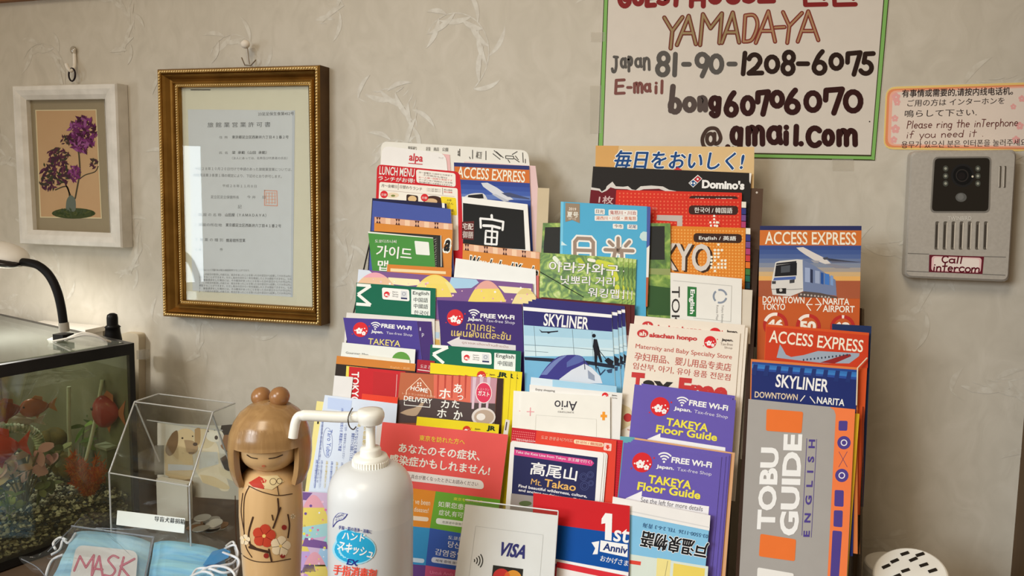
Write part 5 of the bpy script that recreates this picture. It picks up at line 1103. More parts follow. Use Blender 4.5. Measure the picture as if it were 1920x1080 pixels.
S.poly([(964.3, 842.5), (1109, 862.5), (1114, 868.5), (1109, 874), (963.5, 853)], (204, 62, 130), 1, 'banner'); S.text('Take the Keio Line from Tokyo. 京王線で行く!', (966.5, 850.5), (1109, 871), 7, (246, 226, 236), .02)
S.text('高尾山', (993.5, 889), (1080, 902), 24, (238, 236, 238), .04); S.text('Mt.', (995, 908), (1015, 911.5), 11, (222, 174, 96), 0); S.text('Takao', (1020, 912), (1078.5, 921), 14, (222, 174, 96), .015)
S.text('Find beautiful wilderness, culture,', (972, 914), (1100, 934), 6, (230, 228, 232), .02); S.text('and ancient traditions near Tokyo', (972, 922), (1098, 943), 6, (230, 228, 232), .02)
for x, y, r in [(1094, 894, 7), (1107, 890, 6), (1096, 911, 8), (1108, 906, 5)]:
    for k in (1, .6): S.ring(x, y, r*k, .6, (78, 86, 136), 1, 'cover_picture')
S.poly([(958.6, 925), (1000, 930), (1000, 960), (956, 955)], (150, 142, 138), 1.2, 'cover_picture'); S.circle(985, 944, 12, (86, 100, 60), 1.4, 'cover_picture', ry=5); S.done()
for dx, dm, lb in [(4, 1.0, 'second mountain leaflet, a thin edge right of the navy cover'), (7, 2.0, 'rearmost mountain leaflet behind the navy cover')]: S.copy(dx, .8, dm, lb)

S = Sheet('anniversary_flyer', 'red and blue anniversary flyer with a large white numeral', 'flyer', [(1000, 924), (1181, 948.5), (1179, 1080), (996, 1075)], (194, 30, 36), depth=82, th=0.0006)
S.poly([(999, 978), (1180, 1003), (1178.5, 1081), (997, 1056)], (10, 74, 152), .6, 'blue_band'); S.poly([(999, 1040), (1178.5, 1073), (1178, 1081), (998, 1049)], (226, 224, 224), .9, 'blue_band')
S.poly([(1135, 962), (1148, 963.5), (1146.5, 1014), (1134, 1012), (1135, 981), (1127.5, 982.5), (1128, 972.5)], (240, 236, 234), 2, 'lettering'); S.text('st', (1150, 1014), (1177.5, 1018), 24, (240, 236, 234), .015)
S.poly([(1126, 1013), (1177, 1021), (1176.5, 1045), (1124.5, 1034)], (236, 234, 234), 1.2, 'ribbon'); S.poly([(1109, 1017), (1123.5, 1014.5), (1120.5, 1039), (1111, 1039.5), (1116, 1028)], (236, 234, 234), 1.2, 'ribbon'); S.text('Anniv', (1131, 1031), (1175, 1038.5), 13, (30, 50, 110), .03, 0, 2.4); S.text('おかげさま', (1125, 1052), (1177, 1062), 11, (230, 234, 242), .02); S.done()
S = Sheet('onsen_flyer', 'pale blue flyer standing upside down with thick black characters', 'flyer', [(1149, 931), (1332, 966.5), (1323, 1060), (1146, 1080)], (126, 184, 218), depth=78, th=0.0006)
S.poly([(1149, 931), (1332, 966.5), (1330, 995), (1147, 958)], (226, 224, 222), .6, None); S.poly([(1147, 950), (1331, 988), (1330.5, 990), (1147, 952.5)], (206, 206, 206), .8, None)
S.text('03-5500-1126  TEL 2-6-3 青海', (1328, 1002), (1206, 980), 9, (54, 92, 130), .02)
S.text('戸温泉物語', (1329, 1018), (1205, 995), 30, (24, 24, 26), .05, 0, 2, outline=(232, 236, 240), ow=.05)
S.poly([(1182, 1039), (1328, 1062), (1326, 1095), (1180, 1080)], (206, 216, 206), .8, 'map_picture'); S.poly([(1232, 1046), (1258, 1050), (1255, 1090), (1230, 1085)], (226, 212, 140), 1.1, 'map_picture'); S.poly([(1263, 1056), (1322, 1066), (1320, 1090), (1261, 1085)], (222, 200, 96), 1.1, 'map_picture'); S.poly([(1181, 1050), (1202, 1053), (1201, 1060), (1180, 1057)], (214, 70, 56), 1.2, 'map_picture'); S.stroke([(1252, 1052), (1246, 1085)], 1, (150, 140, 100), 1.4, 'map_picture'); S.done()
S = Sheet('red_white_flyer', 'red and white flyer below the anniversary flyer at the bottom edge', 'flyer', [(1044, 1053), (1176, 1080), (1174, 1100), (1040, 1090)], (206, 44, 54), depth=84, floor=-0.525); S.poly([(1044, 1064), (1175, 1091), (1175, 1120), (1042, 1100)], (226, 222, 220), .6, None); S.done()

# ------------------------------------------------------------------ narrow rack
def access_text(S, p0, p1, h): S.text('ACCESS EXPRESS', p0, p1, h, (238, 224, 206), .012)
S = Sheet('access_leaflet', 'orange and navy airport train leaflet with train and plane, topmost in the narrow rack', 'leaflet', [(1425, 423.5), (1615.5, 423.5), (1611, 625), (1420, 640)], (186, 88, 42), depth=20, th=0.001, group='airport train leaflets')
S.poly([(1425, 423.5), (1615.5, 423.5), (1615.2, 432), (1424.8, 431.5)], (42, 48, 92), .6, None); S.poly([(1424.8, 431.5), (1615.2, 432), (1614.6, 460.5), (1424.2, 460)], (200, 110, 50), .6, None); access_text(S, (1434.7, 457.5), (1605, 459), 23)
sky_bands(S, [(1424.2, 460), (1614.6, 460.5), (1613, 526.5), (1422.5, 526)], [(56, 76, 136), (64, 86, 142), (78, 98, 148), (100, 116, 152), (126, 134, 152), (158, 150, 144), (196, 166, 122), (216, 166, 96)], .6, 'picture')
S.cur = 'picture'
S.poly([(1422.5, 526), (1613, 526.5), (1612, 560), (1422, 556)], (160, 86, 58), .6)
K = lambda pts: [(1390+x/4.7, 410+y/4.7) for x, y in pts]
S.poly(K([(485, 255), (545, 250), (640, 300), (740, 350), (790, 395), (740, 400), (640, 365), (560, 315), (510, 280)]), (206, 200, 196), 1.4); S.poly(K([(740, 345), (770, 370), (1050, 378), (1048, 386), (800, 388)]), (96, 100, 120), 1.6); S.poly(K([(740, 400), (800, 398), (960, 432), (950, 438), (830, 436)]), (130, 130, 142), 1.6); S.poly(K([(610, 365), (690, 372), (680, 392), (640, 390)]), (150, 150, 158), 1.7); S.poly(K([(715, 345), (760, 338), (770, 360), (730, 362)]), (70, 72, 84), 1.8)
S.poly(K([(300, 385), (340, 372), (490, 358), (545, 362), (545, 640), (430, 685), (275, 670), (262, 600), (268, 545)]), (206, 204, 200), 2); S.poly(K([(540, 362), (620, 400), (830, 540), (840, 680), (545, 640)]), (110, 124, 158), 2); S.poly(K([(310, 392), (485, 372), (485, 390), (305, 408)]), (40, 40, 44), 2.4); S.poly(K([(305, 412), (490, 388), (488, 500), (292, 510)]), (30, 30, 34), 2.4); S.poly(K([(350, 420), (430, 410), (428, 470), (348, 478)]), (74, 78, 84), 2.6); S.poly(K([(290, 520), (480, 508), (478, 535), (280, 545)]), (74, 98, 160), 2.4); S.poly(K([(270, 550), (305, 550), (303, 575), (270, 575)]), (60, 60, 64), 2.5); S.poly(K([(425, 540), (470, 535), (468, 565), (425, 570)]), (60, 60, 64), 2.5); S.stroke(K([(265, 622), (440, 625), (540, 618)]), .8, (60, 60, 64), 2.6, cap=False); S.poly(K([(305, 615), (395, 612), (395, 662), (310, 660)]), (40, 38, 38), 2.6); S.circle(1464, 544, 3, (190, 188, 184), 2.9)
for x0, x1, c in [(560, 605, (150, 164, 196)), (608, 630, (44, 50, 76)), (650, 690, (150, 162, 190)), (700, 725, (40, 80, 150)), (735, 775, (66, 116, 190)), (785, 810, (120, 150, 196))]:
    f_ = (x0-545)/300; S.poly(K([(x0, 425+f_*90), (x1, 430+f_*95), (x1, 560+f_*40), (x0, 555+f_*35)]), c, 2.4)
S.poly(K([(500, 660), (560, 640), (700, 655), (850, 690), (840, 700), (500, 690)]), (86, 74, 70), 2.5)
for k in range(9): S.circle(1502+k*6.5, 552+k*.7, 2, (176, 168, 162), 2.9, n=6)
S.cur = None
wt = (236, 226, 214)
S.text('DOWNTOWN', (1430, 567.5), (1508, 569), 12, wt, .02); S.text('TOKYO', (1430, 580.5), (1472, 581), 11.5, wt, .02); S.text('NARITA', (1543, 570.5), (1592, 571.5), 11.5, wt, .02); S.text('AIRPORT', (1543, 584.5), (1602, 586), 12, wt, .02)
for sx, x in ((1, 1512), (-1, 1540)): S.stroke([(x+9*sx, 559), (x, 571), (x+8*sx, 582)], 1.8, wt, 1.5, 'arrows'); S.stroke([(x+2*sx, 571), (x+11*sx, 571)], 1.8, wt, 1.5, 'arrows')
for t, cx, cy, a1 in (('46', 1454, 609, 280), ('50', 1515.5, 612, 275), ('62', 1580, 614, 278)):
    S.circle(cx, cy, 23.5, (176, 46, 40), 1, f'minute_badge#{t}'); S.circle(cx, cy, 17, (186, 88, 42), 1.2, f'minute_badge#{t}'); S.ring(cx, cy, 20, 6, (232, 222, 212), 1.5, f'minute_badge#{t}', a0=(200 if t == '46' else 215 if t == '50' else 266), a1=a1); S.text(t, (cx-15, cy+8), (cx+13, cy+8.5), 17, wt, .05, 0, 2.4)
S.done()
S = Sheet('navy_leaflet', 'dark blue leaflet corner at the right behind the lower orange airport leaflet', 'leaflet', [(1560, 607), (1634, 611.5), (1630, 700), (1560, 690)], (34, 48, 88), depth=36); S.done()
S = Sheet('access_leaflet', 'orange red airport train leaflet with silver plane, second in the narrow rack', 'leaflet', [(1436, 607.5), (1629.5, 624), (1626, 690), (1432, 685)], (204, 82, 38), depth=42, th=0.001, group='airport train leaflets')
S.poly([(1437, 612), (1629, 629), (1627, 690), (1434, 680)], (194, 62, 34), .5, None); access_text(S, (1442, 641.5), (1617, 660.5), 22.5)
K = lambda pts: [(1390+x/5.143, 590+y/5.143) for x, y in pts]
S.poly(K([(372, 285), (395, 320), (430, 385), (480, 408), (600, 390), (740, 350), (1140, 372), (1135, 400), (1040, 470), (800, 468), (540, 440), (340, 415)]), (150, 162, 178), 1.2, 'aeroplane'); S.poly(K([(760, 462), (1000, 385), (1050, 380), (1060, 400), (900, 470)]), (140, 40, 40), 1.6, 'aeroplane')
for k in range(13): S.circle(1390+(600+k*35)/5.143, 590+(436-k*4)/5.143, 1.5, (46, 54, 70), 1.9, 'aeroplane', n=6, ry=2.2)
S.done()
S = Sheet('orange_leaflet', 'orange edged copy just behind the blue airport leaflet in the narrow rack', 'leaflet', [(1408, 673), (1608, 689), (1608, 780), (1406, 770)], (206, 120, 66), depth=47.6, group='airport train leaflets'); S.done()
S = Sheet('skyliner_leaflet', 'deep blue airport train leaflet, third down in the narrow rack', 'leaflet', [(1410, 678), (1607, 693.5), (1605, 780), (1408, 770)], (34, 46, 106), depth=49.2, th=0.001, group='airport train leaflets')
sky_bands(S, [(1410, 678), (1607, 693.5), (1606, 712), (1409.5, 694)], [(40, 70, 140), (52, 110, 180), (58, 120, 190), (44, 74, 150)], .5, 'picture')
for k in range(9): x = 1413+k*22; S.poly([(x, 683+k*1.7), (x+8, 683.6+k*1.7), (x+5, 704+k*1.7), (x-4, 703+k*1.7)], (36, 52, 112), .8, 'picture')
S.text('SKYLINER', (1454, 725), (1551.5, 735), 23, (238, 236, 232), .02); S.text('DOWNTOWN', (1415, 745), (1495, 750.5), 11, (214, 196, 170), .02); S.text('NARITA', (1531.5, 756), (1582.5, 761), 12, (236, 232, 226), .02)
S.stroke([(1509, 742), (1501, 752)], 1.8, wt, 1.5, 'arrows'); S.stroke([(1519, 744), (1528, 756)], 1.8, wt, 1.5, 'arrows'); S.done()
S = Sheet('yellow_leaflet', 'thin yellow leaflet edge right of the grey railway guide', 'leaflet', [(1560, 770), (1611.5, 776), (1604, 880), (1556, 870)], (206, 166, 40), depth=51.5); S.done()
S = Sheet('railway_guide', 'grey railway guide with sideways white capitals and an orange band', 'booklet', [(1403.5, 748), (1603.5, 767.5), (1588, 1080), (1386, 1080)], (160, 156, 152), depth=56, th=0.0015, L=0.225)
S.poly([(1556, 763), (1603.5, 767.5), (1587, 1090), (1551, 1090), (1567, 778), (1564, 769)], (232, 122, 70), .6, 'orange_band')
pu = (78, 64, 136)
K = lambda pts: [(1380+x/3.176, 740+y/3.176) for x, y in pts]
for q in [[(612, 155), (665, 156), (662, 215), (610, 214)], [(588, 567), (642, 570), (640, 668), (585, 664)], [(583, 688), (636, 690), (633, 790), (580, 785)], [(575, 808), (632, 814), (612, 1100), (560, 1100)]]: S.poly(rounded(K(q), 3), pu, 1.2, 'line_diagram')
for cx, cy in ((643, 286), (630, 481)): x, y = K([(cx, cy)])[0]; S.circle(x, y, 12.5, pu, 1.2, 'line_diagram'); S.ring(x, y, 5.2, 1.8, (232, 228, 232), 1.6, 'line_diagram')
S.stroke(K([(613, 340), (662, 430)]), 1, (110, 70, 100), 1.3, 'line_diagram'); S.stroke(K([(662, 340), (612, 430)]), 1, (110, 70, 100), 1.3, 'line_diagram')
for q in [[(182, 85), (400, 102), (390, 230), (178, 215)], [(145, 828), (358, 862), (350, 992), (136, 962)]]: S.poly(rounded(K(q), 4), (224, 114, 52), 1.2, f'orange_tile#{q[0][0]}')
S.poly(rounded(K([(128, 1028), (345, 1065), (330, 1200), (120, 1200)]), 4), (226, 224, 220), 1.2, 'white_tile')
wt2 = (236, 234, 230); g0 = (150, 146, 142)
S.text('TOBU', (1451.5, 991), (1459.5, 842), 31, wt2, .04, up=(-1, -.03)); S.text('GUIDE', (1495, 1002), (1503, 817), 32, wt2, .04, up=(-1, -.03))

S.text('E  N  G  L  I  S  H', (1517.5, 1006), (1528, 825), 11, pu, .03, up=(-1, -.03)); S.stroke(K([(392, 838), (422, 260)]), .9, pu, 1.4, 'rule', False); S.stroke(K([(448, 850), (480, 265)]), .9, pu, 1.4, 'rule', False)
S.done()
# ------------------------------------------------------------------ helpers for round things
class RoundSurf(Surf):
    """prints on the front of a turned body: axis at (x, y), radius as a function of height"""
    STEP = 4
    def __init__(s, ax, rad): super().__init__(); s.ax, s.rad = Vector((ax[0], ax[1])), rad
    def pt(s, x, y, off):
        d = ray(x, y); best = None; prev = None
        t0 = (Vector((s.ax.x, s.ax.y))-Vector((CAM.x, CAM.y))).length/Vector((d.x, d.y)).length
        lo, hi = t0-0.09, t0+0.01
        def f(t):
            p = CAM+d*t; return (Vector((p.x, p.y))-s.ax).length-s.rad(p.z)
        n = 60; a = lo; fa = f(a)
        for k in range(1, n+1):
            b_ = lo+(hi-lo)*k/n; fb = f(b_)
            if fa > 0 and fb <= 0:
                for _ in range(14):
                    m_ = (a+b_)/2
                    if f(m_) > 0: a = m_
                    else: b_ = m_
                break
            a, fa = b_, fb
        t = b_ if k < n else t0
        return CAM+d*(t-0.0004-off*0.8)
    def poly(s, pts, c, layer=0, part='', mat=None):
        # split long edges so the print follows the curve, then fill as a fan around the middle
        P = [V2(p) for p in pts]; Q = []
        for a, b_ in zip(P, P[1:]+P[:1]):
            n = max(1, int((b_-a).length/5))
            for k in range(n): Q.append(a.lerp(b_, k/n))
        c0 = sum(Q, Vector((0, 0)))/len(Q); part_ = s.cur if part == '' else part
        rings = [[c0.lerp(q, f_) for q in Q] for f_ in (0.34, 0.67, 1.0)]; n = len(Q)
        vs = [s.pt(c0.x, c0.y, s.off(layer))]+[s.pt(q.x, q.y, s.off(layer)) for r_ in rings for q in r_]
        fs = [(0, 1+k, 1+(k+1) % n) for k in range(n)]
        for a in range(2): fs += [(1+a*n+k, 1+(a+1)*n+k, 1+(a+1)*n+(k+1) % n, 1+a*n+(k+1) % n) for k in range(n)]
        s.mb(part_).add(vs, fs, mat or ink(c), True)
def prof_fn(prof, z0):
    pr_ = sorted([(z0+z, r) for r, z in prof])
    def f(z):
        if z <= pr_[0][0]: return pr_[0][1]
        for (a, ra), (b_, rb_) in zip(pr_[:-1], pr_[1:]):
            if z <= b_: return ra+(rb_-ra)*((z-a)/(b_-a) if b_ > a else 0)
        return pr_[-1][1]
    return f
def axis_at(x, y, zd):        # point on the counter below the sight line (x, y) at camera distance zd
    p = CAM+ray(x, y)*zd; return Vector((p.x, p.y, COUNTER))
def zpix(y, x, base):         # height of image row y above the axis through base
    d = ray(x, y); t = Vector((base.x, base.y-CAM.y)).length/Vector((d.x, d.y)).length
    return CAM.z+d.z*t

# ------------------------------------------------------------------ pump bottle
bp = axis_at(695, 950, 0.79)
Zb = lambda y: zpix(y, 695, bp)-COUNTER
plast = noise_mat('frosted_bottle', [(0.3, (208, 211, 212)), (0.7, (214, 216, 217))], 6, 0.3, 3, spec=0.4)
liquid = noise_mat('frosted_bottle_filled', [(0.3, (202, 206, 208)), (0.7, (208, 211, 213))], 6, 0.3, 3, spec=0.4)
pw = ink((232, 230, 222), 0.32, 0.45, name='white_pump_plastic')
px2m = lambda n: n*0.79/F*0.985
RBt = px2m(80.5)
bt = empty('pump_bottle', bp, 'frosted white hand sanitiser bottle with long white pump spout and blue label', 'bottle')
zl, zs, zn = Zb(962), Zb(925), Zb(890)
prof = [(RBt*.9, 0.0), (RBt, 0.006), (RBt, zl)]
mb = MB(); mb.lathe(bp, prof, liquid, 48, caps=False)
top = [(RBt, zl), (RBt, zs)]
for k in range(1, 9):
    a = R(90*k/8); top.append((RBt*(0.42+0.58*math.cos(a)), zs+(zn-zs+0.012)*math.sin(a)*0.98))
mb.lathe(bp, top, plast, 48, caps=False); part(mb, 'bottle_body', bt)
full = prof+top[1:]
mb = MB(); r_ = px2m(33)
mb.lathe(bp, [(r_, Zb(888)), (r_*1.02, Zb(884)), (r_*1.0, Zb(858)), (r_*.93, Zb(853)), (0.001, Zb(853))], pw, 40)
for k in range(40):
    a = 2*math.pi*k/40; mb.box((bp.x+r_*1.01*math.cos(a), bp.y+r_*1.01*math.sin(a), COUNTER+(Zb(884)+Zb(858))/2), (.0012, .0012, Zb(862)-Zb(884)), pw)
part(mb, 'screw_cap', bt)
mb = MB(); mb.lathe(bp, [(px2m(20), Zb(855)), (px2m(20), Zb(842)), (px2m(18), Zb(838)), (px2m(9), Zb(837)), (px2m(9), Zb(800))], pw, 32); part(mb, 'pump_stem', bt)
mb = MB(); hp = bp+Vector((0, 0, 0))
mb.lathe(hp, [(px2m(22), Zb(793)), (px2m(24), Zb(787)), (px2m(26), Zb(782)), (px2m(26), Zb(775)), (px2m(23), Zb(768.5)), (px2m(12), Zb(767)), (0.0005, Zb(766.8))], pw, 36); part(mb, 'pump_head', bt)
mb = MB(); zd = 0.79
sp = [CAM+ray(x, y)*zd for x, y in ((688, 781), (640, 782), (600, 780), (568, 779), (559, 782), (554, 792), (551, 808), (549, 821))]
mb.tube(smooth_path(sp, 5), [px2m(10.5)]*16+[px2m(9)]*20, pw, 14); part(mb, 'spout', bt)
mb = MB(); c = CAM+ray(661, 783)*zd; mb.tube(smooth_path([c+Vector((0, 0, .010)), c+Vector((.0, -.0085, .003)), c+Vector((.001, -.0085, -.006)), c+Vector((.003, -.004, -.011)), c+Vector((.004, 0, -.009))], 4), 0.0007, ink((90, 84, 78), .3, .5, .8), 6); part(mb, 'wire_clip', bt)
S = RoundSurf((bp.x, bp.y), prof_fn(full, COUNTER))
nb, cy_ = (54, 58, 136), (44, 160, 204)
S.poly(circ(664, 1030, 41, 29, 26), (150, 206, 226), .5, 'label_badge'); S.poly(circ(651, 1012, 22, 20, 20), (150, 206, 226), .6, 'label_badge'); S.poly(circ(665, 1030, 38, 26, 26), cy_, 1.2, 'label_badge'); S.poly(circ(650, 1011, 19, 17, 20), cy_, 1.3, 'label_badge'); S.poly(rounded([(640, 995), (684, 1001), (682, 1018), (640, 1012)], 6), cy_, 1.4, 'label_badge')
S.text('ハンド', (641, 1011), (683, 1016), 14, (238, 240, 242), .06, .05, 3); S.text('スキッシュ', (632, 1031), (697, 1048), 18, (238, 240, 242), .06, .05, 3)
S.text('EX', (650, 1058), (669, 1061), 10, (40, 52, 130), .04, .15, 3); S.text('手指・肌の洗浄・消毒に', (634, 992), (696, 1001), 7, nb, .03, 0, 2)
S.text('手指消毒剤', (624, 1077), (704, 1087), 19, (226, 86, 68), .05, 0, 2)
S.curve([(624, 988), (632, 978), (644, 973), (651, 964)], 1.5, nb, 1, 'heart_mark'); S.curve([(624, 988), (626, 972), (636, 962), (650, 964)], .9, (110, 114, 170), 1, 'heart_mark'); S.text('HAND', (630, 972), (645, 966), 4, nb, .0, .1, 2); S.text('クリーン', (629, 978), (647, 971), 4.5, nb, .0, .1, 2)
for pn, b_ in list(S.parts.items()): b_.build(pn, bt.location, bt)

# ------------------------------------------------------------------ card stand
vn, vp = NRM, P0
vq = [(873, 940), (1046, 961), (1038, 1080), (856, 1080)]
S = Sheet('payment_card_stand', 'clear acrylic stand holding a white payment card notice, in front of the health poster', 'stand', [(872.5, 945.5), (1045.5, 966.5), (1037, 1090), (853, 1080)], (232, 231, 230), depth=100, th=0.0006, floor=-0.524)
S.stroke([(1018.5, 1003), (892, 986.5), (878, 1090)], .7, (196, 196, 196), 1, 'rule', False); S.stroke([(1018.5, 1003), (1010, 1110)], .7, (196, 196, 196), 1, 'rule', False)
S.text('VISA', (933, 1040), (982.5, 1047), 24, (40, 44, 116), .035, .22)
for k, r in enumerate((4, 9, 14, 19)): S.stroke(circ(886, 1051, r, r, 8, -38, 42), 2, (34, 34, 34), 1, 'contactless_symbol', False)
S.poly([(924.5, 1059.5), (981, 1067), (977, 1110), (920, 1102)], (28, 27, 27), 1, 'card_logo'); S.circle(940, 1082, 16, (204, 44, 44), 1.4, 'card_logo'); S.circle(962, 1085, 16, (226, 150, 50), 1.6, 'card_logo'); S.poly(circ(951, 1083.5, 5.5, 11.5, 14), (226, 96, 40), 1.9, 'card_logo')
vs = S.done()
S2 = Sheet('acrylic', '', '', [(873, 937), (1047, 958), (1038, 1090), (853, 1080)], WHITE, depth=101.5, floor=-0.527)
mb = MB(); q = [Vector(p) for p in S2.q3]
mb.slab(q, NRM*0.0015, acr); mb.slab([p-NRM*0.0042 for p in q], NRM*0.0012, acr)
foot = [q[3]-NRM*.0042, q[2]-NRM*.0042, q[2]+Vector((0, .06, -.001)), q[3]+Vector((0, .06, -.001))]
for p in foot: p.z = COUNTER+0.004
mb.slab(foot, Vector((0, 0, -.003)), acr); mb.build('acrylic_holder', vs.location, vs)
edge_m = ink((214, 216, 216), 0.15, 0.6, name='acrylic_edge')
mb = MB(); mb.tube([q[0]+NRM*.0008, q[1]+NRM*.0008], 0.0008, edge_m, 6); mb.tube([q[1]+NRM*.0008, q[2]+NRM*.0008], 0.0007, edge_m, 6); mb.build('bright_edge', vs.location, vs)

# ------------------------------------------------------------------ kokeshi doll
KD = 0.82
kp = axis_at(507, 850, KD); kx = lambda n: n*KD/F*0.97
Zk = lambda y: zpix(y, 507, kp)-COUNTER
kfront = kp+(Vector((CAM.x, CAM.y, kp.z))-kp).normalized()*kx(70)
Zf = lambda y: zpix(y, 507, kfront)-COUNTER
wood = noise_mat('doll_wood', [(0.3, (194, 158, 110)), (0.7, (206, 170, 122))], 5, 0.28, 5, 2.5, 0.0, stretch=(5, 5, 0.9), spec=0.5)
hairw = noise_mat('doll_hair_wood', [(0.2, (138, 106, 68)), (0.5, (154, 120, 78)), (0.8, (168, 134, 90))], 5, 0.25, 6, 3, 0.0, stretch=(9, 9, 0.7), spec=0.5)
bunw = noise_mat('doll_bun_wood', [(0.3, (140, 98, 60)), (0.7, (156, 112, 70))], 6, 0.25, 4, 2, spec=0.5)
kd = empty('kokeshi_doll', kp, 'wooden kokeshi doll with carved fringe, two hair buns and painted plum blossoms', 'doll')
bodyp = [(kx(50), 0.0), (kx(53), 0.004), (kx(54), Zk(1080)), (kx(58), Zk(1010)), (kx(60), Zk(960)), (kx(59), Zf(926)), (kx(55), Zf(913)), (kx(45), Zf(903)), (kx(34), Zf(896)), (kx(20), Zf(892))]
mb = MB(); mb.lathe(kp, bodyp, wood, 56); part(mb, 'body', kd)
# face
fdir = math.atan2(CAM.y-kp.y, CAM.x-kp.x)-0.14       # the doll looks towards the counter's front
fr_ = kx(57); fc = kp+Vector((math.cos(fdir)*kx(9), math.sin(fdir)*kx(9), (Zf(897)+Zf(818))/2))
fz = (Zf(818)-Zf(897))/2*1.12
mb = MB(); mb.ball(fc, (fr_, fr_, fz), wood, 32, 20); fo = part(mb, 'face', kd)
# hair: turned shell with an opening for the face
hp_ = [(kx(2), Zk(752.5)), (kx(20), Zk(754)), (kx(40), Zk(760)), (kx(56), Zk(772)), (kx(67), Zk(788)), (kx(75), Zk(808)), (kx(78), Zk(830)), (kx(78), Zk(848)), (kx(76.5), Zk(864)), (kx(73.5), Zk(879)), (kx(67), Zf(922))]
dense = []
for (r0, z0), (r1, z1) in zip(hp_[:-1], hp_[1:]):
    for k in range(4): dense.append((r0+(r1-r0)*k/4, z0+(z1-z0)*k/4))
dense.append(hp_[-1])
seg = 96; th_ = kx(12); half = R(47)
mb = MB(); nv = len(dense)
def hv(i, k, inner):
    r0, z0 = dense[i]; a = fdir+2*math.pi*k/seg; r1 = max(0.0005, r0-th_) if inner else r0
    zz = z0-(th_*0.8 if inner and i < 20 else 0)
    return kp+Vector((r1*math.cos(a), r1*math.sin(a), zz))
vs_ = [hv(i, k, False) for i in range(nv) for k in range(seg)]+[hv(i, k, True) for i in range(nv) for k in range(seg)]
zbang = Zf(848)
def hole(i, k):
    zc_ = (dense[i][1]+dense[i+1][1])/2; a = ((k+.5)/seg*2*math.pi+math.pi) % (2*math.pi)-math.pi
    return zc_ < zbang and abs(a) < half
B = nv*seg; fs_ = []
for i in range(nv-1):
    for k in range(seg):
        k2 = (k+1) % seg
        if not hole(i, k):
            fs_ += [(i*seg+k, i*seg+k2, (i+1)*seg+k2, (i+1)*seg+k), (B+i*seg+k, B+(i+1)*seg+k, B+(i+1)*seg+k2, B+i*seg+k2)]
            if i == nv-2: fs_.append(((i+1)*seg+k, (i+1)*seg+k2, B+(i+1)*seg+k2, B+(i+1)*seg+k))
            elif hole(i+1, k): fs_.append(((i+1)*seg+k, (i+1)*seg+k2, B+(i+1)*seg+k2, B+(i+1)*seg+k))
            if hole(i, k2): fs_.append((i*seg+k2, (i+1)*seg+k2, B+(i+1)*seg+k2, B+i*seg+k2))
            if hole(i, (k-1) % seg): fs_.append((i*seg+k, B+i*seg+k, B+(i+1)*seg+k, (i+1)*seg+k))
mb.add(vs_, fs_, hairw, True); ho = part(mb, 'hair', kd)
md = ho.modifiers.new('edge', 'EDGE_SPLIT'); md.split_angle = R(40)
S = RoundSurf((kp.x, kp.y), prof_fn([(r, z) for r, z in hp_], COUNTER))
for k in range(42):                                  # incised fringe
    x = 446+k*2.4; S.stroke([(x+1, 806+rq.uniform(0, 10)), (x, 843)], .4, (152, 116, 72), .2, 'fringe_lines', False)
S.parts['fringe_lines'].build('fringe_lines', kd.location, ho)
for sx in (490, 524):
    mb = MB(); c = CAM+ray(sx, 744)*(KD-0.005 if sx > 500 else KD+0.012); mb.ball(c, kx(19.5), bunw, 24, 16); part(mb, 'hair_bun', kd)
# painted face
class BallSurf(RoundSurf):
    def pt(s, x, y, off):
        d = ray(x, y); e = Vector((d.x/fr_, d.y/fr_, d.z/fz)); q = CAM-fc; w_ = Vector((q.x/fr_, q.y/fr_, q.z/fz))
        A, Bq, Cq = e.dot(e), 2*e.dot(w_), w_.dot(w_)-1; D = max(0, Bq*Bq-4*A*Cq); t = (-Bq-math.sqrt(D))/(2*A)
        return CAM+d*t*(1)-d*(0.0003+off*.6)
S = BallSurf((fc.x, fc.y), None)
S.curve([(463, 853), (471, 858), (482, 860)], 1.7, (50, 36, 30), 1, 'eye'); S.curve([(504, 860), (517, 858), (530, 853)], 1.7, (50, 36, 30), 1, 'eye')
S.poly(circ(494, 874, 3.6, 2, 10), (206, 120, 86), 1, 'mouth')
for pn, b_ in list(S.parts.items()): b_.build(pn, kd.location, fo)
# painted kimono
S = RoundSurf((kp.x, kp.y), prof_fn(bodyp, COUNTER))
red_, drk, wht = (184, 66, 46), (66, 46, 34), (224, 204, 170)
for P in [[(467, 912), (458, 935), (457, 980), (460, 1022), (472, 1045)], [(441, 930), (442, 990), (447, 1030), (470, 1050), (505, 1054), (545, 1048)], [(466, 911), (490, 922), (520, 929), (548, 926)], [(520, 912), (523, 929)], [(455, 925), (452, 960), (458, 1000)]]: S.curve(P, 1.6, drk, .6, 'painted_lines')
for P, wd in [([(521, 935), (522, 960), (514, 985)], 3), ([(526, 952), (516, 980), (512, 990)], 3), ([(474, 970), (466, 1000), (469, 1022)], 3), ([(468, 1026), (490, 1032), (503, 1035)], 5), ([(470, 1022), (482, 1030)], 4), ([(512, 975), (510, 966)], 2.4), ([(540, 965), (543, 985), (540, 1008)], 2.6), ([(504, 1030), (509, 1052)], 3)]: S.curve(P, wd, drk, .8, 'painted_branch')
def plum(x, y, r, c, c2, nm):
    for k in range(5): a = R(72*k-80); S.poly(circ(x+r*.55*math.cos(a), y+r*.55*math.sin(a), r*.47, r*.47, 12), c, 1+.05*k, nm)
    for k in range(5): a = R(72*k-44); S.stroke([(x, y), (x+r*.8*math.cos(a), y+r*.8*math.sin(a))], .8, c2, 1.8, nm, False)
    S.poly(circ(x, y, r*.16, r*.16, 8), (226, 190, 110), 2, nm)
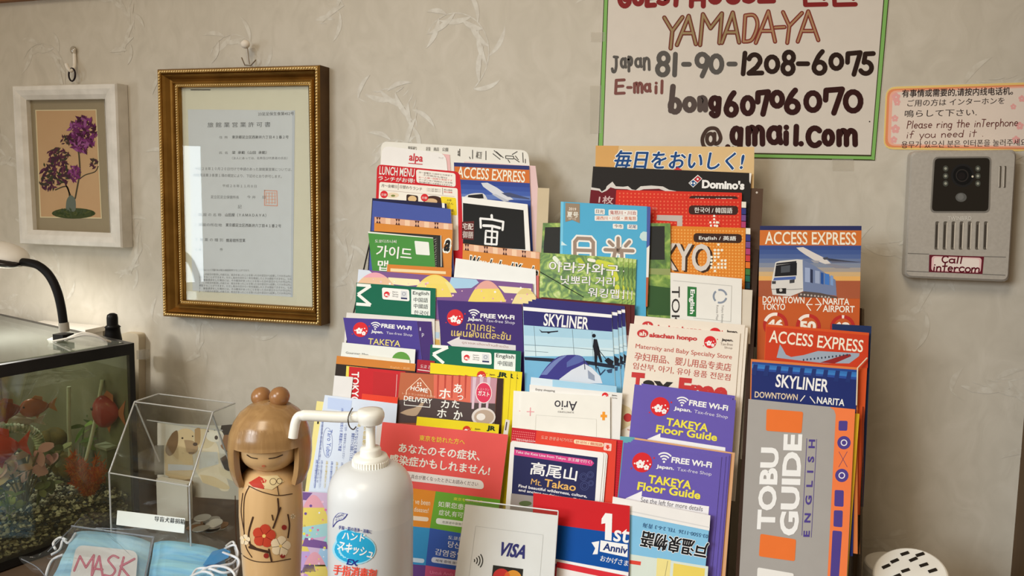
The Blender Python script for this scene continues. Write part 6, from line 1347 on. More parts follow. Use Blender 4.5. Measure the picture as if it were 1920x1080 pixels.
plum(495, 1005, 22, red_, (120, 30, 24), 'painted_red_blossom'); plum(526, 1024, 19, wht, drk, 'painted_white_blossom'); plum(459, 1012, 10, wht, drk, 'painted_white_blossom'); plum(549, 968, 5, wht, drk, 'painted_white_blossom')
for x, y in ((533, 989), (499, 1042), (530, 1042)): S.poly(circ(x, y, 5, 5, 10), (140, 46, 40), 1, 'painted_buds')
S.poly([(466, 905), (486, 893), (500, 900), (494, 917), (474, 913)], (176, 60, 46), .9, 'painted_collar'); S.poly([(486, 893), (520, 891), (532, 903), (510, 918), (496, 916)], (206, 186, 140), .9, 'painted_collar'); S.ring(512, 903, 6, 1, drk, 1.2, 'painted_collar'); S.ring(524, 902, 5, 1, drk, 1.2, 'painted_collar')
for pn, b_ in list(S.parts.items()): b_.build(pn, kd.location, kd)

# ------------------------------------------------------------------ acrylic donation box
def onY(x, y, Y): return on_depth(x, y, Y)
YB, YM, YF = -0.165, -0.210, -0.258
x0, x1 = onY(296, 741, YB).x, onY(442, 756, YB).x
zt_, zm = ZC-0.309, ZC-0.395
db = empty('donation_box', ((x0+x1)/2, (YB+YF)/2, COUNTER), 'clear acrylic guide dog donation box with coins and a dog photo at the back', 'box')
clr = clear_mat('donation_acrylic', (0.98, 0.985, 0.98), 0.035, 0.02)
edg = clear_mat('acrylic_cut_edge', (0.75, 0.76, 0.75), 0.22, 0.12, 0.5, (.86, .85, .82))
PT = lambda x, y, z: Vector((x, y, z))
ZFL = onY(400, 1006, -0.205).z                        # raised floor of the box
prof_ = [(YB, zt_), (YM, zt_), (YF, zm), (YF, COUNTER+.001), (YB, COUNTER+.001)]
for xx, d in ((x0, .003), (x1-.003, .003)):
    mb = MB(); mb.slab([PT(xx, y, z) for y, z in prof_], Vector((d, 0, 0)), clr); part(mb, 'side_panel', db)
    mb = MB()
    for a, b_ in zip(prof_[:-1], prof_[1:]): mb.tube([PT(xx+.0015, a[0], a[1]), PT(xx+.0015, b_[0], b_[1])], .0012, edg, 6)
    part(mb, 'panel_edge', db)
xi0, xi1 = x0+.003, x1-.003
for nm, q in [('front_panel', [PT(xi0, YM, zt_), PT(xi1, YM, zt_), PT(xi1, YF, zm), PT(xi0, YF, zm)]), ('front_panel', [PT(xi0, YF, zm), PT(xi1, YF, zm), PT(xi1, YF, COUNTER+.002), PT(xi0, YF, COUNTER+.002)]),
              ('back_panel', [PT(xi0, YB, zt_), PT(xi1, YB, zt_), PT(xi1, YB, COUNTER+.002), PT(xi0, YB, COUNTER+.002)]), ('shelf', [PT(xi0, YB-.004, zm+.012), PT(xi1, YB-.004, zm+.012), PT(xi1, YF+.004, zm+.012), PT(xi0, YF+.004, zm+.012)]),
              ('floor_panel', [PT(xi0, YB-.003, ZFL), PT(xi1, YB-.003, ZFL), PT(xi1, YF+.003, ZFL), PT(xi0, YF+.003, ZFL)])]:
    n_ = (q[1]-q[0]).cross(q[3]-q[0]).normalized()
    mb = MB(); mb.slab(q, n_*0.002, clr); part(mb, nm, db)
# slanted coin chute below the slot
yc = YM+.006; q = [PT(xi0, yc, zt_-.002), PT(xi1, yc, zt_-.002), PT(xi1, YB-.025, zm+.05), PT(xi0, YB-.025, zm+.05)]
q = [PT(xi0, YM+.002, zt_-.004), PT(xi1, YM+.002, zt_-.004), PT(xi1, YM+.02, zt_-.032), PT(xi0, YM+.02, zt_-.032)]
mb = MB(); mb.slab(q, Vector((0, 0, -.002)), clr); part(mb, 'coin_chute', db)
mb = MB()
for xx in (xi0, xi1): mb.tube([PT(xx, YM, zt_-.003), PT(xx, YB-.004, zt_-.1)], .0012, edg, 6)
for a, b_ in [((YM, zt_), (YM, zt_)), ((YF, zm), (YF, zm)), ((YB, zt_), (YB, zt_)), ((YM+.02, zt_-.032), (YM+.02, zt_-.032))]: mb.tube([PT(xi0, *a), PT(xi1, *b_)], .0010, edg, 6)
part(mb, 'joint_edges', db)
# dog photograph behind the back panel
WN = Vector((0, -1, 0))
S = Sheet('x', '', '', [(300, 793), (446, 800), (442, 936), (298, 922)], (206, 200, 186), depth=0, n=WN, p0=Vector((0, YB+.003, 0)), th=.0005)
K = lambda pts: [(190+x/4, 730+y/4) for x, y in pts]
S.poly(K([(420, 660), (1040, 660), (1040, 830), (420, 790)]), (190, 180, 164), .5, None); S.poly(K([(420, 250), (480, 250), (480, 660), (420, 660)]), (196, 186, 168), .5, None); S.poly(K([(400, 420), (470, 420), (470, 640), (400, 640)]), (96, 90, 78), .6, None)
cr1, cr2, bn, dkb = (206, 180, 138), (226, 210, 182), (126, 96, 66), (52, 42, 38)
S.cur = 'dog_picture'
S.poly(K(circ(560, 700, 130, 45)), (150, 122, 86), 1); S.poly(K(curve2([(470, 470), (500, 380), (560, 320), (660, 420), (690, 560), (680, 660), (560, 680), (480, 640)], 4)), cr1, 1.2)
S.poly(K(circ(630, 365, 80, 72)), (220, 194, 152), 1.5); S.poly(K(curve2([(530, 330), (570, 310), (575, 400), (550, 470), (510, 500), (480, 460), (500, 380)], 4)), bn, 1.8); S.poly(K(curve2([(620, 380), (680, 385), (722, 420), (716, 465), (680, 490), (640, 470)], 4)), (176, 146, 112), 1.9); S.poly(K(circ(704, 412, 18, 13)), (84, 68, 60), 2.1); S.poly(K([(650, 470), (700, 470), (690, 486), (660, 486)]), (110, 88, 72), 2.15); S.circle(190+608/4, 730+366/4, 1.9, (76, 58, 48), 2.2); S.circle(190+684/4, 730+352/4, 1.4, (76, 58, 48), 2.2)
S.poly(K([(500, 560), (690, 570), (690, 605), (500, 610)]), (196, 196, 200), 2); S.poly(K(circ(580, 640, 90, 28)), cr1, 2.2)
S.poly(K(curve2([(700, 600), (740, 420), (860, 400), (900, 560), (960, 740), (900, 760), (840, 690), (760, 700)], 4)), cr2, 1.4); S.poly(K(circ(770, 370, 85, 75)), (216, 196, 160), 1.7); S.poly(K(circ(850, 345, 66, 50)), (232, 222, 204), 1.8); S.poly(K(circ(862, 362, 13, 16)), (76, 62, 56), 2); S.circle(190+800/4, 730+315/4, 1.6, (76, 60, 50), 2.2); S.circle(190+850/4, 730+305/4, 1.3, (76, 60, 50), 2.2); S.poly(K(curve2([(700, 300), (740, 290), (740, 400), (700, 430)], 4)), (180, 146, 104), 2)
S.poly(K([(740, 470), (870, 470), (880, 560), (730, 600)]), (206, 206, 204), 1.9); S.poly(K(curve2([(740, 640), (850, 660), (960, 730), (940, 750), (880, 740), (760, 700)], 4)), (216, 192, 150), 2.1); S.poly(K(curve2([(880, 580), (960, 620), (1020, 690), (990, 690), (890, 640)], 4)), (220, 204, 172), 2)
S.poly(K([(900, 270), (1020, 260), (1030, 620), (930, 610), (890, 520), (950, 480), (880, 380)]), (60, 50, 44), 1.6); S.poly(K(circ(940, 400, 50, 60)), (146, 104, 70), 1.8); S.poly(K([(880, 330), (920, 340), (900, 420), (880, 410)]), (206, 196, 184), 2)
S.cur = None
for pn, b_ in list(S.parts.items()): b_.build(pn or 'dog_photo', db.location, db)
S = Sheet('x', '', '', [(220, 957), (347, 972), (345, 1000), (218, 984)], (226, 228, 222), depth=0, n=WN, p0=Vector((0, YF-.003, 0)), th=.0004)
S.text('导盲犬募捐箱', (289, 977), (346, 983.5), 9.5, (46, 46, 46), .02)
S.text('導', (287, 976), (289, 976), .1, (46, 46, 46))
for pn, b_ in list(S.parts.items()): b_.build(pn or 'label_strip', db.location, db)
mb = MB(); S = None
c = PT(x0+.028, YB-.02, COUNTER); mb.box((x0+.036, YB-.012, ZFL+.030), (.055, .01, .055), ink((196, 190, 176), .6)); part(mb, 'paper_backing', db)
# coins on the box floor
coin_m = {k: ink(c_, 0.35, 0.5, 0.75, name='coin_'+k) for k, c_ in (('silver', (176, 174, 168)), ('bronze', (150, 112, 78)), ('pale', (206, 204, 200)))}
rc_ = random.Random(11); coin = {}
spots = [(374, 985, 0), (392, 980, 1), (404, 972, 0), (418, 985, 2), (386, 994, 0), (428, 978, 1), (410, 995, 0), (398, 988, 2), (366, 990, 1), (380, 972, 0), (424, 994, 0)]
for j, (px, py, kk) in enumerate(spots):
    nm = ('silver', 'bronze', 'pale')[kk]; lift = .003+.0032*(j % 5)
    p = on_height(px, py, ZFL+lift); p.x = min(max(p.x, xi0+.014), xi1-.014); p.y = min(max(p.y, YF+.016), YB-.016)
    lab = f'{("silver", "bronze", "pale silver")[kk]} coin lying in the pile on the donation box floor'
    if nm not in coin:
        mb = MB(); mb.lathe((0, 0, 0), [(.0112, 0), (.0115, .0003), (.0115, .0014), (.0112, .0017), (.0100, .0015), (.0005, .0015)], coin_m[nm], 28); o = mb.build('coin'); tag(o, lab, 'coin', {'silver': 'silver coins in the donation box', 'bronze': 'bronze coins in the donation box', 'pale': 'pale coins in the donation box'}[nm]); coin[nm] = o
    else: o = copy_tree(coin[nm], (0, 0, 0))
    o.location = p; o.rotation_euler = (rc_.uniform(-.12, .12), rc_.uniform(-.12, .12), rc_.uniform(0, 3))

# ------------------------------------------------------------------ bag of masks
MZ = COUNTER+0.052                                  # top of the mask piles
def onM(x, y, dz=0): return on_height(x, y, MZ+dz)
blue1 = noise_mat('mask_blue', [(0.3, (140, 196, 238)), (0.7, (172, 218, 248))], 9, 0.6, 4, .5, 0.1, stretch=(1, 9, 1))
blue2 = noise_mat('mask_blue_bright', [(0.3, (112, 184, 234)), (0.7, (156, 214, 244))], 9, 0.6, 4, .5, 0.1, stretch=(1, 9, 1))
loopw = ink((224, 226, 230), .7, .2, name='ear_loop_white')
film = clear_mat('bag_film', (0.985, 0.99, 0.995), 0.015, 0.16, 0.03, (.85, .87, .9))
def mask_pile(name, label, quad, n, m_, seed, pleats=True):
    rr = random.Random(seed); Q = [onM(*p) for p in quad]
    base = (Q[2]+Q[3])/2; base.z = COUNTER+.003
    root = empty(name, base, label, 'mask pack')
    for k in range(n):
        dz = -k*(MZ-COUNTER-.006)/n
        j = Vector((rr.uniform(-.002, .002), rr.uniform(-.002, .002), dz)); mb = MB(); N = 14; M_ = 10; vs = []
        for i in range(N+1):
            for w_ in range(M_+1):
                u, v = w_/M_, i/N; p = Q[0].lerp(Q[1], u).lerp(Q[3].lerp(Q[2], u), v)
                up_ = (0.0016 if (i % 4) in (1, 2) else 0) if k == 0 else 0
                vs.append(p+j+Vector((0, 0, up_-0.006*(abs(u-.5)*2)**4)))
        fs = [(i*(M_+1)+w_, i*(M_+1)+w_+1, (i+1)*(M_+1)+w_+1, (i+1)*(M_+1)+w_) for i in range(N) for w_ in range(M_)]
        b_ = len(vs); vs2 = vs+[p+Vector((0, 0, -.0028)) for p in vs]
        fs2 = fs+[tuple(b_+q for q in f[::-1]) for f in fs]
        mb.add(vs2, fs2, m_); part(mb, 'mask', root)
    return root, Q
def loop(root, pts, r=.0016):
    mb = MB(); mb.tube(smooth_path([onM(x, y, dz) for x, y, dz in pts], 6), r, loopw, 8); part(mb, 'ear_loop', root)
m1, Q1 = mask_pile('mask_pack', 'pile of pale blue face masks with a hand lettered label, left in the clear bag', [(142, 990), (285, 1008), (262, 1150), (78, 1125)], 5, blue1, 4)
for P in [[(142, 1000, 0), (128, 1018, -.004), (118, 1012, -.008), (112, 1030, -.01), (96, 1040, -.012)], [(118, 1040, -.004), (98, 1050, -.01), (88, 1072, -.014), (84, 1100, -.014)], [(104, 1030, -.01), (100, 1018, -.006), (112, 1008, -.004), (124, 1012, -.004)]]: loop(m1, P)
m2, Q2 = mask_pile('mask_pack', 'pile of brighter blue face masks with white ear loops, right in the clear bag', [(290, 1009), (420, 1026), (438, 1150), (266, 1150)], 5, blue2, 9)
for P in [[(420, 1030, 0), (440, 1022, .006), (446, 1040, .004), (436, 1056, .002), (410, 1062, .004), (390, 1075, .004)], [(418, 1036, .004), (446, 1048, .008), (444, 1066, .004), (420, 1074, .006), (392, 1066, .008), (368, 1068, .006), (356, 1090, .004)], [(424, 1024, .002), (436, 1016, .002), (441, 1026, 0), (446, 1060, -.004), (440, 1085, -.004)], [(372, 1075, .006), (396, 1062, .01), (424, 1064, .01), (440, 1078, .006), (436, 1100, 0)], [(350, 1085, .004), (380, 1072, .008), (400, 1080, .008), (390, 1100, .004)]]: loop(m2, P)
mb = MB(); mb.add([onM(x, y, dz) for x, y, dz in ((398, 1034, .001), (420, 1028, .004), (432, 1034, .006), (428, 1046, .005), (402, 1058, .006), (380, 1060, .004))], [(0, 1, 2, 3, 4, 5)], ink((60, 140, 200), .6)); part(mb, 'folded_corner', m2)
# label under its own film sleeve
SN = Vector((0, 0, 1))
S = Sheet('x', '', '', [(150, 1021), (258, 1034), (252, 1110), (130, 1100)], (230, 230, 230), depth=0, n=SN, p0=Vector((0, 0, MZ+.0035)), th=.0004)
S.parts = {}; S.cur = None
S.poly(rounded([(143, 1021), (259, 1033), (252, 1120), (126, 1110)], 16), (230, 230, 230), 0, 'label_card')
ms = (198, 86, 116)
for kk_, st in enumerate([[(139, 1070), (150, 1043), (161, 1064), (176, 1041), (172, 1078)], [(172, 1080), (186, 1043), (193, 1082)], [(176, 1066), (192, 1068)], curve2([(222, 1046), (212, 1042), (203, 1050), (210, 1060), (216, 1070), (208, 1080), (196, 1078)]), [(232, 1045), (222, 1082)], [(252, 1048), (226, 1062), (246, 1086)]]): S.stroke(st, 4.2, ms, 1+.4*(kk_ % 3), 'lettering'); S.stroke(st, 1.4, (222, 130, 156), 3+.4*(kk_ % 3), 'lettering')
for pn, b_ in list(S.parts.items()): b_.build(pn, m1.location, m1)
mb = MB(); q = [onM(x, y, .006) for x, y in ((134, 986), (288, 1007), (266, 1110), (82, 1100))]; mb.slab(q, Vector((0, 0, -.0003)), film)
mb.tube([q[0], q[1]], .0012, clear_mat('film_seam', (.55, .58, .66), .12, .15, .3, (.6, .64, .72)), 6); mb.tube([q[1], q[2]], .0012, MATS['film_seam'], 6); part(mb, 'plastic_sleeve', m1)
# the big crumpled bag
bag = empty('clear_bag', on_height(250, 1075, COUNTER+.002), 'crumpled clear plastic bag spread around two piles of face masks', 'bag')
out_ = [(160, 962), (220, 962), (300, 978), (352, 985), (430, 1012), (448, 1040), (452, 1090), (430, 1160), (250, 1170), (120, 1150), (85, 1095), (36, 1048), (60, 1042), (88, 1030), (120, 1000), (138, 985)]
mb = MB(); rb2 = random.Random(8); rings = []
cen = V2((265, 1060))
OUT = curve2(out_+[out_[0]], 4)
from mathutils import noise as MN
OUT = curve2(out_+[out_[0]], 6)
LV = [(1.0, -.040), (.985, -.026), (.96, -.012), (.93, -.002), (.88, .006), (.8, .010), (.7, .012), (.58, .0125), (.45, .0125), (.3, .0125), (.15, .0125)]
for k, (f_, h_) in enumerate(LV):
    row = []
    for p in OUT:
        q = cen.lerp(V2(p), f_); nn = MN.noise(Vector((q.x*.035, q.y*.05, 1.3)))*.007+abs(MN.noise(Vector((q.x*.09, q.y*.12, 5))))*.005
        hh = max(h_, .006) if (p[0] < 230 and p[1] < 1075) else h_
        row.append(on_height(q.x, q.y, MZ+hh+nn*min(1, (1.02-f_)*6+.2)))
    rings.append(row)
n = len(OUT); vs = [p for r_ in rings for p in r_]
mb.add(vs, [(a*n+k, a*n+(k+1) % n, (a+1)*n+(k+1) % n, (a+1)*n+k) for a in range(len(rings)-1) for k in range(n)]+[tuple((len(rings)-1)*n+k for k in range(n))], film, True); part(mb, 'bag_film', bag)
mb = MB()
for P in [[(40, 1048), (70, 1064), (92, 1090)], [(90, 1034), (112, 1012), (136, 988), (150, 972)], [(180, 990), (250, 992), (330, 985), (345, 982)], [(340, 985), (350, 1000), (352, 1012)]]:
    mb.tube(smooth_path([onM(x, y, .004) for x, y in P], 5), .0007, MATS['film_seam'], 5)
part(mb, 'film_creases', bag)

# ------------------------------------------------------------------ white slotted tubs at the right end
wp = noise_mat('white_tub_plastic', [(0.3, (222, 218, 208)), (0.7, (230, 226, 217))], 30, 0.45, spec=0.4)
def tub(name, label, c, r, h, rot, slots):
    root = empty(name, c, label, 'container')
    mb = MB(); q = rot
    prof = [(r*.92, -h), (r*1.0, -h*.3), (r*1.0, -.006), (r*.97, -.001), (r*.93, 0), (r*.3, .0005)]
    vs = []; seg = 44
    for rad, z in prof:
        for k in range(seg): a = 2*math.pi*k/seg; vs.append(c+q @ Vector((rad*math.cos(a), rad*math.sin(a), z)))
    fs = [(i*seg+k, i*seg+(k+1) % seg, (i+1)*seg+(k+1) % seg, (i+1)*seg+k) for i in range(5) for k in range(seg)]+[tuple(range(5*seg, 6*seg))]
    mb.add(vs, fs, wp, False); part(mb, 'tub_body', root)
    sm = ink((40, 34, 28), .7)
    mb = MB()
    for (x, y, a) in slots:
        rot2 = q @ Matrix.Rotation(a, 3, 'Z'); mb.box(c+q @ Vector((x*r, y*r, .0006)), (.0085, .0032, .0014), sm, rot2)
    part(mb, 'slots', root)
    return root
I3 = Matrix.Identity(3)
c1 = on_depth(1683, 1060, -0.10); c1 = Vector((c1.x, c1.y, c1.z)); h1 = c1.z-COUNTER
tub('slotted_tub', 'white round tub with slotted lid standing in the shade by the wall', c1, 0.036, h1, I3, [(.1*(-1)**k*(k % 4), .18*(k-3), .2*k) for k in range(7)])
vq_ = on_depth(1706, 1076, -0.19)
rt = Matrix.Rotation(R(24), 3, 'X') @ Matrix.Rotation(R(-14), 3, 'Y')
tub('slotted_tub', 'bright white slotted tub tilted in front of the other white tub', vq_, 0.036, .012, rt, [(-.6, .25, .5), (-.35, .45, .5), (-.1, .1, .4), (.15, .5, .5), (.4, .3, .4), (.6, .1, .4), (-.35, -.1, .5), (.1, -.3, .5), (.45, -.25, .4), (-.05, .72, .4), (.35, .68, .4)])
# ------------------------------------------------------------------ fish tank
TC = on_depth(251.5, 643, -0.13); TZ = TC.z
F0 = on_height(0, 684.7, TZ)
d1 = (F0-TC); d1.z = 0; d1.normalize()                 # along the right-hand pane, towards the front
d2 = Vector((d1.y, -d1.x, 0)); d2 = d2 if d2.x < 0 else -d2   # towards the far left side
TL_, TW = 0.34, 0.43                                    # depth and length of the tank
zb = COUNTER+0.002
def T(a, b, z): return Vector((TC.x, TC.y, 0))+d1*a+d2*b+Vector((0, 0, z))
tc_pos = T(TL_/2, TW/2, COUNTER)
tank = empty('fish_tank', tc_pos, 'glass fish tank with black rim on the counter below the white picture frame', 'fish tank')
rimm = noise_mat('black_rim_plastic', [(0.3, (20, 19, 18)), (0.7, (28, 27, 26))], 40, 0.35, spec=0.4)
def bar(mb, a0, b0, z0, a1, b1, z1, m_):
    c = [T(a, b, z) for z in (z0, z1) for a, b in ((a0, b0), (a1, b0), (a1, b1), (a0, b1))]
    mb.add(c, [(0, 3, 2, 1), (4, 5, 6, 7), (0, 1, 5, 4), (1, 2, 6, 5), (2, 3, 7, 6), (3, 0, 4, 7)], m_)
RIM = 0.017
for z0, z1 in ((TZ-RIM, TZ), (zb, zb+.012)):
    mb = MB(); bar(mb, 0, 0, z0, TL_, .009, z1, rimm); bar(mb, 0, TW-.009, z0, TL_, TW, z1, rimm); bar(mb, 0, .009, z0, .009, TW-.009, z1, rimm); bar(mb, TL_-.009, .009, z0, TL_, TW-.009, z1, rimm); part(mb, 'rim', tank)
for a in (0, TL_-.008):
    for b in (0, TW-.008): mb = MB(); bar(mb, a, b, zb+.012, a+.008, b+.008, TZ-RIM, rimm); part(mb, 'corner_trim', tank)
tg = clear_mat('tank_glass', (0.96, 0.98, 0.95), 0.05, 0.01, 0.05, (.40, .40, .30))
for nm, (a0, b0, a1, b1) in (('glass_pane', (.008, .001, TL_-.008, .005)), ('glass_pane', (.008, TW-.005, TL_-.008, TW-.001)), ('glass_pane', (.001, .008, .005, TW-.008)), ('glass_pane', (TL_-.005, .008, TL_-.001, TW-.008))):
    mb = MB(); bar(mb, a0, b0, zb+.012, a1, b1, TZ-RIM, tg); part(mb, nm, tank)
mb = MB(); bar(mb, .012, .012, TZ-.004, TL_-.012, TW-.012, TZ+.001, clear_mat('lid_glass', (0.88, 0.92, 0.88), 0.16, 0.06, 0.14, (.62, .64, .58))); part(mb, 'glass_lid', tank)
mb = MB(); bar(mb, .006, .006, zb, TL_-.006, TW-.006, zb+.006, rimm); part(mb, 'tank_floor', tank)
mb = MB(); bar(mb, .0055, .006, zb+.012, .0075, TW-.006, TZ-RIM-.002, noise_mat('tank_backdrop', [(0.3, (118, 116, 94)), (0.7, (138, 134, 110))], 9, 0.6)); part(mb, 'backdrop', tank)
# water
WZ = TZ-.041
wm = bpy.data.materials.new('aquarium_water'); wm.use_nodes = True; nt = wm.node_tree; nt.nodes.clear()
out = nt.nodes.new('ShaderNodeOutputMaterial'); tr = nt.nodes.new('ShaderNodeBsdfTransparent'); gl = nt.nodes.new('ShaderNodeBsdfGlossy'); gl.inputs['Roughness'].default_value = .05; mx = nt.nodes.new('ShaderNodeMixShader')
nz = nt.nodes.new('ShaderNodeTexNoise'); nz.inputs['Scale'].default_value = 30; bp_ = nt.nodes.new('ShaderNodeBump'); bp_.inputs['Strength'].default_value = .25; bp_.inputs['Distance'].default_value = .01
tcn = nt.nodes.new('ShaderNodeTexCoord'); nt.links.new(tcn.outputs['Object'], nz.inputs['Vector']); nt.links.new(nz.outputs[0], bp_.inputs['Height']); nt.links.new(bp_.outputs[0], gl.inputs['Normal'])
va = nt.nodes.new('ShaderNodeVolumeAbsorption'); va.inputs['Color'].default_value = (.78, .80, .62, 1); va.inputs['Density'].default_value = 2.0
nt.links.new(facing(nt, 0.02, .6), mx.inputs[0]); nt.links.new(tr.outputs[0], mx.inputs[1]); nt.links.new(gl.outputs[0], mx.inputs[2]); nt.links.new(mx.outputs[0], out.inputs['Surface']); nt.links.new(va.outputs[0], out.inputs['Volume'])
mb = MB(); bar(mb, .0085, .0065, zb+.013, TL_-.0065, TW-.0065, WZ, wm); wo = mb.build('water', T(TL_/2, TW/2, zb)); tag(wo, 'greenish water filling the fish tank', 'water', kind='stuff')
# gravel: a mounded bed of small stones, nobody could count them
GH = lambda a, b: zb+.046+.014*math.sin(b*9+1)*math.sin(a*11)-.018*a/TL_
gm = [ink(c, .6, .3) for c in ((50, 52, 54), (84, 80, 74), (176, 170, 156), (222, 214, 198), (128, 116, 98), (54, 66, 96))]
mb = MB(); rg = random.Random(12)
N1, N2 = 18, 24
vs = [T(.010+(TL_-.02)*i/N1, .008+(TW-.016)*j/N2, GH(TL_*i/N1, TW*j/N2)-.006) for i in range(N1+1) for j in range(N2+1)]
fs = [(i*(N2+1)+j, i*(N2+1)+j+1, (i+1)*(N2+1)+j+1, (i+1)*(N2+1)+j) for i in range(N1) for j in range(N2)]
mb.add(vs, fs, gm[0])
def stone(a, b, z, r):
    c = T(a, b, z); rr = [r*rg.uniform(.6, 1.1) for _ in range(6)]
    v = [c+Vector((rr[0], 0, 0)), c-Vector((rr[1], 0, 0)), c+Vector((0, rr[2], 0)), c-Vector((0, rr[3], 0)), c+Vector((0, 0, rr[4]*.8)), c-Vector((0, 0, rr[5]*.8))]
    mb.add(v, [(0, 2, 4), (2, 1, 4), (1, 3, 4), (3, 0, 4), (2, 0, 5), (1, 2, 5), (3, 1, 5), (0, 3, 5)], rg.choice(gm[:2]+gm+gm[1:5]+gm[2:4]))
for k in range(2600):
    a, b = rg.uniform(.014, TL_-.014), .0125+abs(rg.gauss(0, .12)) % (TW-.03); stone(a, b, GH(a, b)-.002+rg.uniform(-.003, .003), rg.uniform(.0025, .0055))
for k in range(1500):                                   # seen through the right-hand pane
    a = rg.uniform(.014, TL_-.014); stone(a, .0125, rg.uniform(zb+.014, max(zb+.016, GH(a, 0))), rg.uniform(.0025, .0055))
go = mb.build('gravel', T(TL_/2, TW/2, zb+.01)); tag(go, 'dark and pale gravel on the floor of the fish tank', 'gravel', kind='stuff')
# points inside the tank: sight line (x, y) meets the plane b metres behind the right-hand pane
def IN(x, y, b): return on_plane(x, y, T(0, b, 0), d2)
ra = random.Random(21)
def leafm(mb, p, q, wd, m_, nrm=None):
    d = q-p; s = d.cross(nrm or Vector((0, -1, .3))).normalized()*wd/2; n = 6; vs = []
    for i in range(n+1):
        t = i/n; hw = math.sin(math.pi*(t*.9+.06))**.8; c = p+d*t+Vector((0, 0, -.25*d.length*t*t)); vs += [c+s*hw, c-s*hw]
    mb.add(vs, [(2*i, 2*i+1, 2*i+3, 2*i+2) for i in range(n)], m_, True)
def plant(name, label, base, tips, wd, cols, b0, stem_c, spread=.4):
    p0 = IN(*base, b0); p0.z = min(p0.z, GH(.15, b0)+.004)
    root = empty(name, p0, label, 'plant')
    mb = MB(); m2_ = MB(); sm = ink(stem_c, .5)
    for k, (x, y) in enumerate(tips):
        q = IN(x, y, max(.014, b0+ra.uniform(-.03, .03)*spread)); mid = p0.lerp(q, .55)+Vector((0, 0, .012)); mb.tube(smooth_path([p0, mid, q], 5), .0012, sm, 6)
        for j in range(3):
            a = ra.uniform(0, 6.28); v = d1*math.cos(a)*wd[0]*.8+Vector((0, 0, math.sin(a)*wd[0]*.7+.004))+d2*ra.uniform(-.3, .3)*wd[0]
            if (q+v-T(0, 0, 0)).dot(d2) < .012: v -= d2*v.dot(d2)
            leafm(m2_, q, q+v, wd[1], ink(ra.choice(cols), .45))
    part(mb, 'stems', root); part(m2_, 'leaves', root); return root
plant('aquarium_plant', 'pale pink broad leaved aquarium plant near the left end of the pane', (44, 945), [(10, 868), (30, 862), (55, 852), (72, 848), (80, 866), (18, 890), (60, 880), (92, 872), (40, 905), (5, 900)], (.028, .017), [(222, 168, 176), (230, 184, 188), (206, 158, 160), (214, 190, 164)], .045, (120, 110, 80))
plant('aquarium_plant', 'yellow green aquarium plant low at the left end of the pane', (18, 975), [(8, 920), (28, 930), (12, 950), (30, 955), (2, 940)], (.02, .012), [(150, 162, 76), (122, 140, 60), (168, 176, 100)], .03, (100, 120, 50))
plant('aquarium_plant', 'grey green oval leaved aquarium plant left of the orange fern', (70, 945), [(85, 905), (98, 908), (76, 918), (112, 860), (100, 850), (118, 842)], (.02, .014), [(132, 142, 100), (110, 122, 84), (150, 152, 112)], .05, (96, 104, 66))
plant('aquarium_plant', 'tall bright green grassy plant behind the red fish', (150, 880), [(158, 800), (172, 810), (150, 830), (166, 845), (178, 800)], (.035, .009), [(96, 132, 56), (122, 152, 70), (80, 112, 46)], .11, (80, 110, 50))
# orange fern
p0 = IN(168, 940, .035); p0.z = min(p0.z, GH(.1, .03)+.004); fr = empty('orange_fern', p0, 'bright orange feathery plastic fern on the gravel', 'plant')
mb = MB(); ms_ = MB(); om = [ink(c, .5) for c in ((236, 112, 34), (222, 92, 26), (238, 140, 56), (196, 98, 34))]
for k in range(40):
    x, y = 125+ra.random()*86, 852+ra.random()*60; q = IN(x, y, .02+ra.random()*.045); mid = p0.lerp(q, .5)+Vector((0, 0, .008))
    P = smooth_path([p0, mid, q], 6); ms_.tube(P, .0008, om[3], 5)
    for c in P[3:]:
        for j in range(5):
            a = ra.uniform(0, 6.28); v = d1*math.cos(a)*.009+Vector((0, 0, math.sin(a)*.009+.003)); w_ = v.cross(d2).normalized()*.0012
            mb.add([c-w_, c+w_, c+v], [(0, 1, 2)], ra.choice(om))
part(ms_, 'stems', fr); part(mb, 'fronds', fr)
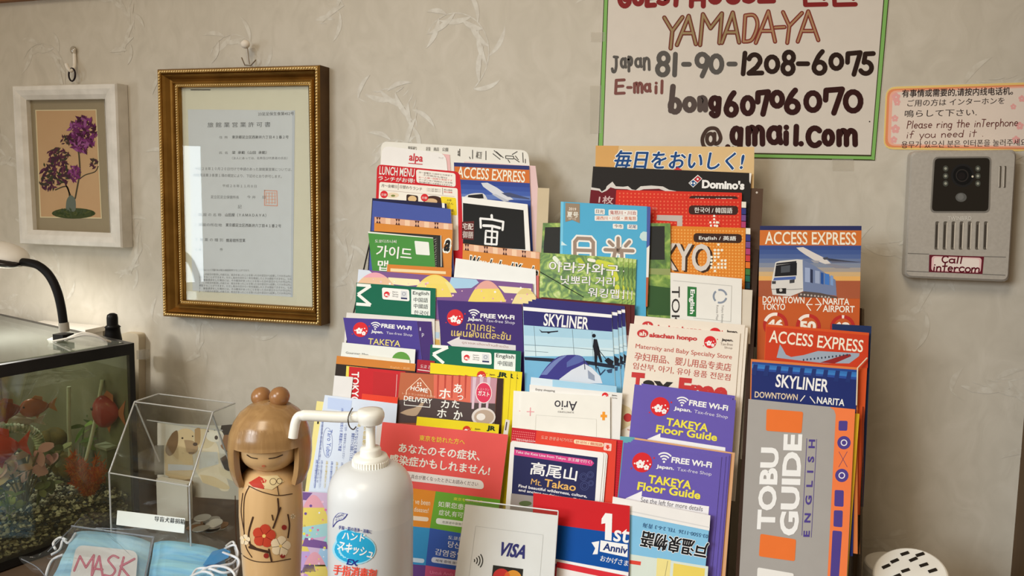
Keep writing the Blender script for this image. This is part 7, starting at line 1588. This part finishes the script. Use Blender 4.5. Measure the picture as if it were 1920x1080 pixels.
# fish
def fish(name, label, x, y, b, ln, ht, ang, c1, c2, grp=None):
    c = IN(x, y, b); root = empty(name, c, label, 'fish', grp)
    ax = (d1*math.cos(ang)+d2*math.sin(ang)).normalized(); sd = ax.cross(Vector((0, 0, 1))).normalized(); up = Vector((0, 0, 1))
    ms = ink(c1, .3, .5); mf = ink(c2, .4); seg = 16; n = 12; vs = []
    for i in range(n+1):
        t = i/n; r_ = ht/2*(math.sin(math.pi*min(1, t**.75*.93+.04)))**.75+.0008; w_ = r_*.55
        for k in range(seg): a = 2*math.pi*k/seg; vs.append(c+ax*ln*(.5-t)+up*r_*math.sin(a)+sd*w_*math.cos(a))
    mb = MB(); mb.add(vs, [(i*seg+k, i*seg+(k+1) % seg, (i+1)*seg+(k+1) % seg, (i+1)*seg+k) for i in range(n) for k in range(seg)]+[tuple(range(seg)), tuple(range(n*seg, (n+1)*seg))], ms, True); part(mb, 'body', root)
    tb = c-ax*ln*.47
    mb = MB(); mb.slab([tb+up*.002, tb-ax*ln*.34+up*ht*.42, tb-ax*ln*.24, tb-ax*ln*.34-up*ht*.42, tb-up*.002], sd*.0008, mf); part(mb, 'tail_fin', root)
    mb = MB(); mb.slab([c+ax*ln*.15+up*ht*.44, c+up*ht*.68-ax*ln*.05, c-ax*ln*.3+up*ht*.55, c-ax*ln*.3+up*ht*.3], sd*.0008, mf); part(mb, 'dorsal_fin', root)
    mb = MB(); mb.slab([c+ax*ln*.1-up*ht*.3, c-ax*ln*.1-up*ht*.66, c-ax*ln*.2-up*ht*.34], sd*.0008, mf); part(mb, 'belly_fin', root)
    for s_ in (1, -1):
        mb = MB(); e = c+ax*ln*.36+up*ht*.12+sd*s_*ht*.2; mb.ball(e, ht*.06, ink((26, 22, 20), .2, .5), 10, 8); part(mb, 'eye', root)
    return root
fish('goldfish', 'large red fish near the right end of the tank', 199, 772, .05, .045, .050, R(72), (170, 50, 52), (196, 120, 90))
fish('goldfish', 'orange brown fish just under the water surface', 64, 764, .06, .036, .026, R(20), (172, 86, 40), (190, 130, 90))
fish('goldfish', 'dark red fish at the left edge under the water surface', 4, 772, .07, .046, .028, R(10), (142, 46, 34), (160, 90, 60))
fish('goldfish', 'bright orange red fish low at the left edge above the pink plant', -6, 842, .03, .05, .044, R(14), (214, 58, 34), (206, 70, 44))
fish('goldfish', 'pale silver fish swimming below the orange brown one', 26, 792, .09, .05, .02, R(35), (186, 176, 156), (196, 186, 166))
# tubes and filter
def hose(name, label, pts, r, m_, cat='tube'):
    P = smooth_path(pts, 6); mb = MB(); mb.tube(P, r, m_, 10); return tag(mb.build(name, P[-1]), label, cat)
wt_ = ink((206, 210, 190), .3); 
hose('air_tube', 'upright pale air tube in the middle of the fish tank', [IN(129, 725, .09), IN(129, 790, .09), IN(131, 835, .09), IN(133, 880, .09)], .0028, wt_)
hose('air_tube', 'slanting pale air tube beside the large red fish', [IN(192, 712, .075), IN(184, 760, .075), IN(174, 810, .075), IN(160, 868, .075)], .0028, wt_)
P = smooth_path([IN(-8, 805, .08), IN(20, 803, .08), IN(48, 804, .08), IN(66, 814, .08), IN(76, 835, .08), IN(80, 865, .08)], 9)
mb = MB(); mb.tube(P, [.0075 if k % 2 else .0058 for k in range(len(P))], noise_mat('corrugated_hose', [(0.4, (120, 140, 104)), (0.6, (206, 208, 184))], 130, .4), 14, smooth=False); tag(mb.build('corrugated_hose', P[-1]), 'pale corrugated hose arching at the left inside the tank', 'hose')
fb = IN(214, 840, .06); fl = empty('filter_box', fb, 'grey filter box standing in the right back corner of the tank', 'filter')
mb = MB(); q = Matrix.Rotation(math.atan2(d1.y, d1.x), 3, 'Z'); mb.box(fb+Vector((0, 0, -.02)), (.04, .03, .05), ink((120, 124, 104), .4), q); part(mb, 'case', fl)
mb = MB(); mb.box(fb+Vector((0, 0, .0065)), (.043, .033, .004), ink((160, 164, 146), .35), q); part(mb, 'lid', fl)
dw = IN(105, 815, .14); mb = MB()
for k in range(7): mb.ball(dw+Vector((ra.uniform(-.03, .03), ra.uniform(-.01, .01), ra.uniform(-.05, .0))), (ra.uniform(.012, .022), .012, ra.uniform(.012, .024)), noise_mat('mossy_wood', [(0.3, (70, 62, 34)), (0.7, (112, 92, 44))], 60, .7), 10, 8)
tag(mb.build('driftwood', dw-Vector((0, 0, .06))), 'brown mossy driftwood in the middle of the fish tank', 'driftwood')

# ------------------------------------------------------------------ clip lamp and the things behind the tank
LY = -0.165
def LP(x, y, dy=0.0): return on_depth(x, y, LY+dy)
lm = empty('clip_lamp', LP(119, 640), 'white clip lamp with black gooseneck on the tank rim', 'lamp')
mb = MB(); P = smooth_path([LP(38, 491), LP(56, 493), LP(72, 498), LP(88, 511), LP(100, 529), LP(109, 552), LP(115, 578), LP(119, 606)], 5); mb.tube(P, .0062, ink((24, 22, 22), .45), 12); part(mb, 'gooseneck', lm)
mb = MB(); mb.tube([LP(119, 605), LP(121, 622)], .0072, ink((150, 144, 134), .3), 12); part(mb, 'collar', lm)
mb = MB(); mb.box(LP(119, 631), (.02, .02, .009), ink((24, 22, 22), .4)); part(mb, 'clamp_pad', lm)
mb = MB(); mb.slab([LP(88, 636), LP(106, 629), LP(106, 642), LP(92, 644)], Vector((0, .02, 0)), ink((226, 224, 218), .4)); part(mb, 'clip', lm)
hw_ = ink((230, 226, 218), .35); hc = LP(4, 477); qq = Matrix.Rotation(R(12), 3, 'Y')
mb = MB(); mb.ball(hc, (.044, .032, .019), hw_, 28, 16, qq); part(mb, 'lamp_head', lm)
mb = MB(); mb.ball(hc+Vector((.006, -.012, -.006)), (.040, .025, .008), ink((28, 24, 24), .25, .5), 24, 12, qq); part(mb, 'lamp_diffuser_rim', lm)
ll = bpy.data.lights.new('tank_fill_light', 'AREA'); ll.shape = 'DISK'; ll.size = .05; ll.energy = 2.4; ll.color = (1, .97, .9)  # added fill light below the lamp head, brightens the tank inside
lo = bpy.data.objects.new('tank_fill_light', ll); COL.objects.link(lo); lo.location = hc+Vector((.006, -.012, -.017)); lo.rotation_euler = (0, R(12), 0)
mb = MB(); mb.tube([LP(20, 484), LP(39, 491)], .0085, ink((214, 206, 196), .4), 12); part(mb, 'neck_joint', lm)
YW = -0.027
bx = on_depth(121, 627, YW); wb = empty('white_box', Vector((bx.x, YW, COUNTER+.003)), 'flat white box behind the fish tank, below the white frame', 'box')
bw = on_depth(176, 627, YW).x-on_depth(66, 627, YW).x; zt2 = on_depth(121, 617, YW-.02).z
mb = MB(); mb.box((bx.x, YW, (zt2+COUNTER)/2), (bw, .036, zt2-COUNTER-.006), ink((206, 200, 190), .5)); part(mb, 'carton', wb)
mb = MB(); mb.box((bx.x, YW, zt2-.002), (bw+.006, .042, .008), ink((214, 208, 198), .45)); part(mb, 'lid', wb)
mb = MB(); P = smooth_path([LP(122, 637, -.01), LP(140, 629, -.01), LP(157, 624.5, -.005), LP(178, 629, 0), LP(195, 637, 0), LP(207, 641, .01)], 6); mb.tube(P, .0020, ink((212, 206, 196), .4), 8); tag(mb.build('white_cable', P[0]), 'white cable looping over the back edge of the tank lid', 'cable')
mb = MB(); P = smooth_path([LP(100, 640, -.01), LP(135, 633, -.012), LP(160, 628, -.012), LP(186, 632, -.01), LP(200, 640, -.005)], 6); mb.tube(P, .0016, ink((176, 170, 160), .4), 8); tag(mb.build('grey_cable', P[0]), 'thin grey cable beside the white one over the tank lid', 'cable')
pb = LP(214, 640, .095); pl_ = empty('black_plug', pb, 'black adapter plug standing behind the back right corner of the tank', 'plug')
bk_ = ink((22, 21, 21), .4)
zz = lambda y: on_depth(211, y, LY+.095).z-pb.z
mb = MB(); xx = on_depth(211, 610, LY+.095).x; o_ = Vector((xx, pb.y, pb.z)); mb.lathe(o_, [(.0085, zz(628)), (.0085, zz(596)), (.0075, zz(590)), (.004, zz(587.5)), (.0004, zz(587))], bk_, 24); part(mb, 'plug_top', pl_)
mb = MB(); mb.lathe(o_, [(.014, zz(660)), (.0135, zz(636)), (.0115, zz(622)), (.011, zz(614)), (.0125, zz(613)), (.0085, zz(609))], bk_, 24); part(mb, 'plug_body', pl_)
ou = empty('wall_socket', on_depth(245, 690, 0), 'beige wall socket box on the wall behind the tank corner', 'socket')
mb = MB(); q = rounded([(226, 624), (260, 626), (260, 760), (224, 756)], 8); mb.slab([on_depth(x, y, -.016) for x, y in q], Vector((0, .0155, 0)), ink((186, 174, 152), .5)); part(mb, 'socket_cover', ou)
mb = MB(); mb.slab([on_depth(x, y, -.026) for x, y in ((256, 657), (272, 657), (272, 674), (256, 674))], Vector((0, .0095, 0)), clear_mat('clear_clip', (.86, .84, .8), .1, .1, .2, (.7, .68, .62))); part(mb, 'cable_clip', ou)
mb = MB(); mb.tube([on_depth(262, 674, -.006), on_depth(262, 720, -.006), on_depth(261, 800, -.006)], .0022, ink((176, 164, 144), .5), 8); part(mb, 'cable', ou)
